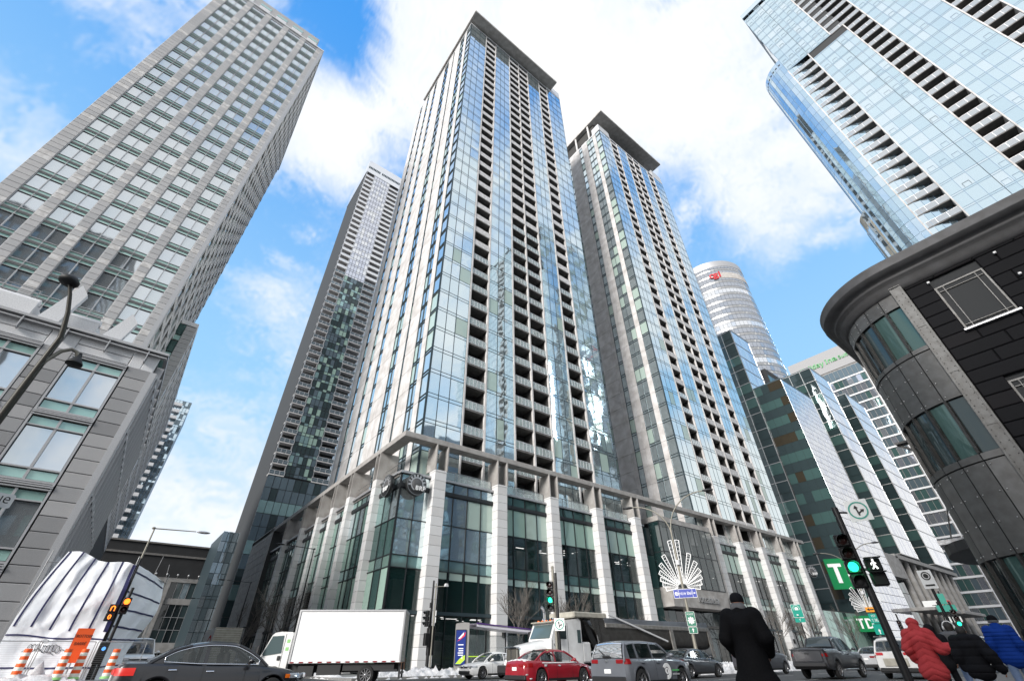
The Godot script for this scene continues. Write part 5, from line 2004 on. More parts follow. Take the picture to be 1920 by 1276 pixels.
	for s: float in [-1.0, 1.0]:
		flat(t, "hand_symbol", Vector3(-0.34, 3.5, 0.285), f, [Vector2(s * 0.085 - 0.02, -0.13), Vector2(s * 0.085 + 0.02, -0.13), Vector2(s * 0.085 + 0.02, 0.0), Vector2(s * 0.085 - 0.02, 0.0)], "glow_orange")
	words(t, "0", Vector3(-0.34, 3.08, 0.285), f, 0.3, "glow_orange", 0.008, true)
	b = MB.new()
	b.cbox(Vector3(0.0, 1.4, 0.05), Vector3(0.42, 1.0, 0.34), 0.04)
	put("control_box", b, "black_metal", t)
	flat(t, "blue_button", Vector3(0.05, 1.6, 0.222), f, disc(0.09), "glow_blue", 0.0, 0.02)

	# far signals down the boulevard
	for q: Array in [[Vector3(68.6, 0.1, -13.6), "distant traffic signal showing green left of the blue jacket", ["lens_off", "lens_off", "glow_green"]], [Vector3(60.0, 0.13, -8.1), "distant traffic signal showing green right of the blue jacket", ["lens_off", "lens_off", "glow_green"]], [Vector3(83.0, 0.1, -22.6), "distant dark traffic signals under the small green bank sign", ["lens_off", "lens_off", "plastic_black"]]]:
		t = thing("traffic_signal", q[1], "traffic light", q[0], 0.0, "distant traffic lights")
		pole(t, Vector3.ZERO, 5.4, 0.11, 0.09, "black_metal")
		signal_head(t, Vector3(-0.2, 4.4, 0), west, q[2], 1.6)

	# signs on the boulevard lamp
	f = frame_of(Vector3(-0.86, 0, 0.52))
	t = thing("arena_sign", "blue direction sign reading Centre Bell with left arrow on the swan neck lamp", "road sign", Vector3(35.1, 5.1, -22.75))
	plate(t, "panel", Vector3.ZERO, f, 1.75, 0.62, 0.02, "sign_white", 0.05)
	plate(t, "panel_face", f.z * 0.021, f, 1.7, 0.57, 0.004, "sign_blue", 0.04)
	words(t, "Centre Bell", f.z * 0.03 - f.x * 0.08, f, 0.27, "sign_white", 0.008)
	ring(t, "emblem_ring", f.z * 0.026 - f.x * 0.65, f, 0.1, 0.13, "sign_white")
	flat(t, "emblem_crest", f.z * 0.026 - f.x * 0.65, f, [Vector2(-0.09, 0), Vector2(0, -0.03), Vector2(0.09, 0), Vector2(0, 0.05)], "sign_white")
	for e: float in [-0.47, 0.56]:
		flat(t, "divider", f.z * 0.026 + f.x * e, f, [Vector2(-0.01, -0.28), Vector2(0.01, -0.28), Vector2(0.01, 0.28), Vector2(-0.01, 0.28)], "sign_white")
	arrow(t, f.z * 0.026 + f.x * 0.7, f, Vector2(0.09, 0), Vector2(-0.09, 0), 0.045, "sign_white")
	t = thing("police_sign", "green sign reading POLICE with white emblem and arrow plate below it", "road sign", Vector3(35.1, 3.4, -22.72))
	plate(t, "panel", Vector3.ZERO, f, 0.66, 0.95, 0.02, "sign_white", 0.05)
	plate(t, "panel_face", f.z * 0.021, f, 0.62, 0.91, 0.004, "sign_green", 0.04)
	words(t, "POLICE", f.z * 0.03 + UP * 0.3, f, 0.15, "sign_white")
	for k in 4:
		var a := k * PI / 4
		flat(t, "emblem_ray", f.z * (0.026 + 0.001 * k) - UP * 0.1, f, [Vector2(cos(a), sin(a)) * 0.24 + Vector2(-sin(a), cos(a)) * 0.05, Vector2(cos(a), sin(a)) * -0.24 + Vector2(-sin(a), cos(a)) * 0.05, Vector2(cos(a), sin(a)) * -0.24 - Vector2(-sin(a), cos(a)) * 0.05, Vector2(cos(a), sin(a)) * 0.24 - Vector2(-sin(a), cos(a)) * 0.05], "sign_white")
	plate(t, "arrow_plate", -UP * 0.72, f, 0.62, 0.42, 0.02, "sign_white", 0.04)
	plate(t, "arrow_plate_face", -UP * 0.72 + f.z * 0.021, f, 0.58, 0.38, 0.004, "sign_green", 0.03)
	arrow(t, -UP * 0.72 + f.z * 0.026, f, Vector2(0, -0.13), Vector2(0, 0.14), 0.06, "sign_white")

	t = thing("tourist_sign", "teal sign with white sunburst symbol and distance plate before the stone columns", "road sign", Vector3(55.2, 0.1, -23.3))
	pole(t, Vector3.ZERO, 5.2, 0.06, 0.06, "black_metal")
	plate(t, "panel", Vector3(0, 4.65, 0) + f.z * 0.07, f, 0.95, 1.15, 0.03, "sign_white", 0.05)
	plate(t, "panel_face", Vector3(0, 4.65, 0) + f.z * 0.102, f, 0.9, 1.1, 0.004, "sign_ring", 0.05)
	flat(t, "symbol", Vector3(0, 4.85, 0) + f.z * 0.108, f, [Vector2(-0.16, -0.13), Vector2(0.16, -0.13), Vector2(0.16, 0.05), Vector2(0.08, 0.13), Vector2(-0.08, 0.13), Vector2(-0.16, 0.05)], "sign_white")
	for k in 11:
		var a := -0.3 + k * (PI + 0.6) / 10
		flat(t, "symbol_ray", Vector3(0, 4.85, 0) + f.z * 0.108, f, [Vector2(cos(a), sin(a)) * 0.22, Vector2(cos(a + 0.1), sin(a + 0.1)) * 0.33, Vector2(cos(a - 0.1), sin(a - 0.1)) * 0.33], "sign_white")
	for k in 6:
		flat(t, "worn_letter", Vector3(-0.3 + k * 0.12, 4.3, 0) + f.z * 0.108, f, [Vector2(-0.03, -0.06), Vector2(0.04, -0.06), Vector2(0.03, 0.06), Vector2(-0.03, 0.05)], "sign_white")
	plate(t, "distance_plate", Vector3(0, 3.85, 0) + f.z * 0.07, f, 0.9, 0.36, 0.03, "sign_ring", 0.04)
	words(t, "1", Vector3(0, 3.85, 0) + f.z * 0.11, f, 0.3, "sign_white")

	t = thing("route_sign", "green route marker 136 with arrow under a yellow plate on the distant swan neck lamp", "road sign", Vector3(72.6, 0, -22.1))
	plate(t, "panel", Vector3(0, 4.6, 0), f, 0.95, 1.0, 0.03, "sign_ring", 0.04)
	words(t, "136", Vector3(0, 4.4, 0) + f.z * 0.035, f, 0.42, "sign_white")
	words(t, "EST", Vector3(0, 4.85, 0) + f.z * 0.035, f, 0.3, "sign_white")
	plate(t, "arrow_plate", Vector3(0, 3.5, 0), f, 0.95, 1.05, 0.03, "sign_ring", 0.04)
	arrow(t, Vector3(0, 3.35, 0) + f.z * 0.032, f, Vector2(0, -0.3), Vector2(0, 0.2), 0.1, "sign_white")
	plate(t, "yellow_plate", Vector3(-0.1, 5.5, 0), f, 1.0, 0.5, 0.03, "sign_yellow", 0.04)
	arrow(t, Vector3(-0.1, 5.5, 0) + f.z * 0.032, f, Vector2(0.36, 0), Vector2(-0.36, 0), 0.12, "ink")

	t = thing("parking_sign", "white no parking sign with ringed symbol on a black post between the people", "road sign", Vector3(17.15, 0.13, -3.6))
	pole(t, Vector3.ZERO, 2.72, 0.035, 0.035, "black_metal")
	f = frame_of(Vector3(-0.97, 0, 0.25))
	plate(t, "panel", Vector3(0, 2.52, 0) + f.z * 0.04, f, 0.3, 0.44, 0.008, "sign_white", 0.02)
	ring(t, "ring", Vector3(0, 2.6, 0) + f.z * 0.05, f, 0.075, 0.1, "ink")
	flat(t, "symbol", Vector3(0, 2.6, 0) + f.z * 0.05, f, disc(0.055), "ink", 0.0, 0.004)
	flat(t, "line", Vector3(0, 2.38, 0) + f.z * 0.05, f, [Vector2(-0.1, -0.02), Vector2(0.1, -0.02), Vector2(0.1, 0.02), Vector2(-0.1, 0.02)], "ink")

	t = thing("street_name_sign", "green street name signs stacked on a distant post above the headphones", "road sign", Vector3(70.4, 0, -14.4))
	pole(t, Vector3.ZERO, 6.6, 0.08, 0.08, "black_metal")
	plate(t, "panel", Vector3(0, 5.0, 0) + f.z * 0.1, f, 1.6, 0.6, 0.04, "sign_ring", 0.05)
	plate(t, "panel", Vector3(0, 5.85, 0) + f.z * 0.1, f, 0.6, 1.0, 0.04, "sign_ring", 0.05)
	plate(t, "panel", Vector3(0.6, 4.0, 0) + f.z * 0.1, f, 1.3, 0.5, 0.04, "sign_white", 0.05)
	t = thing("hanging_sign", "small white and red sign board in front of the round columns", "shop sign", Vector3(86, 0, -19.0))
	plate(t, "panel", Vector3(0, 6.5, 0), f, 1.6, 0.7, 0.05, "sign_white", 0.03)
	plate(t, "panel", Vector3(0, 6.4, 1.5), f, 1.2, 0.7, 0.05, "sign_red", 0.03)
	pole(t, Vector3(0, 0.1, 0.7), 6.6, 0.08, 0.08, "black_metal")
	b = MB.new()
	b.bar(Vector3(0, 6.3, -0.5), Vector3(0, 6.3, 1.9), 0.06, 0.06)
	put("bracket", b, "black_metal", t)

	# logo discs on the podium
	for q: Array in [[Vector3(19.8, 15.6, -41.35), Vector3(0.0, 0, 1), "round black and silver logo disc on the boulevard face of the podium corner"], [Vector3(17.75, 15.6, -43.4), Vector3(-1, 0, 0), "round black and silver logo disc on the side street face of the podium corner"], [Vector3(110.4, 15.0, -41.2), Vector3(-0.5, 0, 0.85), "small round logo disc at the far right end of the podium"]]:
		logo_disc(q[0], frame_of(q[1]), q[2])
	f = frame_of(Vector3(0, 0, 1))
	for q: Array in [[Vector3(152.2, 18.9, -48.4), 8.6, "large green bank sign with white letters TD left of the green traffic light"], [Vector3(151.7, 7.5, -48.6), 4.0, "small green bank sign with white letters TD behind the pickup truck"]]:
		t = thing("bank_sign", q[2], "sign", q[0], 0.0, "green bank signs")
		f = frame_of(Vector3(-0.8, 0, 0.6))
		var s: float = q[1]
		plate(t, "panel", Vector3.ZERO, f, s, s * 0.85, 0.3, "bank_green", 0.1)
		words(t, "TD", f.z * 0.34, f, s * 0.75, "paper_white", 0.05, true)


func logo_disc(at: Vector3, f: Basis, label: String) -> void:
	var t := thing("logo_sign", label, "sign", at)
	var r := 1.12
	var b := MB.new()
	b.lathe([Vector2(0.01, 0.3), Vector2(r - 0.06, 0.3), Vector2(r, 0.24), Vector2(r, -0.1), Vector2(0.01, -0.1)], 40, Vector3.ZERO, Basis(f.x, f.z, -f.y))
	put("disc", b, "plastic_black", t)
	ring(t, "rim", f.z * 0.3, f, r - 0.07, r - 0.03, "steel")
	for k in 9:
		var a0 := lerpf(-0.2, PI + 0.45, k / 9.0)
		ring(t, "gear_tooth", f.z * (0.3 + 0.001 * (k % 2)), f, 0.62, 0.98, "aluminium", a0, a0 + 0.22)
	ring(t, "gear_ring", f.z * 0.306, f, 0.58, 0.72, "aluminium", -0.1, PI + 1.2)
	b = MB.new()
	b.ball(f.z * 0.3, Vector3(0.55, 0.55, 0.1), 24, f)
	put("boss", b, "cornice_metal", t)
	words(t, "BRP", f.z * 0.46 + f.x * 0.34 - f.y * 0.42, f, 0.62, "paper_white", 0.02, true)


func walker(parent: Node3D, c: Vector3, f: Basis, h: float) -> void:
	var b := MB.new()
	var q := func(x: float, y: float) -> Vector3: return Vector3(x, y, 0) * h
	b.ball(q.call(0.02, 0.4), Vector3(0.09, 0.09, 0.02) * h, 10)
	for l: Array in [[0.0, 0.28, 0.0, 0.0, 0.2], [0.0, 0.0, 0.2, -0.42, 0.12], [0.0, 0.0, -0.06, -0.22, 0.12], [-0.06, -0.22, -0.22, -0.4, 0.1], [0.0, 0.25, 0.2, 0.05, 0.08], [0.0, 0.25, -0.2, 0.1, 0.08], [-0.2, 0.1, -0.22, -0.05, 0.07]]:
		var a: Vector3 = q.call(l[0], l[1])
		var e: Vector3 = q.call(l[2], l[3])
		b.bar(a, e, 0.02, l[4] * h)
	put("walk_symbol", b, "glow_white", parent).transform = Transform3D(f, c)


func sheet_point(k: int, u: float, v: float, f: FastNoiseLite) -> Vector3:
	# the tarpaulin: k = 0 the street side, 1 the return along the side street; u across, v upwards
	var p: Vector3
	if k == 0:
		var lo := Vector3(-4.05, 0.2, -38.3).lerp(Vector3(0.02, 0.2, -37.9), u)
		var hi := Vector3(-3.45, 6.55, -38.5).lerp(Vector3(0.0, 6.0, -37.95), u) + UP * (0.12 * sin(u * 9.0) - 0.1)
		p = lo.lerp(hi, v)
		p.x -= 0.35 * sin(v * PI) * (1 - u)
	else:
		var lo := Vector3(0.02, 0.2, -37.9).lerp(Vector3(1.55, 0.2, -41.0), u)
		var hi := Vector3(0.0, 6.05, -37.95).lerp(Vector3(2.35, 5.95, -45.5), u)
		p = lo.lerp(hi, v)
		p.x -= 0.25 * sin(v * 7.0) * u
	p += Vector3(0.15, 0.1, 1.0) * (0.16 * f.get_noise_3d(u * 1.6 + k * 9, v * 1.3, 0.0) + 0.02 * f.get_noise_3d(u * 7.0, v * 5.0, k + 5.0)) * (0.35 + minf(1.0, 3 * u))
	return p


func construction() -> void:
	var f := FastNoiseLite.new()
	f.seed = 77
	f.frequency = 1.0
	f.fractal_type = FastNoiseLite.FRACTAL_RIDGED
	f.fractal_octaves = 2
	var t := thing("tarpaulin", "creased white tarpaulin with dark blue tape lines wrapped round scaffolding at the granite building", "tarpaulin")
	for k in 2:
		var rows := []
		for i in 41:
			var row := PackedVector3Array()
			for j in 41:
				row.append(sheet_point(k, j / 40.0, i / 40.0, f))
			rows.append(row)
		var b := MB.new()
		b.surf(rows, true)
		put("sheet", b, "tarp", t)
	var lines := []
	for u: float in [0.03, 0.2, 0.4, 0.6, 0.8, 0.985]:
		lines.append([0, u, 0.4, u, 1.0, 0.045 if u < 0.9 else 0.1])
	for v: float in [0.34, 0.115]:
		lines.append([0, 0.0, v, 1.0, v, 0.035])
		lines.append([1, 0.0, v, 1.0, v + 0.02, 0.035])
	for v: float in [0.45, 0.6, 0.75, 0.93]:
		lines.append([1, 0.02, v, 0.98, v, 0.045])
	for l: Array in lines:
		var b := MB.new()
		var rows := [PackedVector3Array(), PackedVector3Array()]
		for i in 31:
			var s := i / 30.0
			var p := sheet_point(l[0], lerpf(l[1], l[3], s), lerpf(l[2], l[4], s), f) + Vector3(0.015, 0, 0.03)
			var across := UP if l[1] != l[3] else Vector3.RIGHT
			rows[0].append(p - across * l[5])
			rows[1].append(p + across * l[5])
		b.surf(rows)
		put("tape", b, "tarp_tape", t)
	# graffiti strokes
	var b := MB.new()
	var x := 0.3
	for k in 9:
		var pts := []
		for i in 9:
			var a := i / 8.0 * (4.0 + k % 3) + k
			pts.append(sheet_point(0, x + k * 0.035 + 0.02 * cos(a), 0.255 + 0.028 * sin(a) + 0.004 * (k % 4), f) + Vector3(0, 0, 0.04))
		b.tube(pts, [0.014], 5)
	for k in 4:
		var pts := []
		for i in 8:
			pts.append(sheet_point(0, x - 0.06 + k * 0.12 + i * 0.012, 0.225 + 0.012 * sin(i * 0.7) + 0.02 * (k % 2), f) + Vector3(0, 0, 0.04))
		b.tube(pts, [0.012], 5)
	var pts2 := []
	for i in 13:
		pts2.append(sheet_point(0, 0.42 + 0.04 * cos(i * TAU / 12), 0.315 + 0.012 * sin(i * TAU / 12), f) + Vector3(0, 0, 0.04))
	b.tube(pts2, [0.012], 5)
	put("graffiti", b, "ink", t)
	# scaffold legs that show at the edges
	b = MB.new()
	for p: Vector3 in [Vector3(-4.15, 0.1, -38.8), Vector3(0.0, 0.1, -38.3), Vector3(2.3, 0.1, -45.6)]:
		b.tube([p, p + UP * 6.4], [0.03], 6)
	b.tube([Vector3(-4.15, 5.9, -38.8), Vector3(0, 5.9, -38.3), Vector3(2.3, 5.9, -45.6)], [0.03], 6)
	put("scaffold_tube", b, "steel", t)

	t = thing("warning_sign", "orange rectangular sign reading TROTTOIR BARRÉ behind the striped barrels", "road sign", Vector3(-0.85, 0.4, -36.3))
	var fr := frame_of(Vector3(0.05, 0, 1))
	plate(t, "panel", Vector3(0, 1.45, 0), fr, 0.72, 1.5, 0.02, "orange", 0.02)
	words(t, "TROTTOIR", Vector3(0, 1.85, 0.024), fr, 0.17, "ink")
	words(t, "BARRÉ", Vector3(0, 1.52, 0.024), fr, 0.17, "ink")
	b = MB.new()
	b.span(-0.03, 0.03, -0.2, 0.75, -0.03, 0.0)
	put("post", b, "steel", t)
	var spots := [[Vector3(-2.72, 0.42, -35.9), "leftmost orange and white striped barrel in front of the tarpaulin"], [Vector3(-1.15, 0.42, -35.7), "orange and white striped barrel overlapping the orange sign"], [Vector3(-0.48, 0.42, -36.0), "orange and white striped barrel just left of the signal post"], [Vector3(0.85, 0.42, -36.0), "orange and white striped barrel just behind the black sedan"]]
	var first: Node3D
	for q: Array in spots:
		if first:
			var c := first.duplicate()
			c.name = "traffic_barrel"
			add_child(c, true)
			c.position = q[0]
			c.set_meta("label", q[1])
			continue
		t = thing("traffic_barrel", q[1], "traffic barrel", q[0], 0.0, "striped barrels on the snow")
		first = t
		for k in 8:
			b = MB.new()
			var r := 0.2 - k * 0.006
			b.lathe([Vector2(r - 0.008, 0.145), Vector2(r, 0.135), Vector2(r, 0.005), Vector2(r - 0.008, 0.0)], 20, UP * (0.1 + k * 0.145))
			put("band", b, "orange" if k % 2 else "white_band", t)
		b = MB.new()
		b.lathe([Vector2(0.16, 0.12), Vector2(0.24, 0.08), Vector2(0.26, 0.0)], 20)
		put("base", b, "lime", t)
		b = MB.new()
		b.lathe([Vector2(0.01, 0.02), Vector2(0.14, 0.01), Vector2(0.155, 0)], 20, UP * 1.262)
		put("lid", b, "orange", t)
	t = thing("mesh_fence", "low grey wire fence panels in front of the tarpaulin", "fence", Vector3(0, 0.13, 0))
	for k in 4:
		b = MB.new()
		var x0 := -7.0 + k * 2.3
		for e: float in [0.0, 2.2]:
			b.tube([Vector3(x0 + e, 0, -36.9), Vector3(x0 + e, 1.9, -36.9)], [0.022], 6)
		b.tube([Vector3(x0, 1.9, -36.9), Vector3(x0 + 2.2, 1.9, -36.9)], [0.022], 6)
		b.tube([Vector3(x0, 0.2, -36.9), Vector3(x0 + 2.2, 0.2, -36.9)], [0.022], 6)
		for i in 18:
			b.bar(Vector3(x0, 0.25 + i * 0.092, -36.9), Vector3(x0 + 2.2, 0.25 + i * 0.092, -36.9), 0.005, 0.005)
		put("fence_panel", b, "steel", t)

	# street name plate on the granite building
	t = thing("street_plate", "white street name plate ending in ue on the granite building", "street sign", Vector3(-1.86, 2.66, -8.15))
	plate(t, "panel", Vector3.ZERO, frame_of(Vector3(0.35, 0, 1)), 0.75, 0.16, 0.01, "sign_white", 0.02)
	words(t, "rue", Vector3(0.25, 0.0, 0.02), frame_of(Vector3(0.35, 0, 1)), 0.13, "ink")
	b = MB.new()
	b.tube([Vector3(-0.3, -2.6, -0.02), Vector3(-0.3, 0.15, -0.02)], [0.03], 8)
	put("post", b, "black_metal", t)


func pavement_things() -> void:
	var t := thing("advertising_totem", "grey advertising totem with blue poster screen left of the white sedan", "advertising column", Vector3(22.6, 0.13, -35.5))
	var f := frame_of(Vector3(-0.55, 0, 0.83))
	var b := MB.new()
	b.prism(PackedVector2Array([Vector2(-0.55, 0), Vector2(0.55, 0), Vector2(0.55, 3.32), Vector2(0.1, 3.36), Vector2(-0.5, 3.28), Vector2(-0.55, 3.2)]), -0.35, 0.2)
	put("case", b, "concrete_low", t).transform = Transform3D(f, Vector3.ZERO)
	plate(t, "screen_frame", Vector3(-0.1, 1.72, 0.0) + f.z * 0.2, f, 0.84, 2.3, 0.02, "plastic_black", 0.03)
	plate(t, "screen", Vector3(-0.1, 1.72, 0.0) + f.z * 0.222, f, 0.76, 2.2, 0.004, "screen_blue", 0.02)
	var o := Vector3(-0.1, 1.72, 0.0) + f.z * 0.228
	for q: Array in [["screen_red", [Vector2(-0.3, 0.35), Vector2(0.0, 0.62), Vector2(0.36, 1.0), Vector2(0.3, 0.72), Vector2(-0.1, 0.45)]], ["screen_white", [Vector2(-0.22, 0.55), Vector2(0.22, 0.98), Vector2(0.2, 0.8), Vector2(0.0, 0.6), Vector2(-0.1, 0.55)]], ["screen_lime", [Vector2(-0.36, -1.06), Vector2(0.05, -1.06), Vector2(0.36, -0.8), Vector2(0.36, -0.5), Vector2(0.0, -0.7)]], ["screen_white", [Vector2(0.05, -0.75), Vector2(0.15, -0.55), Vector2(0.2, -0.75)]]]:
		flat(t, "poster_shape", o, f, q[1], q[0])
	for k in 5:
		flat(t, "poster_line", o + f.y * (0.15 - k * 0.14 - (0.1 if k > 0 else 0.0)), f, [Vector2(-0.2 + 0.03 * (k % 3), -0.03), Vector2(0.22, -0.03), Vector2(0.22, 0.03), Vector2(-0.2 + 0.03 * (k % 3), 0.03)], "screen_white")
	# bus shelter
	t = thing("bus_shelter", "glass bus shelter with pale sloping roof and purple edge behind the white sedan", "bus shelter", Vector3(23.6, 0.13, -35.9))
	b = MB.new()
	var rows := []
	for k in 9:
		var u := k / 8.0
		var y := 3.05 - 0.35 * u + 0.12 * (u - 0.5) * (u - 0.5)
		rows.append(PackedVector3Array([Vector3(u * 6.4, y, 0.9), Vector3(u * 6.4, y + 0.22, 0.95), Vector3(u * 6.4, y + 0.26, -0.9), Vector3(u * 6.4, y, -0.9), Vector3(u * 6.4, y, 0.9)]))
	b.surf(rows)
	put("roof", b, "shelter_roof", t)
	b = MB.new()
	b.bar(Vector3(-0.02, 3.31, 0.97), Vector3(6.42, 2.97, 0.97), 0.03, 0.07)
	put("roof_trim", b, "shelter_trim", t)
	b = MB.new()
	for p: float in [0.1, 2.1, 4.2, 6.3]:
		b.span(p - 0.04, p + 0.04, 0, 3.05 - 0.055 * p, -0.78, -0.7)
	b.span(6.26, 6.34, 0, 2.68, 0.7, 0.78)
	put("post", b, "dark_metal", t)
	for k in 3:
		b = MB.new()
		b.span(0.18 + k * 2.08, 2.02 + k * 2.08, 0.3, 2.6, -0.745, -0.735)
		put("glass_wall", b, "shelter_glass", t)
	b = MB.new()
	b.span(0.2, 6.2, 1.1, 1.16, -0.73, -0.7)
	put("rail", b, "screen_lime", t)
	b = MB.new()
	b.span(1.0, 5.0, 0.45, 0.5, -0.6, -0.2)
	put("bench", b, "wood", t)
	t = thing("litter_bin", "dark wooden slatted litter bin beside the rear of the white box truck", "litter bin", Vector3(17.6, 0.13, -35.7))
	for k in 16:
		var a := TAU * k / 16
		b = MB.new()
		b.box(Vector3(cos(a) * 0.3, 0.55, sin(a) * 0.3), Vector3(0.03, 1.0, 0.1), Basis(UP, -a))
		put("slat", b, "wood", t)
	b = MB.new()
	b.lathe([Vector2(0.2, 1.12), Vector2(0.33, 1.1), Vector2(0.33, 1.04), Vector2(0.28, 1.03), Vector2(0.28, 0.05)], 20)
	put("liner", b, "black_metal", t)
	# bare trees along the podium
	var spots := [[Vector3(30.0, 0.13, -37.6), 6.2], [Vector3(37.5, 0.13, -37.8), 6.6], [Vector3(47.5, 0.13, -37.9), 4.9], [Vector3(56.0, 0.13, -37.6), 5.2], [Vector3(80.5, 0.13, -37.8), 7.8], [Vector3(91.0, 0.13, -37.4), 7.0], [Vector3(109.0, 0.13, -37.6), 7.4], [Vector3(14.8, 0.13, -60.0), 7.6], [Vector3(14.8, 0.13, -77.0), 7.4]]
	var say := ["bare tree behind the white truck tractor", "bare tree above the red sedan's roof behind the dump trailer", "bare tree above the dump trailer before a stone column", "low bare tree left of the concrete entrance band", "bare tree right of the man in the black coat", "bare tree behind the dark parked car left of the pickup truck", "bare tree at the right end of the podium columns", "bare tree on the side street left of the box truck cab", "bare tree on the side street before the end wall"]
	for i in spots.size():
		t = thing("bare_tree", say[i], "tree", spots[i][0], i * 1.7, "bare winter trees beside the podium")
		tree(t, spots[i][1], 100 + i)


func tree(t: Node3D, h: float, seed_: int) -> void:
	var r := RandomNumberGenerator.new()
	r.seed = seed_
	var trunk := MB.new()
	var crown := MB.new()
	trunk.tube([Vector3.ZERO, Vector3(0.03, h * 0.16, 0.02), Vector3(0, h * 0.34, 0)], [0.09, 0.07, 0.06], 8)
	var todo := []
	for k in 7:
		var a := k * 2.4 + r.randf()
		todo.append([Vector3(0, h * (0.3 + 0.035 * k), 0) - UP * 0.1, Vector3(cos(a), r.randf_range(0.7, 1.5), sin(a)).normalized(), h * r.randf_range(0.28, 0.42), 0.035, 0])
	trunk.tube([Vector3(0, h * 0.33, 0), Vector3(0.02, h * 0.5, 0.03)], [0.06, 0.03], 7)
	while not todo.is_empty():
		var q: Array = todo.pop_back()
		var p: Vector3 = q[0]
		var d: Vector3 = q[1]
		var pts := [p]
		for k in 4:
			d = (d + Vector3(r.randf_range(-0.22, 0.22), r.randf_range(-0.06, 0.2), r.randf_range(-0.22, 0.22))).normalized()
			p += d * q[2] / 4
			pts.append(p)
			if q[4] < 3 and k > 0 and r.randf() < (1.0 if q[4] < 2 else 0.75):
				for e in (2 if q[4] < 2 else 1):
					var out := (d + Vector3(r.randf_range(-1, 1), r.randf_range(-0.4, 0.7), r.randf_range(-1, 1)) * 0.75).normalized()
					todo.append([p, out, q[2] * r.randf_range(0.42, 0.68), q[3] * 0.55, q[4] + 1])
		crown.tube(pts, [q[3] + 0.006, q[3] * 0.8 + 0.006, q[3] * 0.65 + 0.006, q[3] * 0.5 + 0.005, q[3] * 0.3 + 0.004], 5 if q[4] < 2 else 3, false)
	put("trunk", trunk, "bark", t)
	put("crown", crown, "bark", t)


# ---------------------------------------------------------------- vehicles (nose along +x, right side at +z)
func along(p: Array, x: float) -> float:  # smooth interpolation through [x, y] pairs
	if x <= p[0][0]:
		return p[0][1]
	for k in p.size() - 1:
		if x <= p[k + 1][0]:
			var t: float = (x - p[k][0]) / (p[k + 1][0] - p[k][0])
			var m0: float = 0.0
			var m1: float = 0.0
			var dx: float = p[k + 1][0] - p[k][0]
			var s: float = (p[k + 1][1] - p[k][1]) / dx
			if k > 0:
				var s0: float = (p[k][1] - p[k - 1][1]) / (p[k][0] - p[k - 1][0])
				m0 = 0.0 if s0 * s <= 0 else 2 * s0 * s / (s0 + s)
			if k < p.size() - 2:
				var s1: float = (p[k + 2][1] - p[k + 1][1]) / (p[k + 2][0] - p[k + 1][0])
				m1 = 0.0 if s1 * s <= 0 else 2 * s1 * s / (s1 + s)
			var t2 := t * t
			var t3 := t2 * t
			return p[k][1] * (2 * t3 - 3 * t2 + 1) + m0 * dx * (t3 - 2 * t2 + t) + p[k + 1][1] * (3 * t2 - 2 * t3) + m1 * dx * (t3 - t2)
	return p[-1][1]


func side_z(c: Dictionary, x: float, y: float) -> float:
	var w: float = along(c.wide, x) / 2
	var belt: float = along(c.deck, x)
	var lo: float = c.low
	var t := clampf((y - lo) / (belt - lo), 0.0, 1.0)
	return w * (0.965 + 0.035 * sin(clampf(t * 1.35, 0, 1) * PI * 0.78 + 0.35) - 0.075 * pow(maxf(0.0, t - 0.72) / 0.28, 2.0))


func wheel(t: Node3D, at: Vector3, r: float, w: float, s: float, rim: String = "rim") -> void:
	var o := node("wheel", t, at)
	var b := MB.new()
	var B := Basis(Vector3.RIGHT, Vector3(0, 0, s), Vector3(0, -s, 0))
	b.lathe([Vector2(r * 0.62, w / 2), Vector2(r * 0.9, w / 2), Vector2(r, w / 2 - 0.03), Vector2(r, -w / 2 + 0.03), Vector2(r * 0.9, -w / 2), Vector2(r * 0.3, -w / 2)], 28, Vector3.ZERO, B)
	put("tyre", b, "tyre", o)
	b = MB.new()
	b.lathe([Vector2(r * 0.64, w / 2 + 0.002), Vector2(r * 0.6, w / 2 - 0.02), Vector2(r * 0.58, w / 2 - 0.07), Vector2(0.02, w / 2 - 0.075)], 28, Vector3.ZERO, B)
	put("rim_dish", b, "plastic_black", o)
	b = MB.new()
	for k in 10:
		var a := TAU * k / 10
		b.box(Vector3(cos(a) * r * 0.36, sin(a) * r * 0.36, s * (w / 2 - 0.02)), Vector3(r * 0.5, r * 0.09, 0.03), Basis(Vector3(0, 0, 1), a))
	b.lathe([Vector2(0.01, w / 2 + 0.005), Vector2(r * 0.16, w / 2), Vector2(r * 0.16, w / 2 - 0.06)], 14, Vector3.ZERO, B)
	b.lathe([Vector2(r * 0.66, w / 2 + 0.006), Vector2(r * 0.62, w / 2 + 0.008), Vector2(r * 0.6, w / 2 - 0.03)], 28, Vector3.ZERO, B)
	put("rim", b, rim, o)


func strip_on_side(b: MB, c: Dictionary, s: float, x0: float, x1: float, y0: float, y1: float, off: float, n := 6) -> void:
	var rows := []
	for i in n + 1:
		var row := PackedVector3Array()
		for j in n + 1:
			var x := lerpf(x0, x1, float(j) / n)
			var y := lerpf(y0, y1, float(i) / n)
			row.append(Vector3(x, y, s * (side_z(c, x, y) + off)))
		rows.append(row)
	b.surf(rows, s > 0)


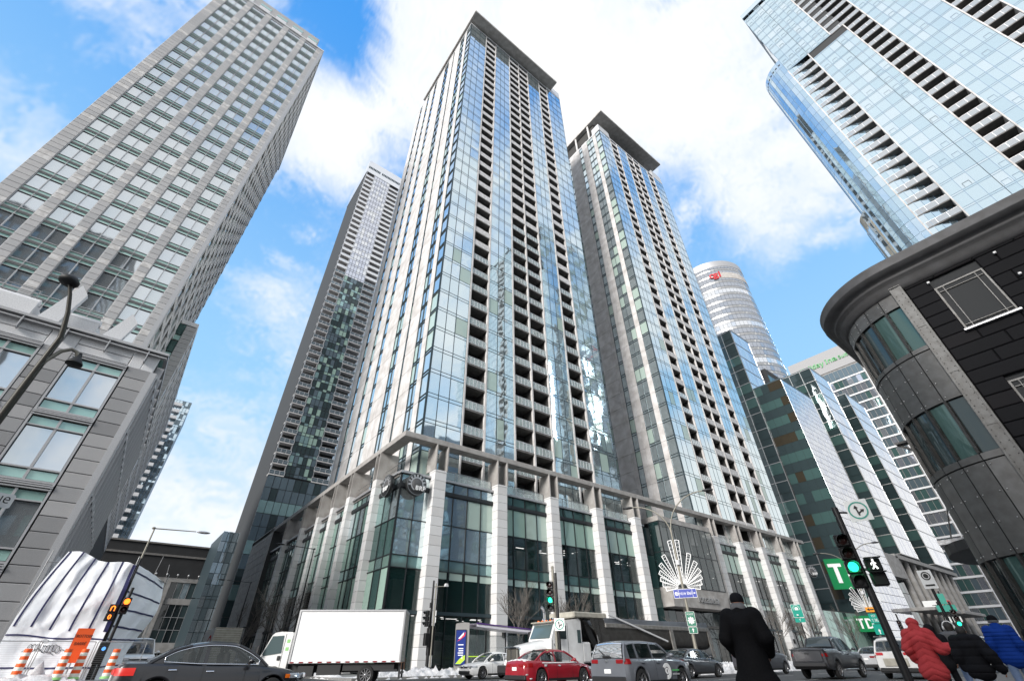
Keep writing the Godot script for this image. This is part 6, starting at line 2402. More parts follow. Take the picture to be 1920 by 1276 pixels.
func car(called: String, label: String, category: String, at: Vector3, turn: float, c: Dictionary, group := "") -> Node3D:
	var t := thing(called, label, category, at, turn, group)
	var L: float = c.len
	var r: float = c.wheel
	var xf: float = c.front
	var xr: float = c.rear
	var arch := r * 1.16
	var rows := []
	var xs := []
	for k in 61:
		xs.append(L * k / 60.0)
	for w: float in [xf, xr]:
		for k in 15:
			xs.append(w + arch * cos(PI * k / 14.0))
	xs.sort()
	for x: float in xs:
		var deck: float = along(c.deck, x)
		var lo: float = c.low + 0.12 * pow(maxf(0.0, 1.0 - minf(x, L - x) / 0.35), 2.0)
		var ay := 0.0
		for w: float in [xf, xr]:
			if absf(x - w) < arch:
				ay = maxf(ay, r + sqrt(arch * arch - (x - w) * (x - w)))
		var bottom := maxf(lo, ay)
		var wdt: float = along(c.wide, x) / 2
		var half := []
		half.append(Vector3(x, bottom, 0))
		half.append(Vector3(x, bottom, side_z(c, x, bottom) - 0.06))
		for k in 6:
			var y := lerpf(bottom, deck - 0.02, k / 5.0)
			half.append(Vector3(x, y, side_z(c, x, y) + (0.012 if ay > 0.0 and k < 2 else 0.0)))
		half.append(Vector3(x, deck + 0.012, wdt * 0.86))
		half.append(Vector3(x, deck + 0.035, wdt * 0.5))
		half.append(Vector3(x, deck + 0.045, 0))
		var row := PackedVector3Array()
		for k in half.size():
			row.append(half[half.size() - 1 - k] * Vector3(1, 1, -1))
		for k in range(1, half.size()):
			row.append(half[k])
		rows.append(row)
	var b := MB.new()
	b.surf(rows, false)
	for e: int in [0, rows.size() - 1]:
		var mid := Vector3(xs[e], along(c.deck, xs[e]) * 0.6, 0)
		for k in rows[e].size() - 1:
			if e == 0:
				b.tri(mid, rows[e][k], rows[e][k + 1])
			else:
				b.tri(mid, rows[e][k + 1], rows[e][k])
	put("body", b, c.paint, t)
	b = MB.new()
	b.span(0.25, L - 0.25, c.low + 0.03, r * 1.9, -c.width / 2 + 0.3, c.width / 2 - 0.3)
	put("underbody", b, "plastic_black", t)
	# cabin: roof, pillars and what is inside it
	var cab: Array = c.cab  # [x, roof height] from the foot of the rear glass to the foot of the windscreen
	var x0: float = cab[0][0]
	var x1: float = cab[-1][0]
	var tum: float = c.get("tumble", 0.42)
	var wb: float = c.width / 2 - 0.1
	var wt := func(x: float, y: float) -> float: return (wb - tum * (y - along(c.deck, x))) * (1.0 - 0.05 * pow((x - (x0 + x1) / 2) / (x1 - x0) * 2.0, 2.0))
	var shell := MB.new()
	rows = []
	for k in 25:
		var x := lerpf(c.rearglass[1] - 0.03, c.screen[0] + 0.03, k / 24.0)
		var g := along(cab, x)
		var q := [Vector3(x, g - 0.09, wt.call(x, g - 0.09)), Vector3(x, g - 0.05, wt.call(x, g - 0.05)), Vector3(x, g - 0.005, wt.call(x, g) - 0.06), Vector3(x, g + 0.022, wt.call(x, g) * 0.6), Vector3(x, g + 0.034, 0)]
		var row := PackedVector3Array()
		for i in 5:
			row.append(q[i] * Vector3(1, 1, -1))
		for i in range(3, -1, -1):
			row.append(q[i])
		rows.append(row)
	shell.surf(rows, true)
	for sd: float in [-1.0, 1.0]:
		for e: Array in [c.rearglass, c.screen]:  # pillars along the ends
			var pts := []
			for i in 9:
				var x := lerpf(e[0] - 0.06, e[1] + 0.02, i / 8.0) if e == c.rearglass else lerpf(e[0] - 0.02, e[1] + 0.06, i / 8.0)
				var g := along(cab, x)
				pts.append(Vector3(x, g - 0.035, sd * (wt.call(x, g - 0.035) - 0.025)))
			shell.tube(pts, [0.045], 8)
		var edges := [x0]
		for w: Array in c.windows:
			edges.append(w[0])
			edges.append(w[1])
		edges.append(x1)
		for i in range(0, edges.size(), 2):  # body coloured side between the windows
			rows = []
			for j in 7:
				var x := lerpf(edges[i], edges[i + 1], j / 6.0)
				var row := PackedVector3Array()
				for v in 6:
					var y := lerpf(along(c.deck, x) - 0.03, maxf(along(cab, x) - 0.05, along(c.deck, x) - 0.03), v / 5.0)
					row.append(Vector3(x, y, sd * wt.call(x, y)))
				rows.append(row)
			shell.surf(rows, sd > 0)
	put("cabin", shell, c.paint, t)
	b = MB.new()
	for x: float in [lerpf(x0, x1, 0.36), lerpf(x0, x1, 0.64)]:
		for sd: float in [-1.0, 1.0]:
			b.cbox(Vector3(x, along(c.deck, x) + 0.02, sd * 0.36), Vector3(0.16, 0.62, 0.46), 0.06, Basis(Vector3.BACK, 0.15))
			b.cbox(Vector3(x - 0.06, along(c.deck, x) + 0.4, sd * 0.36), Vector3(0.09, 0.18, 0.24), 0.04)
	b.cbox(Vector3(c.screen[1] - 0.2, along(c.deck, c.screen[1]) - 0.02, 0), Vector3(0.5, 0.1, c.width - 0.4), 0.04)
	b.span(x0 + 0.2, x1 - 0.2, c.low + 0.2, along(c.deck, (x0 + x1) / 2) - 0.25, -c.width / 2 + 0.25, c.width / 2 - 0.25)
	put("seats", b, "seat", t)
	# front and rear glass
	for w: Array in [["rear_window", c.rearglass], ["windscreen", c.screen]]:
		rows = []
		for k in 9:
			var x := lerpf(w[1][0], w[1][1], k / 8.0)
			var g := along(cab, x)
			var hw: float = wt.call(x, g) - 0.1
			var row := PackedVector3Array()
			for i in 9:
				var s := i / 4.0 - 1.0
				row.append(Vector3(x + (0.018 if w[0] == "windscreen" else -0.018), g + 0.012 + 0.025 * (1 - s * s), s * hw))
			rows.append(row)
		b = MB.new()
		b.surf(rows, true)
		put(w[0], b, c.get("glass", "car_pane") if w[0] == "windscreen" else c.get("rear_glass", "car_pane"), t)
	# side glass, between given x limits, from the belt to just under the roof
	for s: float in [-1.0, 1.0]:
		for w: Array in c.windows:
			rows = []
			for i in 9:
				var v := i / 8.0
				var row := PackedVector3Array()
				for j in 17:
					var x := lerpf(w[0], w[1], j / 16.0)
					var y0 := along(c.deck, x) + 0.045
					var y1 := maxf(y0 + 0.004, along(cab, x) - 0.085)
					var y := lerpf(y0, y1, v)
					row.append(Vector3(x, y, s * (wt.call(x, y) + 0.012)))
				rows.append(row)
			b = MB.new()
			b.surf(rows, s > 0)
			put("side_window", b, c.get("glass", "car_pane"), t)
		if c.has("trim"):
			b = MB.new()
			var pts := []
			var a: float = c.windows[0][0]
			var e: float = c.windows[-1][1]
			for j in 33:
				var x := lerpf(a, e, j / 32.0)
				var y := maxf(along(c.deck, x) + 0.045, along(cab, x) - 0.08)
				pts.append(Vector3(x, y, s * (wt.call(x, y) + 0.016)))
			for j in 17:
				var x := lerpf(e, a, j / 16.0)
				var y := along(c.deck, x) + 0.035
				pts.append(Vector3(x, y, s * (wt.call(x, y) + 0.016)))
			pts.append(pts[0])
			b.tube(pts, [0.013], 6, false)
			put("window_trim", b, c.trim, t)
		for w: Array in c.doors:
			b = MB.new()
			var yb := along(c.deck, w[0])
			strip_on_side(b, c, s, w[0] - 0.006, w[0] + 0.006, c.low + 0.1, yb, 0.003, 8)
			put("door_seam", b, "plastic_black", t)
			if w[1] > 0.0:
				b = MB.new()
				var hy: float = along(c.deck, w[1]) - 0.13
				b.cbox(Vector3(w[1], hy, s * (side_z(c, w[1], hy) + 0.012)), Vector3(0.2, 0.035, 0.035), 0.012)
				put("door_handle", b, c.get("handle", c.paint), t)
		b = MB.new()
		b.ball(Vector3(c.mirror, along(c.deck, c.mirror) + 0.12, s * (c.width / 2 + 0.08)), Vector3(0.09, 0.075, 0.12), 10)
		b.bar(Vector3(c.mirror, along(c.deck, c.mirror) + 0.07, s * (c.width / 2 - 0.14)), Vector3(c.mirror, along(c.deck, c.mirror) + 0.1, s * (c.width / 2 + 0.06)), 0.06, 0.05)
		put("mirror", b, c.get("mirror_paint", c.paint), t)
		# lamps wrap round the corners
		b = MB.new()
		var ly: float = c.tail_y
		strip_on_side(b, c, s, 0.015, c.get("tail_len", 0.42), ly - 0.075, ly + 0.085, 0.014)
		b.cbox(Vector3(0.01, ly, s * (along(c.wide, 0.0) / 2 - 0.24)), Vector3(0.05, 0.13, 0.34), 0.02)
		put("taillight", b, c.get("tail_lens", "lens_red"), t)
		b = MB.new()
		strip_on_side(b, c, s, L - 0.5, L - 0.04, c.head_y - 0.05, c.head_y + 0.07, 0.014)
		b.cbox(Vector3(L - 0.02, c.head_y, s * (c.width / 2 - 0.36)), Vector3(0.08, 0.14, 0.36), 0.04)
		put("headlight", b, "lens_clear", t)
		if c.has("amber"):
			b = MB.new()
			strip_on_side(b, c, s, L - 0.62, L - 0.48, c.head_y - 0.04, c.head_y + 0.05, 0.016)
			put("side_marker", b, "lens_amber", t)
		b = MB.new()
		strip_on_side(b, c, s, xr + arch, xf - arch, c.low + 0.01, c.low + 0.1, 0.006)
		put("sill_trim", b, "plastic_black", t)
		for w: float in [xf, xr]:
			wheel(t, Vector3(w, r, s * (c.width / 2 - 0.12)), r, 0.21, s, c.get("rim", "rim"))
	b = MB.new()
	b.cbox(Vector3(-0.005, c.tail_y - 0.13 if not c.has("plate_y") else c.plate_y, 0), Vector3(0.03, 0.13, 0.32), 0.005)
	put("licence_plate", b, "sign_white", t)
	b = MB.new()
	b.cbox(Vector3(0.04, c.low + 0.14, 0), Vector3(0.14, 0.2, c.width - 0.24), 0.04)
	put("rear_bumper_trim", b, "plastic_black", t)
	b = MB.new()
	b.cbox(Vector3(L - 0.02, c.low + 0.17, 0), Vector3(0.08, 0.18, c.width - 0.5), 0.03)
	b.cbox(Vector3(L + 0.005, c.head_y - 0.03, 0), Vector3(0.05, 0.1, c.width - 1.0), 0.02)
	put("grille", b, "plastic_black", t)
	return t


func sedan(paint: String, L: float, W: float, H: float) -> Dictionary:
	var k := H / 1.45
	return {"paint": paint, "len": L, "width": W, "wheel": 0.33, "front": L * 0.8, "rear": L * 0.205, "low": 0.2,
		"deck": [[0.0, 0.78 * k], [0.06, 0.93 * k], [0.25, 0.985 * k], [0.75, 0.985 * k], [L * 0.4, 0.93 * k], [L * 0.68, 0.9 * k], [L * 0.85, 0.82 * k], [L * 0.95, 0.72 * k], [L, 0.56 * k]],
		"wide": [[0.0, W * 0.8], [0.12, W * 0.9], [0.6, W * 0.98], [L * 0.5, W], [L - 0.7, W * 0.97], [L - 0.2, W * 0.86], [L, W * 0.7]],
		"cab": [[0.5, 0.95 * k], [0.85, 1.12 * k], [1.25, 1.32 * k], [1.7, 1.42 * k], [2.1, 1.45 * k], [2.55, 1.43 * k], [2.95, 1.3 * k], [3.35, 1.08 * k], [3.62, 0.9 * k]].map(func(p): return [p[0] * L / 4.7, p[1]]),
		"rearglass": [0.66 * L / 4.7, 1.5 * L / 4.7], "screen": [2.72 * L / 4.7, 3.5 * L / 4.7],
		"windows": [[0.98, 1.88], [1.98, 3.3]].map(func(p): return [p[0] * L / 4.7, p[1] * L / 4.7]), "doors": [[1.1, 0.0], [1.93, 1.22], [2.98, 2.1]].map(func(p): return [p[0] * L / 4.7, p[1] * L / 4.7]),
		"mirror": 3.05 * L / 4.7, "tail_y": 0.82 * k, "head_y": 0.66 * k}


func suv(paint: String, L: float, W: float, H: float) -> Dictionary:
	var k := H / 1.6
	return {"paint": paint, "len": L, "width": W, "wheel": 0.35, "front": L * 0.8, "rear": L * 0.19, "low": 0.24,
		"deck": [[0.0, 0.95 * k], [0.1, 1.02 * k], [L * 0.4, 1.02 * k], [L * 0.68, 1.0 * k], [L * 0.86, 0.95 * k], [L * 0.96, 0.85 * k], [L, 0.66 * k]],
		"wide": [[0.0, W * 0.88], [0.15, W * 0.95], [0.7, W], [L - 0.7, W], [L - 0.15, W * 0.88], [L, W * 0.76]],
		"cab": [[0.04, 0.98 * k], [0.12, 1.2 * k], [0.3, 1.52 * k], [0.6, 1.58 * k], [1.3, 1.6 * k], [2.1, 1.57 * k], [2.45, 1.42 * k], [2.8, 1.16 * k], [3.0, 0.98 * k]].map(func(p): return [p[0] * L / 4.1, p[1]]),
		"rearglass": [0.07, 0.29], "screen": [2.2 * L / 4.1, 2.92 * L / 4.1], "tumble": 0.3,
		"windows": [[0.35, 0.72], [0.84, 1.62], [1.72, 2.66]].map(func(p): return [p[0] * L / 4.1, p[1] * L / 4.1]), "doors": [[0.8, 0.0], [1.67, 0.95], [2.56, 1.85]].map(func(p): return [p[0] * L / 4.1, p[1] * L / 4.1]),
		"mirror": 2.6 * L / 4.1, "tail_y": 0.94 * k, "head_y": 0.82 * k, "plate_y": 0.62}


func snow_patch(t: Node3D, c: Dictionary, x0: float, x1: float, hw: float, y_off: float, seed_: int, cab := false) -> void:
	var f := FastNoiseLite.new()
	f.seed = seed_
	f.frequency = 2.2
	var b := MB.new()
	var rows := []
	for i in 25:
		var row := PackedVector3Array()
		for j in 17:
			var x := lerpf(x0, x1, i / 24.0)
			var s := j / 8.0 - 1.0
			var y := along(c.cab if cab else c.deck, x) + 0.05 + y_off
			var e := minf(1.0, 4.0 * minf(minf(i / 24.0, 1 - i / 24.0), (1 - absf(s)) * 0.5))
			row.append(Vector3(x, y + 0.03 * e * (1.0 + f.get_noise_2d(x * 2, s * 3)) - 0.03 * (1 - e) - (0.05 if f.get_noise_2d(x * 3 + 9, s * 4) < -0.12 else 0.0), s * hw))
		rows.append(row)
	b.surf(rows, true)
	put("snow", b, "snow", t)


func vehicles() -> void:
	var c := sedan("paint_black", 4.75, 1.85, 1.5)
	c.merge({"trim": "chrome", "amber": true, "tail_lens": "glow_red", "handle": "chrome"}, true)
	var t := car("black_sedan", "glossy black sedan with bright window trim passing in front at lower left", "car", Vector3(0.53, 0, -17.8), 0.0, c)
	c = sedan("paint_red", 4.6, 1.78, 1.4)
	c.merge({"handle": "chrome"}, true)
	t = car("red_sedan", "dark red sedan dusted with snow, seen from behind in front of the truck tractor", "car", Vector3(15.7, 0, -20.0), 0.0, c)
	snow_patch(t, c, 0.1, 0.5, 0.7, 0.0, 1)
	snow_patch(t, c, 3.7, 4.3, 0.7, 0.0, 2)
	var b := MB.new()
	for s: float in [1.0]:
		strip_on_side(b, c, s, 1.0, 3.3, 0.86, 0.9, 0.02, 10)
		for p: Vector2 in [Vector2(1.2, 0.76), Vector2(2.08, 0.76), Vector2(0.1, 0.45), Vector2(0.3, 0.3)]:
			b.ball(Vector3(p.x, p.y, s * (side_z(c, p.x, p.y) + 0.01)), Vector3(0.09, 0.03, 0.02), 8)
	put("snow", b, "snow", t)
	c = suv("paint_grey", 4.1, 1.95, 1.55)
	c.merge({"rear_glass": "glass_white", "handle": "paint_slate", "tail_len": 0.3}, true)
	t = car("grey_suv", "grey compact sport utility with pale rear window and round white door emblem", "car", Vector3(15.4, 0, -13.95), 0.0, c)
	var f := Basis(Vector3.RIGHT, UP, Vector3.BACK)
	ring(t, "door_emblem", Vector3(2.3, 0.6, side_z(c, 2.3, 0.6) + 0.006), f, 0.13, 0.25, "paper_white", -1.75, 2.6, 0.012)
	ring(t, "door_emblem", Vector3(2.3, 0.6, side_z(c, 2.3, 0.6) + 0.006), f, 0.05, 0.1, "paper_white", 0.0, TAU, 0.012)
	for k in 2:
		plate(t, "door_print", Vector3(2.85, 0.62 - k * 0.12, side_z(c, 2.85, 0.6) + 0.006), f, 0.42, 0.05, 0.01, "letter_green" if k == 0 else "paint_silver", 0.01)
	b = MB.new()
	b.bar(Vector3(0.0, 1.1, -0.1), Vector3(0.12, 1.28, -0.45), 0.03, 0.02)
	b.cbox(Vector3(0.0, 1.06, 0.0), Vector3(0.05, 0.07, 0.4), 0.02)
	put("wiper", b, "plastic_black", t)
	plate(t, "tailgate_badge", Vector3(-0.01, 0.93, 0), Basis(Vector3.FORWARD, UP, Vector3.LEFT), 0.16, 0.09, 0.012, "chrome", 0.04)
	c = sedan("paint_slate", 4.9, 1.88, 1.46)
	c.merge({"trim": "chrome"}, true)
	car("dark_sedan", "dark grey sedan with bright window trim left of the man in black", "car", Vector3(27.4, 0, -20.0), 0.0, c)
	c = sedan("paint_white", 4.6, 1.8, 1.45)
	t = car("white_sedan", "white sedan facing left in front of the bus shelter", "car", Vector3(24.15, 0, -30.3), PI, c)
	plate(t, "grille_badge", Vector3(4.6, 0.66, 0), Basis(Vector3.FORWARD, UP, Vector3.LEFT).rotated(UP, PI), 0.14, 0.12, 0.04, "chrome", 0.05)
	c = sedan("paint_silver", 4.6, 1.8, 1.5)
	car("silver_sedan", "silver car glimpsed between the truck tractor and its dump trailer", "car", Vector3(33.2, 0, -30.3), PI, c)
	c = sedan("paint_silver", 4.6, 1.8, 1.6)
	car("silver_sedan", "silver car ahead of the grey pickup truck", "car", Vector3(50, 0, -17.0), 0.0, c)
	c = suv("paint_plum", 4.9, 1.95, 1.95)
	car("dark_minivan", "dark minivan beyond the snow bank, left of the grey pickup truck", "car", Vector3(36.1, 0, -19.9), 0.0, c)
	c = suv("paint_white", 4.9, 1.95, 1.8)
	c.merge({"tail_lens": "sign_red", "tail_len": 0.3}, true)
	t = car("white_suv", "white sport utility with dark rear window behind the black signal pole", "car", Vector3(33.2, 0, -9.95), 0.0, c)
	b = MB.new()
	b.cbox(Vector3(-0.02, 0.7, 0), Vector3(0.05, 0.34, 1.1), 0.03)
	put("tailgate_panel", b, "beige", t)
	for k in 2:
		b = MB.new()
		b.span(0.5, 3.2, 1.82, 1.86, -0.72 + k * 1.4, -0.67 + k * 1.4)
		put("roof_rail", b, "steel", t)
	c = suv("paint_white", 5.0, 2.0, 1.95)
	car("white_van", "white parked van whose roof shows behind the pedestrians", "van", Vector3(44.0, 0, -8.9), 0.0, c)
	c = suv("paint_white", 5.0, 2.0, 2.5)
	car("white_van", "white van on the side street behind the black sedan's boot", "van", Vector3(2.3, 0, -47.6), -PI / 2, c)
	c = sedan("paint_silver", 4.6, 1.8, 1.5)
	car("grey_sedan", "grey car down the boulevard behind the small bank sign", "car", Vector3(62, 0, -13.5), 0.0, c)
	pickup()
	box_truck()
	dump_truck()
	far_truck()


func pickup() -> void:
	var L := 5.4
	var W := 1.9
	var c := {"paint": "paint_slate", "len": L, "width": W, "wheel": 0.4, "front": 4.35, "rear": 1.15, "low": 0.42,
		"deck": [[0.0, 1.28], [0.08, 1.33], [1.75, 1.33], [2.2, 1.22], [3.7, 1.2], [4.6, 1.18], [5.2, 1.05], [5.4, 0.85]],
		"wide": [[0.0, W * 0.94], [0.2, W], [4.7, W], [5.2, W * 0.9], [5.4, W * 0.78]],
		"cab": [[1.72, 1.28], [1.86, 1.55], [2.05, 1.83], [2.4, 1.9], [3.1, 1.9], [3.45, 1.78], [3.8, 1.5], [4.1, 1.2]],
		"rearglass": [1.8, 2.04], "screen": [3.35, 4.0], "tumble": 0.28, "windows": [[2.1, 2.75], [2.85, 3.8]], "doors": [[1.85, 0.0], [2.8, 2.1], [3.78, 2.98]], "glass": "car_glass", "rear_glass": "car_glass", "mirror": 3.8, "tail_y": 1.05, "head_y": 0.95, "tail_len": 0.22, "plate_y": 0.62, "handle": "plastic_black"}
	var t := car("grey_pickup", "dark grey crew cab pickup truck driving away near the snow covered median", "pickup truck", Vector3(30.7, 0, -13.2), 0.0, c)
	var b := MB.new()
	b.cbox(Vector3(0.93, 1.385, 0), Vector3(1.6, 0.03, W - 0.34), 0.01)
	put("bed_cover", b, "plastic_black", t)
	b = MB.new()
	b.cbox(Vector3(-0.03, 1.0, 0), Vector3(0.06, 0.5, W - 0.42), 0.02)
	b.cbox(Vector3(-0.02, 1.29, 0), Vector3(0.08, 0.07, W - 0.2), 0.02)
	put("tailgate", b, "paint_slate", t)
	b = MB.new()
	b.cbox(Vector3(-0.065, 1.12, 0), Vector3(0.02, 0.07, 0.24), 0.01)
	put("tailgate_handle", b, "plastic_black", t)
	b = MB.new()
	b.cbox(Vector3(-0.1, 0.64, 0), Vector3(0.16, 0.2, W - 0.2), 0.04)
	put("rear_bumper", b, "dark_metal", t)
	b = MB.new()
	for s: float in [-1.0, 1.0]:
		b.tube([Vector3(1.8, 0.4, s * 0.93), Vector3(3.7, 0.4, s * 0.93)], [0.04], 8)
	put("side_step", b, "steel", t)


func box_truck() -> void:
	var t := thing("box_truck", "white box truck with small cab turning before the podium corner", "truck", Vector3(13.2, 0, -26.9), PI - 0.549)
	# the origin is the rear corner nearest the camera; nose along +x, the camera side at z = 0
	var b := MB.new()
	b.cbox(Vector3(2.9, 2.17, 1.15), Vector3(5.8, 2.42, 2.3), 0.03)
	put("cargo_box", b, "box_white", t)
	b = MB.new()
	for y: float in [3.35, 1.0]:
		b.cbox(Vector3(2.9, y, -0.01), Vector3(5.84, 0.09, 0.06), 0.01)
	for x: float in [0.02, 5.78]:
		b.cbox(Vector3(x, 2.17, -0.012), Vector3(0.1, 2.42, 0.06), 0.01)
	b.cbox(Vector3(-0.02, 3.33, 1.15), Vector3(0.06, 0.14, 2.34), 0.01)
	b.cbox(Vector3(-0.02, 2.17, 0.03), Vector3(0.07, 2.4, 0.1), 0.01)
	b.cbox(Vector3(-0.02, 2.17, 2.27), Vector3(0.07, 2.4, 0.1), 0.01)
	put("box_rail", b, "aluminium", t)
	b = MB.new()
	for k in 9:
		b.box(Vector3(-0.01, 1.12 + k * 0.25, 1.15), Vector3(0.04, 0.235, 2.1))
	put("roller_door", b, "grimy_white", t)
	for k in 24:
		b = MB.new()
		b.box(Vector3(0.12 + k * 0.24, 1.0, -0.044), Vector3(0.2, 0.05, 0.004))
		put("reflector", b, "lens_red" if k % 2 else "paper_white", t)
	b = MB.new()
	b.span(0.1, 6.9, 0.55, 0.94, 0.5, 1.8)
	b.span(0.3, 3.0, 0.62, 0.92, 0.15, 0.45)
	b.span(3.1, 4.3, 0.45, 0.9, 0.1, 0.5)
	b.span(4.5, 5.3, 0.4, 0.85, 0.1, 0.5)
	put("chassis", b, "plastic_black", t)
	b = MB.new()
	b.span(-0.05, 0.05, 0.25, 0.94, 0.3, 0.4)
	b.span(-0.05, 0.05, 0.25, 0.94, 1.9, 2.0)
	b.span(-0.08, 0.04, 0.45, 0.55, 0.1, 2.2)
	b.bar(Vector3(0.1, 0.62, 0.06), Vector3(1.0, 0.62, 0.06), 0.05, 0.08)
	put("rear_step", b, "dark_metal", t)
	for x: float in [1.75]:
		for z: float in [0.2, 0.46, 1.85, 2.1]:
			wheel(t, Vector3(x, 0.43, z), 0.43, 0.25, -1.0 if z < 1 else 1.0)
	for z: float in [0.25, 2.05]:
		wheel(t, Vector3(6.55, 0.43, z), 0.43, 0.26, -1.0 if z < 1 else 1.0)
	# cab
	var prof := PackedVector2Array([Vector2(5.95, 0.62), Vector2(7.42, 0.55), Vector2(7.5, 0.8), Vector2(7.46, 1.18), Vector2(7.36, 1.35), Vector2(7.02, 2.22), Vector2(6.9, 2.33), Vector2(6.6, 2.38), Vector2(6.0, 2.36), Vector2(5.95, 2.3)])
	b = MB.new()
	b.prism(prof, 0.16, 2.14)
	put("cab", b, "paint_white", t)
	for q: Array in [[0.15, 0.14], [2.15, 2.16]]:
		b = MB.new()
		b.prism(PackedVector2Array([Vector2(6.35, 1.42), Vector2(7.25, 1.3), Vector2(7.3, 1.38), Vector2(6.98, 2.17), Vector2(6.4, 2.2)]), minf(q[0], q[1]) - 0.004, maxf(q[0], q[1]) + 0.004)
		put("side_window", b, "car_glass_light", t)
	b = MB.new()
	b.quad(Vector3(7.385, 1.36, 0.28), Vector3(7.385, 1.36, 2.02), Vector3(7.05, 2.21, 1.98), Vector3(7.05, 2.21, 0.32))
	put("windscreen", b, "car_glass", t)
	b = MB.new()
	b.span(6.28, 6.3, 0.7, 2.28, 0.15, 0.17)
	b.span(7.3, 7.32, 0.7, 1.3, 0.15, 0.17)
	b.cbox(Vector3(6.42, 1.2, 0.13), Vector3(0.16, 0.2, 0.05), 0.02)
	b.cbox(Vector3(7.48, 1.55, -0.12), Vector3(0.12, 0.42, 0.16), 0.03)
	b.bar(Vector3(7.2, 2.0, 0.14), Vector3(7.46, 1.75, -0.1), 0.03, 0.03)
	b.cbox(Vector3(7.42, 1.12, 0.18), Vector3(0.1, 0.2, 0.1), 0.03)
	put("cab_trim", b, "plastic_black", t)
	b = MB.new()
	b.cbox(Vector3(7.5, 0.85, 0.4), Vector3(0.06, 0.2, 0.36), 0.03)
	b.cbox(Vector3(7.5, 0.85, 1.9), Vector3(0.06, 0.2, 0.36), 0.03)
	put("headlight", b, "lens_clear", t)
	for k in 2:
		plate(t, "yellow_sticker", Vector3(6.1, 1.95 - k * 0.35, 0.155), Basis(Vector3.LEFT, UP, Vector3.FORWARD), 0.16, 0.16, 0.006, "lime", 0.02)


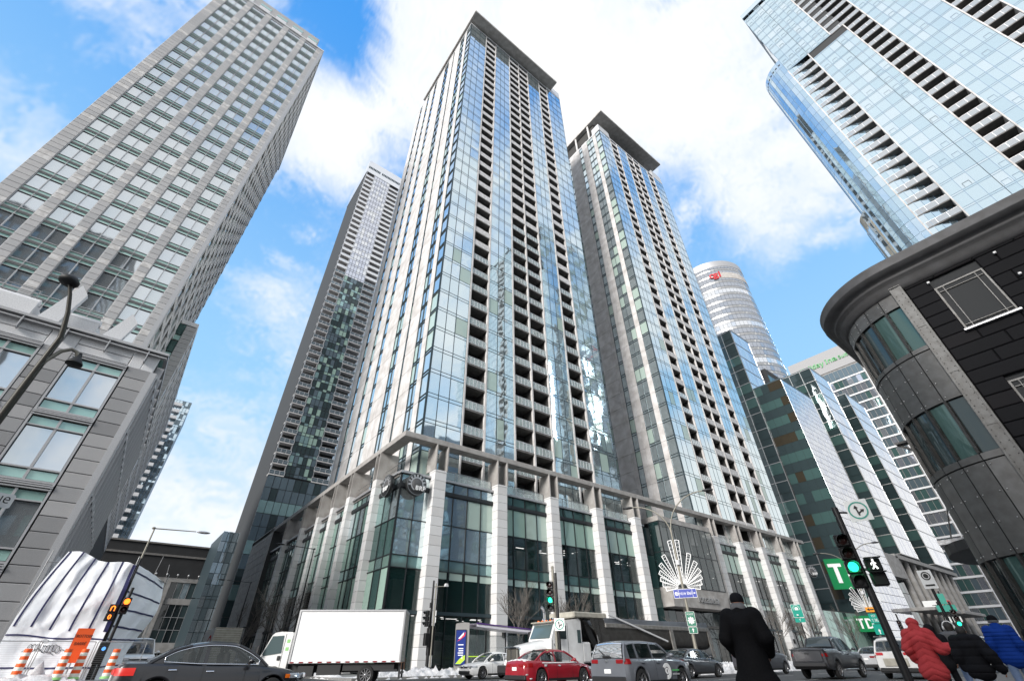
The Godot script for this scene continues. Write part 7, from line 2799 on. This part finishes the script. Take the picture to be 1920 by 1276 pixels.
func dump_truck() -> void:
	var t := thing("truck_tractor", "white long nosed truck tractor with upright grille and chrome exhaust stack", "truck", Vector3(19.8, 0, -25.5), 0.0)
	# nose towards -x; x = 0 at the grille
	var b := MB.new()
	b.cbox(Vector3(0.12, 1.05, 0), Vector3(0.25, 1.0, 1.05), 0.06)
	for k in 6:
		b.span(-0.03, 0.0, 0.6, 1.5, -0.42 + k * 0.16, -0.38 + k * 0.16)
	put("grille", b, "grille", t)
	b = MB.new()
	b.cbox(Vector3(-0.02, 1.1, 0), Vector3(0.06, 1.12, 0.05), 0.01)
	b.cbox(Vector3(0.05, 1.6, 0), Vector3(0.3, 0.08, 1.12), 0.03)
	put("grille_frame", b, "chrome", t)
	var rows := []
	for p: Array in [[0.2, 1.62, 0.55, 0.9], [0.5, 1.72, 0.66, 0.8], [1.3, 1.86, 0.78, 0.75], [2.3, 2.02, 0.9, 0.75]]:
		var row := PackedVector3Array()
		for k in 15:
			var a := PI * k / 14.0
			var s := pow(absf(cos(a)), 0.55) * signf(cos(a))
			row.append(Vector3(p[0], lerpf(p[3], p[1], pow(sin(a), 0.5)), p[2] * s))
		rows.append(row)
	b = MB.new()
	b.surf(rows, true)
	put("bonnet", b, "paint_white", t)
	b = MB.new()
	for s: float in [-1.0, 1.0]:
		var pts := []
		for k in 9:
			var a := PI * k / 8.0
			pts.append(Vector3(0.95 - 0.62 * cos(a), 0.55 + 0.68 * sin(a), s * 1.0))
		b.tube(pts, [0.16], 8)
	put("mudguard", b, "paint_white", t)
	b = MB.new()
	b.prism(PackedVector2Array([Vector2(2.2, 0.75), Vector2(5.0, 0.75), Vector2(5.0, 3.05), Vector2(4.8, 3.2), Vector2(3.4, 2.98), Vector2(2.75, 2.94), Vector2(2.3, 2.05)]), -1.1, 1.1)
	put("cab", b, "paint_white", t)
	b = MB.new()
	b.quad(Vector3(2.265, 2.08, -0.95), Vector3(2.265, 2.08, 0.95), Vector3(2.68, 2.82, 0.92), Vector3(2.68, 2.82, -0.92))
	put("windscreen", b, "car_glass_light", t)
	for s: float in [-1.0, 1.0]:
		b = MB.new()
		b.box(Vector3(3.2, 2.4, s * 1.105), Vector3(0.8, 0.72, 0.02))
		put("side_window", b, "car_glass", t)
		b = MB.new()
		b.box(Vector3(4.75, 2.2, s * 1.105), Vector3(0.3, 0.7, 0.02))
		put("sleeper_window", b, "car_glass_light", t)
		b = MB.new()
		b.cbox(Vector3(2.6, 2.2, s * 1.38), Vector3(0.12, 0.6, 0.2), 0.03)
		b.bar(Vector3(2.7, 2.75, s * 1.1), Vector3(2.62, 2.4, s * 1.36), 0.03, 0.03)
		b.tube([Vector3(2.55, 1.95, s * 1.0), Vector3(2.5, 1.7, s * 1.15)], [0.02], 6)
		put("mirror", b, "dark_metal", t)
		b = MB.new()
		b.span(2.35, 2.37, 0.85, 2.0, s * 1.1, s * 1.108)
		b.span(3.72, 3.74, 0.85, 2.9, s * 1.1, s * 1.108)
		put("door_seam", b, "plastic_black", t)
		b = MB.new()
		b.tube([Vector3(2.6, 0.6, s * 1.0), Vector3(4.6, 0.6, s * 1.0)], [0.3], 14)
		put("fuel_tank", b, "chrome", t)
		b = MB.new()
		b.cbox(Vector3(0.35, 1.15, s * 0.92), Vector3(0.25, 0.24, 0.3), 0.06)
		put("headlight", b, "lens_clear", t)
	b = MB.new()
	b.cbox(Vector3(2.62, 2.95, 0), Vector3(0.34, 0.08, 2.1), 0.03)
	put("sun_visor", b, "beige", t)
	b = MB.new()
	for k in 5:
		b.ball(Vector3(2.95, 3.05, -0.8 + k * 0.4), Vector3(0.12, 0.06, 0.06), 8)
	put("roof_light", b, "lens_amber", t)
	b = MB.new()
	for s: float in [-1.0, 1.0]:
		b.tube([Vector3(3.5, 3.1, s * 0.5), Vector3(2.95, 3.12, s * 0.5)], [0.05, 0.09], 8)
	put("air_horn", b, "chrome", t)
	b = MB.new()
	b.tube([Vector3(3.9, 0.9, -1.28), Vector3(3.9, 3.6, -1.28), Vector3(3.8, 3.85, -1.28), Vector3(3.65, 3.95, -1.28)], [0.1], 12)
	put("exhaust_stack", b, "chrome", t)
	b = MB.new()
	b.cbox(Vector3(5.4, 1.35, 0.55), Vector3(0.8, 1.1, 1.1), 0.08)
	put("side_locker", b, "paint_white", t)
	b = MB.new()
	b.span(0.4, 8.2, 0.55, 0.85, -0.45, 0.45)
	b.cbox(Vector3(-0.1, 0.55, 0), Vector3(0.3, 0.4, 2.3), 0.05)
	put("chassis", b, "dark_metal", t)
	for x: float in [0.95, 6.3, 7.6]:
		for s: float in [-1.0, 1.0]:
			wheel(t, Vector3(x, 0.52, s * 1.0), 0.52, 0.3, s)
	# the dump trailer behind it
	t = thing("dump_trailer", "dirty grey steel dump trailer with diagonal strut and beige hood behind the truck tractor", "trailer", Vector3(24.0, 0, -25.5), 0.0)
	var L := 15.6
	b = MB.new()
	rows = []
	for x: float in [2.6, 3.2, L - 0.6, L]:
		var row := PackedVector3Array()
		var lo := 1.5 if x > 3 else 2.2
		for k in 13:
			var a := PI * k / 12.0
			row.append(Vector3(x, 2.55 - (2.55 - lo) * pow(sin(a), 0.6), -1.25 * pow(absf(cos(a)), 0.5) * signf(cos(a))))
		rows.append(row)
	b.surf(rows, true)
	b.span(2.55, L, 2.5, 2.72, -1.25, -1.15)
	b.span(2.55, L, 2.5, 2.72, 1.15, 1.25)
	b.quad(Vector3(2.6, 2.2, -1.2), Vector3(2.6, 2.2, 1.2), Vector3(0.6, 3.3, 1.2), Vector3(0.6, 3.3, -1.2))
	b.prism(PackedVector2Array([Vector2(2.5, 1.7), Vector2(3.4, 1.6), Vector2(3.2, 3.2), Vector2(1.6, 3.2)]), 1.16, 1.24)
	b.prism(PackedVector2Array([Vector2(2.5, 1.7), Vector2(3.4, 1.6), Vector2(3.2, 3.2), Vector2(1.6, 3.2)]), -1.24, -1.16)
	put("tub", b, "dump_steel", t)
	for s: float in [-1.0, 1.0]:
		b = MB.new()
		b.cbox(Vector3((3.0 + L) / 2, 2.86, s * 1.27), Vector3(L - 3.0, 0.26, 0.12), 0.03)
		put("side_rail", b, "dump_rail", t)
		b = MB.new()
		b.cbox(Vector3((3.0 + L) / 2, 3.14, s * 1.22), Vector3(L - 3.0, 0.3, 0.06), 0.01)
		put("side_board", b, "paint_grey", t)
		for x: float in [10.4, L - 0.1]:
			b = MB.new()
			b.prism(PackedVector2Array([Vector2(x - 0.2, 2.8), Vector2(x + 0.2, 2.8), Vector2(x + 0.32, 1.0), Vector2(x - 0.02, 1.0)]), s * 1.27 - 0.05, s * 1.27 + 0.05)
			put("side_post", b, "dump_rail", t)
	b = MB.new()
	b.cbox(Vector3(1.7, 3.4, 0), Vector3(3.2, 0.34, 2.5), 0.06)
	put("hood", b, "beige", t)
	b = MB.new()
	b.bar(Vector3(3.3, 3.5, 1.4), Vector3(9.6, 2.0, 1.4), 0.1, 0.1)
	put("tarp_arm", b, "white_metal", t)
	b = MB.new()
	b.bar(Vector3(1.2, 3.2, 1.0), Vector3(2.6, 0.9, 1.0), 0.2, 0.3)
	put("front_strut", b, "plastic_black", t)
	b = MB.new()
	b.bar(Vector3(1.2, 3.2, -1.0), Vector3(2.6, 0.9, -1.0), 0.2, 0.3)
	put("front_strut", b, "plastic_black", t)
	b = MB.new()
	for e: float in [2.0, 2.36]:
		b.bar(Vector3(e, 3.2, 1.22), Vector3(e + 0.35, 1.2, 1.22), 0.04, 0.04)
	for k in 6:
		b.bar(Vector3(2.05 + k * 0.06, 2.95 - k * 0.33, 1.22), Vector3(2.41 + k * 0.06, 2.95 - k * 0.33, 1.22), 0.035, 0.035)
	put("ladder", b, "aluminium", t)
	b = MB.new()
	b.tube([Vector3(0.9, 1.5, 0.8), Vector3(1.7, 1.5, 0.8)], [0.2], 12)
	put("air_tank", b, "grimy_white", t)
	b = MB.new()
	b.span(1.0, L, 1.0, 1.3, -0.5, 0.5)
	put("chassis", b, "dark_metal", t)
	for x: float in [11.0, 12.3, 13.6]:
		for s: float in [-1.0, 1.0]:
			wheel(t, Vector3(x, 0.52, s * 1.0), 0.52, 0.3, s)
	b = MB.new()
	for x: float in [10.5, 14.6]:
		b.cbox(Vector3(x, 1.15, 1.28), Vector3(0.16, 0.1, 0.06), 0.02)
	put("marker_light", b, "lens_amber", t)


func far_truck() -> void:
	var t := thing("delivery_truck", "beige delivery truck with a red arc on its box, far up the side street", "truck", Vector3(8.6, 0, -59.5), 0.0)
	var b := MB.new()
	b.span(0, 2.5, 1.0, 3.9, 0, -6.0)
	put("cargo_box", b, "paper_white", t)
	b = MB.new()
	for k in 14:
		b.box(Vector3(1.25, 1.2 + k * 0.19, 0.03), Vector3(2.3, 0.17, 0.04))
	put("roller_door", b, "beige", t)
	b = MB.new()
	b.span(0, 2.5, 3.8, 3.95, 0.06, 0.0)
	b.span(0, 0.1, 1.0, 3.8, 0.06, 0.0)
	b.span(2.4, 2.5, 1.0, 3.8, 0.06, 0.0)
	put("door_frame", b, "grimy_white", t)
	ring(t, "red_arc", Vector3(-0.01, 2.0, -1.6), Basis(Vector3.BACK, UP, Vector3.LEFT), 1.1, 1.35, "sign_red", 0.1, PI - 0.6)
	b = MB.new()
	b.span(0.2, 2.3, 0.5, 1.0, -0.2, -7.4)
	put("chassis", b, "plastic_black", t)
	b = MB.new()
	b.span(0.15, 2.35, 0.6, 2.8, -6.1, -7.8)
	put("cab", b, "paint_white", t)
	for z: float in [-1.2, -6.9]:
		for s: float in [-1.0, 1.0]:
			var o := node("wheel", t, Vector3(1.25 + s * 1.05, 0.45, z), PI / 2)
			b = MB.new()
			b.lathe([Vector2(0.01, 0.13), Vector2(0.45, 0.13), Vector2(0.45, -0.13), Vector2(0.01, -0.13)], 20, Vector3.ZERO, Basis(Vector3.RIGHT, Vector3.BACK, Vector3.DOWN))
			put("tyre", b, "tyre", o)


# ---------------------------------------------------------------- people (facing +x, right hand at +z)
func field_mesh(bones: Array, cell: float, blend: float, puff := 0.0, pitch := 0.09, chevron := 0.0) -> MB:
	# tapered capsules joined by a smooth minimum, meshed as surface nets
	var lo := Vector3.ONE * 1e9
	var hi := -lo
	for q: Array in bones:
		var r: float = maxf(q[2], q[3]) + blend + 0.05
		for p: Vector3 in [q[0], q[1]]:
			lo = lo.min(p - Vector3.ONE * r)
			hi = hi.max(p + Vector3.ONE * r)
	var nx := int((hi.x - lo.x) / cell) + 2
	var ny := int((hi.y - lo.y) / cell) + 2
	var nz := int((hi.z - lo.z) / cell) + 2
	var f := PackedFloat32Array()
	f.resize(nx * ny * nz)
	f.fill(1.0)
	for q: Array in bones:
		var a: Vector3 = q[0]
		var e: Vector3 = q[1]
		var ra: float = q[2]
		var rb: float = q[3]
		var fl: float = q[4] if q.size() > 4 else 1.0  # flattening across x
		var r := maxf(ra, rb) + blend + 0.03
		var l := ((a.min(e) - Vector3.ONE * r - lo) / cell).floor()
		var h := ((a.max(e) + Vector3.ONE * r - lo) / cell).ceil()
		var ab := e - a
		var inv := 1.0 / maxf(ab.length_squared(), 1e-9)
		for k in range(maxi(0, int(l.z)), mini(nz - 1, int(h.z)) + 1):
			for j in range(maxi(0, int(l.y)), mini(ny - 1, int(h.y)) + 1):
				for i in range(maxi(0, int(l.x)), mini(nx - 1, int(h.x)) + 1):
					var p := lo + Vector3(i, j, k) * cell - a
					var t := clampf(p.dot(ab) * inv, 0.0, 1.0)
					var c := p - ab * t
					c.x *= fl
					var d := c.length() - lerpf(ra, rb, t)
					var at := (k * ny + j) * nx + i
					var o := f[at]
					var m := clampf(0.5 + 0.5 * (o - d) / blend, 0.0, 1.0)
					f[at] = lerpf(o, d, m) - blend * m * (1.0 - m)
	if puff > 0.0:
		for k in nz:
			for j in ny:
				var y := lo.y + j * cell
				for i in nx:
					var zz := lo.z + k * cell
					var w := puff * (pow(absf(sin(PI * (y + chevron * absf(zz)) / pitch)), 0.35) - 0.6)
					f[(k * ny + j) * nx + i] -= w
	var b := MB.new()
	var at := {}
	for k in nz - 1:
		for j in ny - 1:
			for i in nx - 1:
				var o := (k * ny + j) * nx + i
				var v000 := f[o]
				var inside := v000 < 0.0
				var mixed := false
				var acc := Vector3.ZERO
				var n := 0
				var vals := [v000, f[o + 1], f[o + nx], f[o + nx + 1], f[o + nx * ny], f[o + nx * ny + 1], f[o + nx * ny + nx], f[o + nx * ny + nx + 1]]
				for c in 8:
					if (vals[c] < 0.0) != inside:
						mixed = true
						break
				if not mixed:
					continue
				for c in 8:
					for axis in 3:
						var c2 := c | (1 << axis)
						if c2 == c:
							continue
						if (vals[c] < 0.0) != (vals[c2] < 0.0):
							var t: float = vals[c] / (vals[c] - vals[c2])
							var p := Vector3(c & 1, (c >> 1) & 1, c >> 2)
							p[axis] += t
							acc += p
							n += 1
				acc /= n
				var g := Vector3(vals[1] - vals[0] + vals[3] - vals[2] + vals[5] - vals[4] + vals[7] - vals[6], vals[2] - vals[0] + vals[3] - vals[1] + vals[6] - vals[4] + vals[7] - vals[5], vals[4] - vals[0] + vals[5] - vals[1] + vals[6] - vals[2] + vals[7] - vals[3])
				at[o] = b.v.size()
				b.v.append(lo + (Vector3(i, j, k) + acc) * cell)
				b.n.append(g.normalized())
	for k in range(1, nz - 1):
		for j in range(1, ny - 1):
			for i in range(1, nx - 1):
				var o := (k * ny + j) * nx + i
				for axis in 3:
					var st: int = [1, nx, nx * ny][axis]
					var s1 := f[o] < 0.0
					if s1 == (f[o + st] < 0.0):
						continue
					var e1: int = [nx, nx * ny, 1][axis]
					var e2: int = [nx * ny, 1, nx][axis]
					var q := [o, o - e1, o - e1 - e2, o - e2]
					if not (at.has(q[0]) and at.has(q[1]) and at.has(q[2]) and at.has(q[3])):
						continue
					var w := [at[q[0]], at[q[1]], at[q[2]], at[q[3]]]
					if s1:
						b.ix.append_array([w[0], w[2], w[1], w[0], w[3], w[2]])
					else:
						b.ix.append_array([w[0], w[1], w[2], w[0], w[2], w[3]])
	return b


func hand(b: MB, wrist: Vector3, along_: Vector3, palm: Vector3, s: float, side: float) -> void:
	# a palm, four bent fingers of unequal length, and a thumb from the side of the palm
	var y := along_.normalized()
	var z := (palm - y * palm.dot(y)).normalized()
	var x := y.cross(z) * side
	b.ball(wrist + y * 0.05 * s, Vector3(0.04, 0.055, 0.017) * s, 12, Basis(x, y, z))
	var lens := [0.066, 0.078, 0.072, 0.056]
	for k in 4:
		var o := wrist + y * 0.09 * s + x * (0.028 - 0.0185 * k) * s
		var l: float = lens[k] * s
		b.tube([o - y * 0.02 * s, o + y * l * 0.42 + z * 0.004, o + y * l * 0.72 + z * 0.018 * s, o + y * l * 0.86 + z * 0.04 * s], [0.0092 * s, 0.0088 * s, 0.008 * s, 0.0065 * s], 7)
	var o := wrist + y * 0.025 * s + x * 0.034 * s
	b.tube([o, o + x * 0.022 * s + y * 0.022 * s + z * 0.01 * s, o + x * 0.026 * s + y * 0.05 * s + z * 0.022 * s], [0.012 * s, 0.0105 * s, 0.008 * s], 7)


func person(label: String, at: Vector3, turn: float, H: float, o: Dictionary) -> Node3D:
	var t := thing("person", label, "person", at, turn)
	var s := H / 1.75
	var lean: float = o.get("lean", 0.03)
	var P := func(x: float, y: float, z: float) -> Vector3: return Vector3(x + lean * maxf(0.0, y - 0.9), y, z) * s
	var stride: float = o.get("stride", 0.14)
	var J := {"pelvis": P.call(0, 0.97, 0), "waist": P.call(0.01, 1.1, 0), "chest": P.call(0.0, 1.32, 0), "neck": P.call(0.0, 1.48, 0), "head": P.call(0.03, 1.63, 0)}
	for q: Array in [["l", -1.0], ["r", 1.0]]:
		var k: String = q[0]
		var d: float = q[1]
		var fw := stride * d
		J["hip" + k] = P.call(0, 0.93, 0.09 * d)
		J["knee" + k] = Vector3(fw * 0.6 + 0.03, 0.5, 0.1 * d) * s
		J["ankle" + k] = Vector3(fw - 0.02, 0.09 + maxf(0.0, -fw) * 0.25, 0.1 * d) * s
		J["toe" + k] = Vector3(fw + 0.16, 0.035, 0.12 * d) * s
		J["shoulder" + k] = P.call(-0.01, 1.42, 0.185 * d)
		var e: Array = o.get("arm_" + k, [[-0.03, 1.14, 0.26], [0.06, 0.9, 0.25]])
		J["elbow" + k] = P.call(e[0][0], e[0][1], e[0][2] * d)
		J["wrist" + k] = P.call(e[1][0], e[1][1], e[1][2] * d)
	var body := []
	body.append([J.pelvis, J.waist, 0.13 * s, 0.12 * s])
	body.append([J.waist, J.chest, 0.12 * s, 0.14 * s])
	body.append([J.chest, J.neck, 0.12 * s, 0.06 * s])
	body.append([J.neck, J.head, 0.055 * s, 0.06 * s])
	for k: String in ["l", "r"]:
		body.append([J.chest, J["shoulder" + k], 0.1 * s, 0.065 * s])
		body.append([J["shoulder" + k], J["elbow" + k], 0.058 * s, 0.043 * s])
		body.append([J["elbow" + k], J["wrist" + k], 0.043 * s, 0.028 * s])
		body.append([J["hip" + k], J["knee" + k], 0.085 * s, 0.058 * s])
		body.append([J["knee" + k], J["ankle" + k], 0.056 * s, 0.038 * s])
		body.append([J["ankle" + k], J["toe" + k], 0.04 * s, 0.032 * s])
	var b := field_mesh(body, 0.024 * s, 0.03)
	# head on a finer grid: skull, jaw, nose, ears
	var c: Vector3 = J.head
	var hm := field_mesh([[c + Vector3(-0.02, 0.02, 0) * s, c + Vector3(0.012, 0.02, 0) * s, 0.088 * s, 0.082 * s], [c + Vector3(0.03, -0.02, 0) * s, c + Vector3(0.045, -0.075, 0) * s, 0.06 * s, 0.036 * s], [c + Vector3(0.09, 0.0, 0) * s, c + Vector3(0.108, -0.03, 0) * s, 0.011 * s, 0.016 * s], [c + Vector3(-0.005, 0.015, 0.085) * s, c + Vector3(0, -0.02, 0.088) * s, 0.018 * s, 0.013 * s], [c + Vector3(-0.005, 0.015, -0.085) * s, c + Vector3(0, -0.02, -0.088) * s, 0.018 * s, 0.013 * s], [c + Vector3(-0.01, -0.05, 0) * s, J.neck, 0.055 * s, 0.055 * s]], 0.009, 0.012)
	b.add(hm)
	for k: String in ["l", "r"]:
		var w: Vector3 = J["wrist" + k]
		hand(b, w, w - J["elbow" + k], Vector3(0, -0.2, -1.0 if k == "r" else 1.0), s, 1.0 if k == "r" else -1.0)
	put("body", b, "skin", t)
	b = MB.new()
	for d: float in [-1.0, 1.0]:
		b.ball(c + Vector3(0.078, 0.012, 0.032 * d) * s, Vector3.ONE * 0.012 * s, 8)
	put("eyes", b, "ink", t)
	b = MB.new()
	b.box(c + Vector3(0.082, -0.068, 0) * s, Vector3(0.012, 0.008, 0.045) * s)
	put("mouth", b, "sign_red", t)
	# jacket
	var g: float = o.get("bulk", 0.035)
	var coat := []
	var hem: float = o.get("hem", 0.82)
	coat.append([P.call(0, hem, 0), J.waist, (0.15 + o.get("flare", 0.0)) * s + g, 0.135 * s + g, 1.15])
	coat.append([P.call(0, hem, 0.06), P.call(0, hem, -0.06), (0.13 + o.get("flare", 0.0)) * s + g, (0.13 + o.get("flare", 0.0)) * s + g, 1.15])
	coat.append([J.waist, J.chest, 0.135 * s + g, 0.15 * s + g, 1.1])
	coat.append([J.chest, J.neck, 0.14 * s + g, 0.07 * s + g])
	for k: String in ["l", "r"]:
		coat.append([J.chest, J["shoulder" + k], 0.11 * s + g, 0.07 * s + g])
		coat.append([J["shoulder" + k], J["elbow" + k], 0.068 * s + g, 0.052 * s + g])
		coat.append([J["elbow" + k], J["wrist" + k], 0.052 * s + g, 0.036 * s + g * 0.8])
	if o.has("hood"):
		if o.hood == "up":
			coat.append([c + Vector3(-0.02, 0.03, 0) * s, c + Vector3(0.02, 0.02, 0) * s, 0.125 * s, 0.11 * s])
			coat.append([c + Vector3(-0.03, -0.06, 0) * s, J.neck, 0.115 * s, 0.12 * s])
		else:
			coat.append([J.neck + Vector3(-0.09, 0.0, -0.08) * s, J.neck + Vector3(-0.09, 0.0, 0.08) * s, 0.09 * s, 0.09 * s])
	put("jacket", field_mesh(coat, 0.016 * s, 0.02, o.get("puff", 0.0), o.get("pitch", 0.1), o.get("chevron", 0.0)), o.coat, t)
	# trousers and boots
	var legs := [[P.call(0, 0.98, 0), P.call(0, 0.93, 0), 0.14 * s, 0.14 * s]]
	var boots := []
	for k: String in ["l", "r"]:
		legs.append([J["hip" + k], J["knee" + k], 0.105 * s, 0.08 * s])
		legs.append([J["knee" + k], J["ankle" + k] + Vector3(0, 0.06, 0) * s, 0.078 * s, 0.068 * s])
		boots.append([J["ankle" + k] + Vector3(0, 0.06, 0) * s, J["ankle" + k], 0.058 * s, 0.056 * s])
		boots.append([J["ankle" + k] - Vector3(0.03, 0.035, 0) * s, J["toe" + k], 0.05 * s, 0.044 * s])
	put("trousers", field_mesh(legs, 0.024 * s, 0.03), o.trousers, t)
	put("boots", field_mesh(boots, 0.02 * s, 0.02), "boots", t)
	if o.has("hat"):
		b = MB.new()
		b.lathe([Vector2(0.004, 0.125), Vector2(0.05, 0.118), Vector2(0.088, 0.085), Vector2(0.106, 0.04), Vector2(0.107, 0.0), Vector2(0.1, -0.02)], 20, c + Vector3(-0.008, 0.015, 0) * s, Basis.IDENTITY.scaled(Vector3.ONE * s))
		if o.hat == "cap":
			b.ball(c + Vector3(0.1, 0.035, 0) * s, Vector3(0.075, 0.01, 0.07) * s, 12)
		put("hat", b, "knit_dark", t)
		if o.hat == "banded":
			b = MB.new()
			b.lathe([Vector2(0.108, 0.02), Vector2(0.112, 0.01), Vector2(0.112, -0.02), Vector2(0.106, -0.03)], 20, c + Vector3(-0.008, 0.0, 0) * s, Basis.IDENTITY.scaled(Vector3.ONE * s))
			put("hat_band", b, "scarf_grey", t)
	elif not (o.has("hood") and o.hood == "up"):
		put("hair", field_mesh([[c + Vector3(-0.03, 0.035, 0) * s, c + Vector3(-0.01, 0.035, 0) * s, 0.1 * s, 0.09 * s], [c + Vector3(-0.05, 0.0, 0) * s, c + Vector3(-0.055, -0.1, 0) * s, 0.085 * s, 0.075 * s]], 0.012, 0.02), "hair_dark", t)
	if o.has("scarf"):
		put("scarf", field_mesh([[J.neck + Vector3(-0.02, 0.055, -0.03) * s, J.neck + Vector3(-0.02, 0.055, 0.03) * s, 0.09 * s, 0.09 * s], [J.neck + Vector3(0.05, 0.05, 0) * s, J.neck + Vector3(0.06, 0.04, 0) * s, 0.07 * s, 0.07 * s]], 0.012, 0.03, 0.01, 0.03), o.scarf, t)
	return t


func people() -> void:
	person("man in a long black coat, dark cap and scarf, seen from behind at the kerb", Vector3(7.72, 0.13, -4.12), deg_to_rad(14), 1.69, {"coat": "coat_black", "trousers": "trousers_dark", "hat": "cap", "scarf": "scarf_grey", "bulk": 0.06, "hem": 0.55, "flare": 0.07, "stride": 0.04, "arm_l": [[-0.04, 1.14, 0.29], [0.14, 0.96, 0.24]], "arm_r": [[-0.04, 1.14, 0.29], [0.14, 0.96, 0.24]]})
	person("woman in a coral puffer coat with its hood up beside the black signal pole", Vector3(13.65, 0.13, -3.5), deg_to_rad(8), 1.5, {"coat": "puffer_coral", "trousers": "trousers_dark", "hood": "up", "puff": 0.022, "pitch": 0.11, "chevron": 0.5, "bulk": 0.055, "hem": 0.7, "flare": 0.03, "arm_r": [[-0.06, 1.12, 0.33], [0.06, 1.16, 0.55]], "arm_l": [[-0.04, 1.14, 0.31], [0.1, 0.93, 0.27]]})
	person("person in a plain dark hooded jacket half hidden behind the coral coat", Vector3(15.7, 0.13, -3.75), deg_to_rad(5), 1.45, {"coat": "puffer_black", "trousers": "trousers_dark", "hood": "up"})
	var t := person("person in a grey jacket with backpack and white headphones over dark hair", Vector3(16.6, 0.13, -3.55), deg_to_rad(3), 1.52, {"coat": "jacket_grey", "trousers": "denim"})
	var b := MB.new()
	b.cbox(Vector3(-0.24, 1.1, 0), Vector3(0.2, 0.46, 0.32), 0.06)
	for s: float in [-1.0, 1.0]:
		b.tube([Vector3(-0.16, 1.3, s * 0.1), Vector3(0.0, 1.34, s * 0.12), Vector3(0.14, 1.22, s * 0.12), Vector3(0.12, 1.02, s * 0.13)], [0.022], 6)
	put("backpack", b, "scarf_grey", t)
	b = MB.new()
	var pts := []
	for k in 13:
		var a := PI * k / 12.0
		pts.append(Vector3(0.04, 1.42 + 0.13 * sin(a), 0.115 * cos(a)))
	b.tube(pts, [0.012], 8)
	for s: float in [-1.0, 1.0]:
		b.ball(Vector3(0.04, 1.41, s * 0.11), Vector3(0.045, 0.05, 0.025), 10)
	put("headphones", b, "paper_white", t)
	person("person in a short black puffer jacket with lowered hood and pale blue jeans", Vector3(12.75, 0.13, -2.58), deg_to_rad(6), 1.3, {"coat": "puffer_black", "trousers": "denim_pale", "hood": "down", "puff": 0.02, "pitch": 0.12, "bulk": 0.06, "hem": 0.86, "arm_r": [[-0.1, 1.14, 0.33], [0.0, 0.88, 0.4]], "lean": 0.14})
	person("person in a bright blue quilted jacket, dark banded knit hat and jeans", Vector3(16.8, 0.13, -2.7), deg_to_rad(4), 1.62, {"coat": "puffer_blue", "trousers": "denim", "hat": "banded", "puff": 0.016, "pitch": 0.075, "bulk": 0.05, "hem": 0.84, "lean": 0.08})
	person("person in black at the right edge in front of the corner building", Vector3(16.0, 0.13, -1.95), deg_to_rad(4), 1.5, {"coat": "puffer_black", "trousers": "trousers_dark", "hood": "down"})


func build() -> void:
	ground()
	condo_tower("nearer condominium tower with glass corner and rows of balconies above the podium corner", 20.8, -43.5, 1.0, 16.9, 38, 150.2, [20.2, 51.8, -40.5, -71.6, 150.9], [12, 16, 16, 13], false)
	condo_tower("farther condominium tower with grey concrete side strips above the entrance", 72.9, -42.2, 1.025, 17.2, 37, 149.4, [72.6, 107.0, -39.6, -71.0, 157.5], [9, 1, 1, 1], true)
	podium()
	granite_tower()
	granite_podium()
	dark_balcony_tower()
	far_towers()
	stepped_block()
	cylinder_tower()
	hotel()
	avenue_tower()
	dark_corner_building()
	south_side()
	street_lamps()
	signals_and_signs()
	construction()
	pavement_things()
	vehicles()
	people()
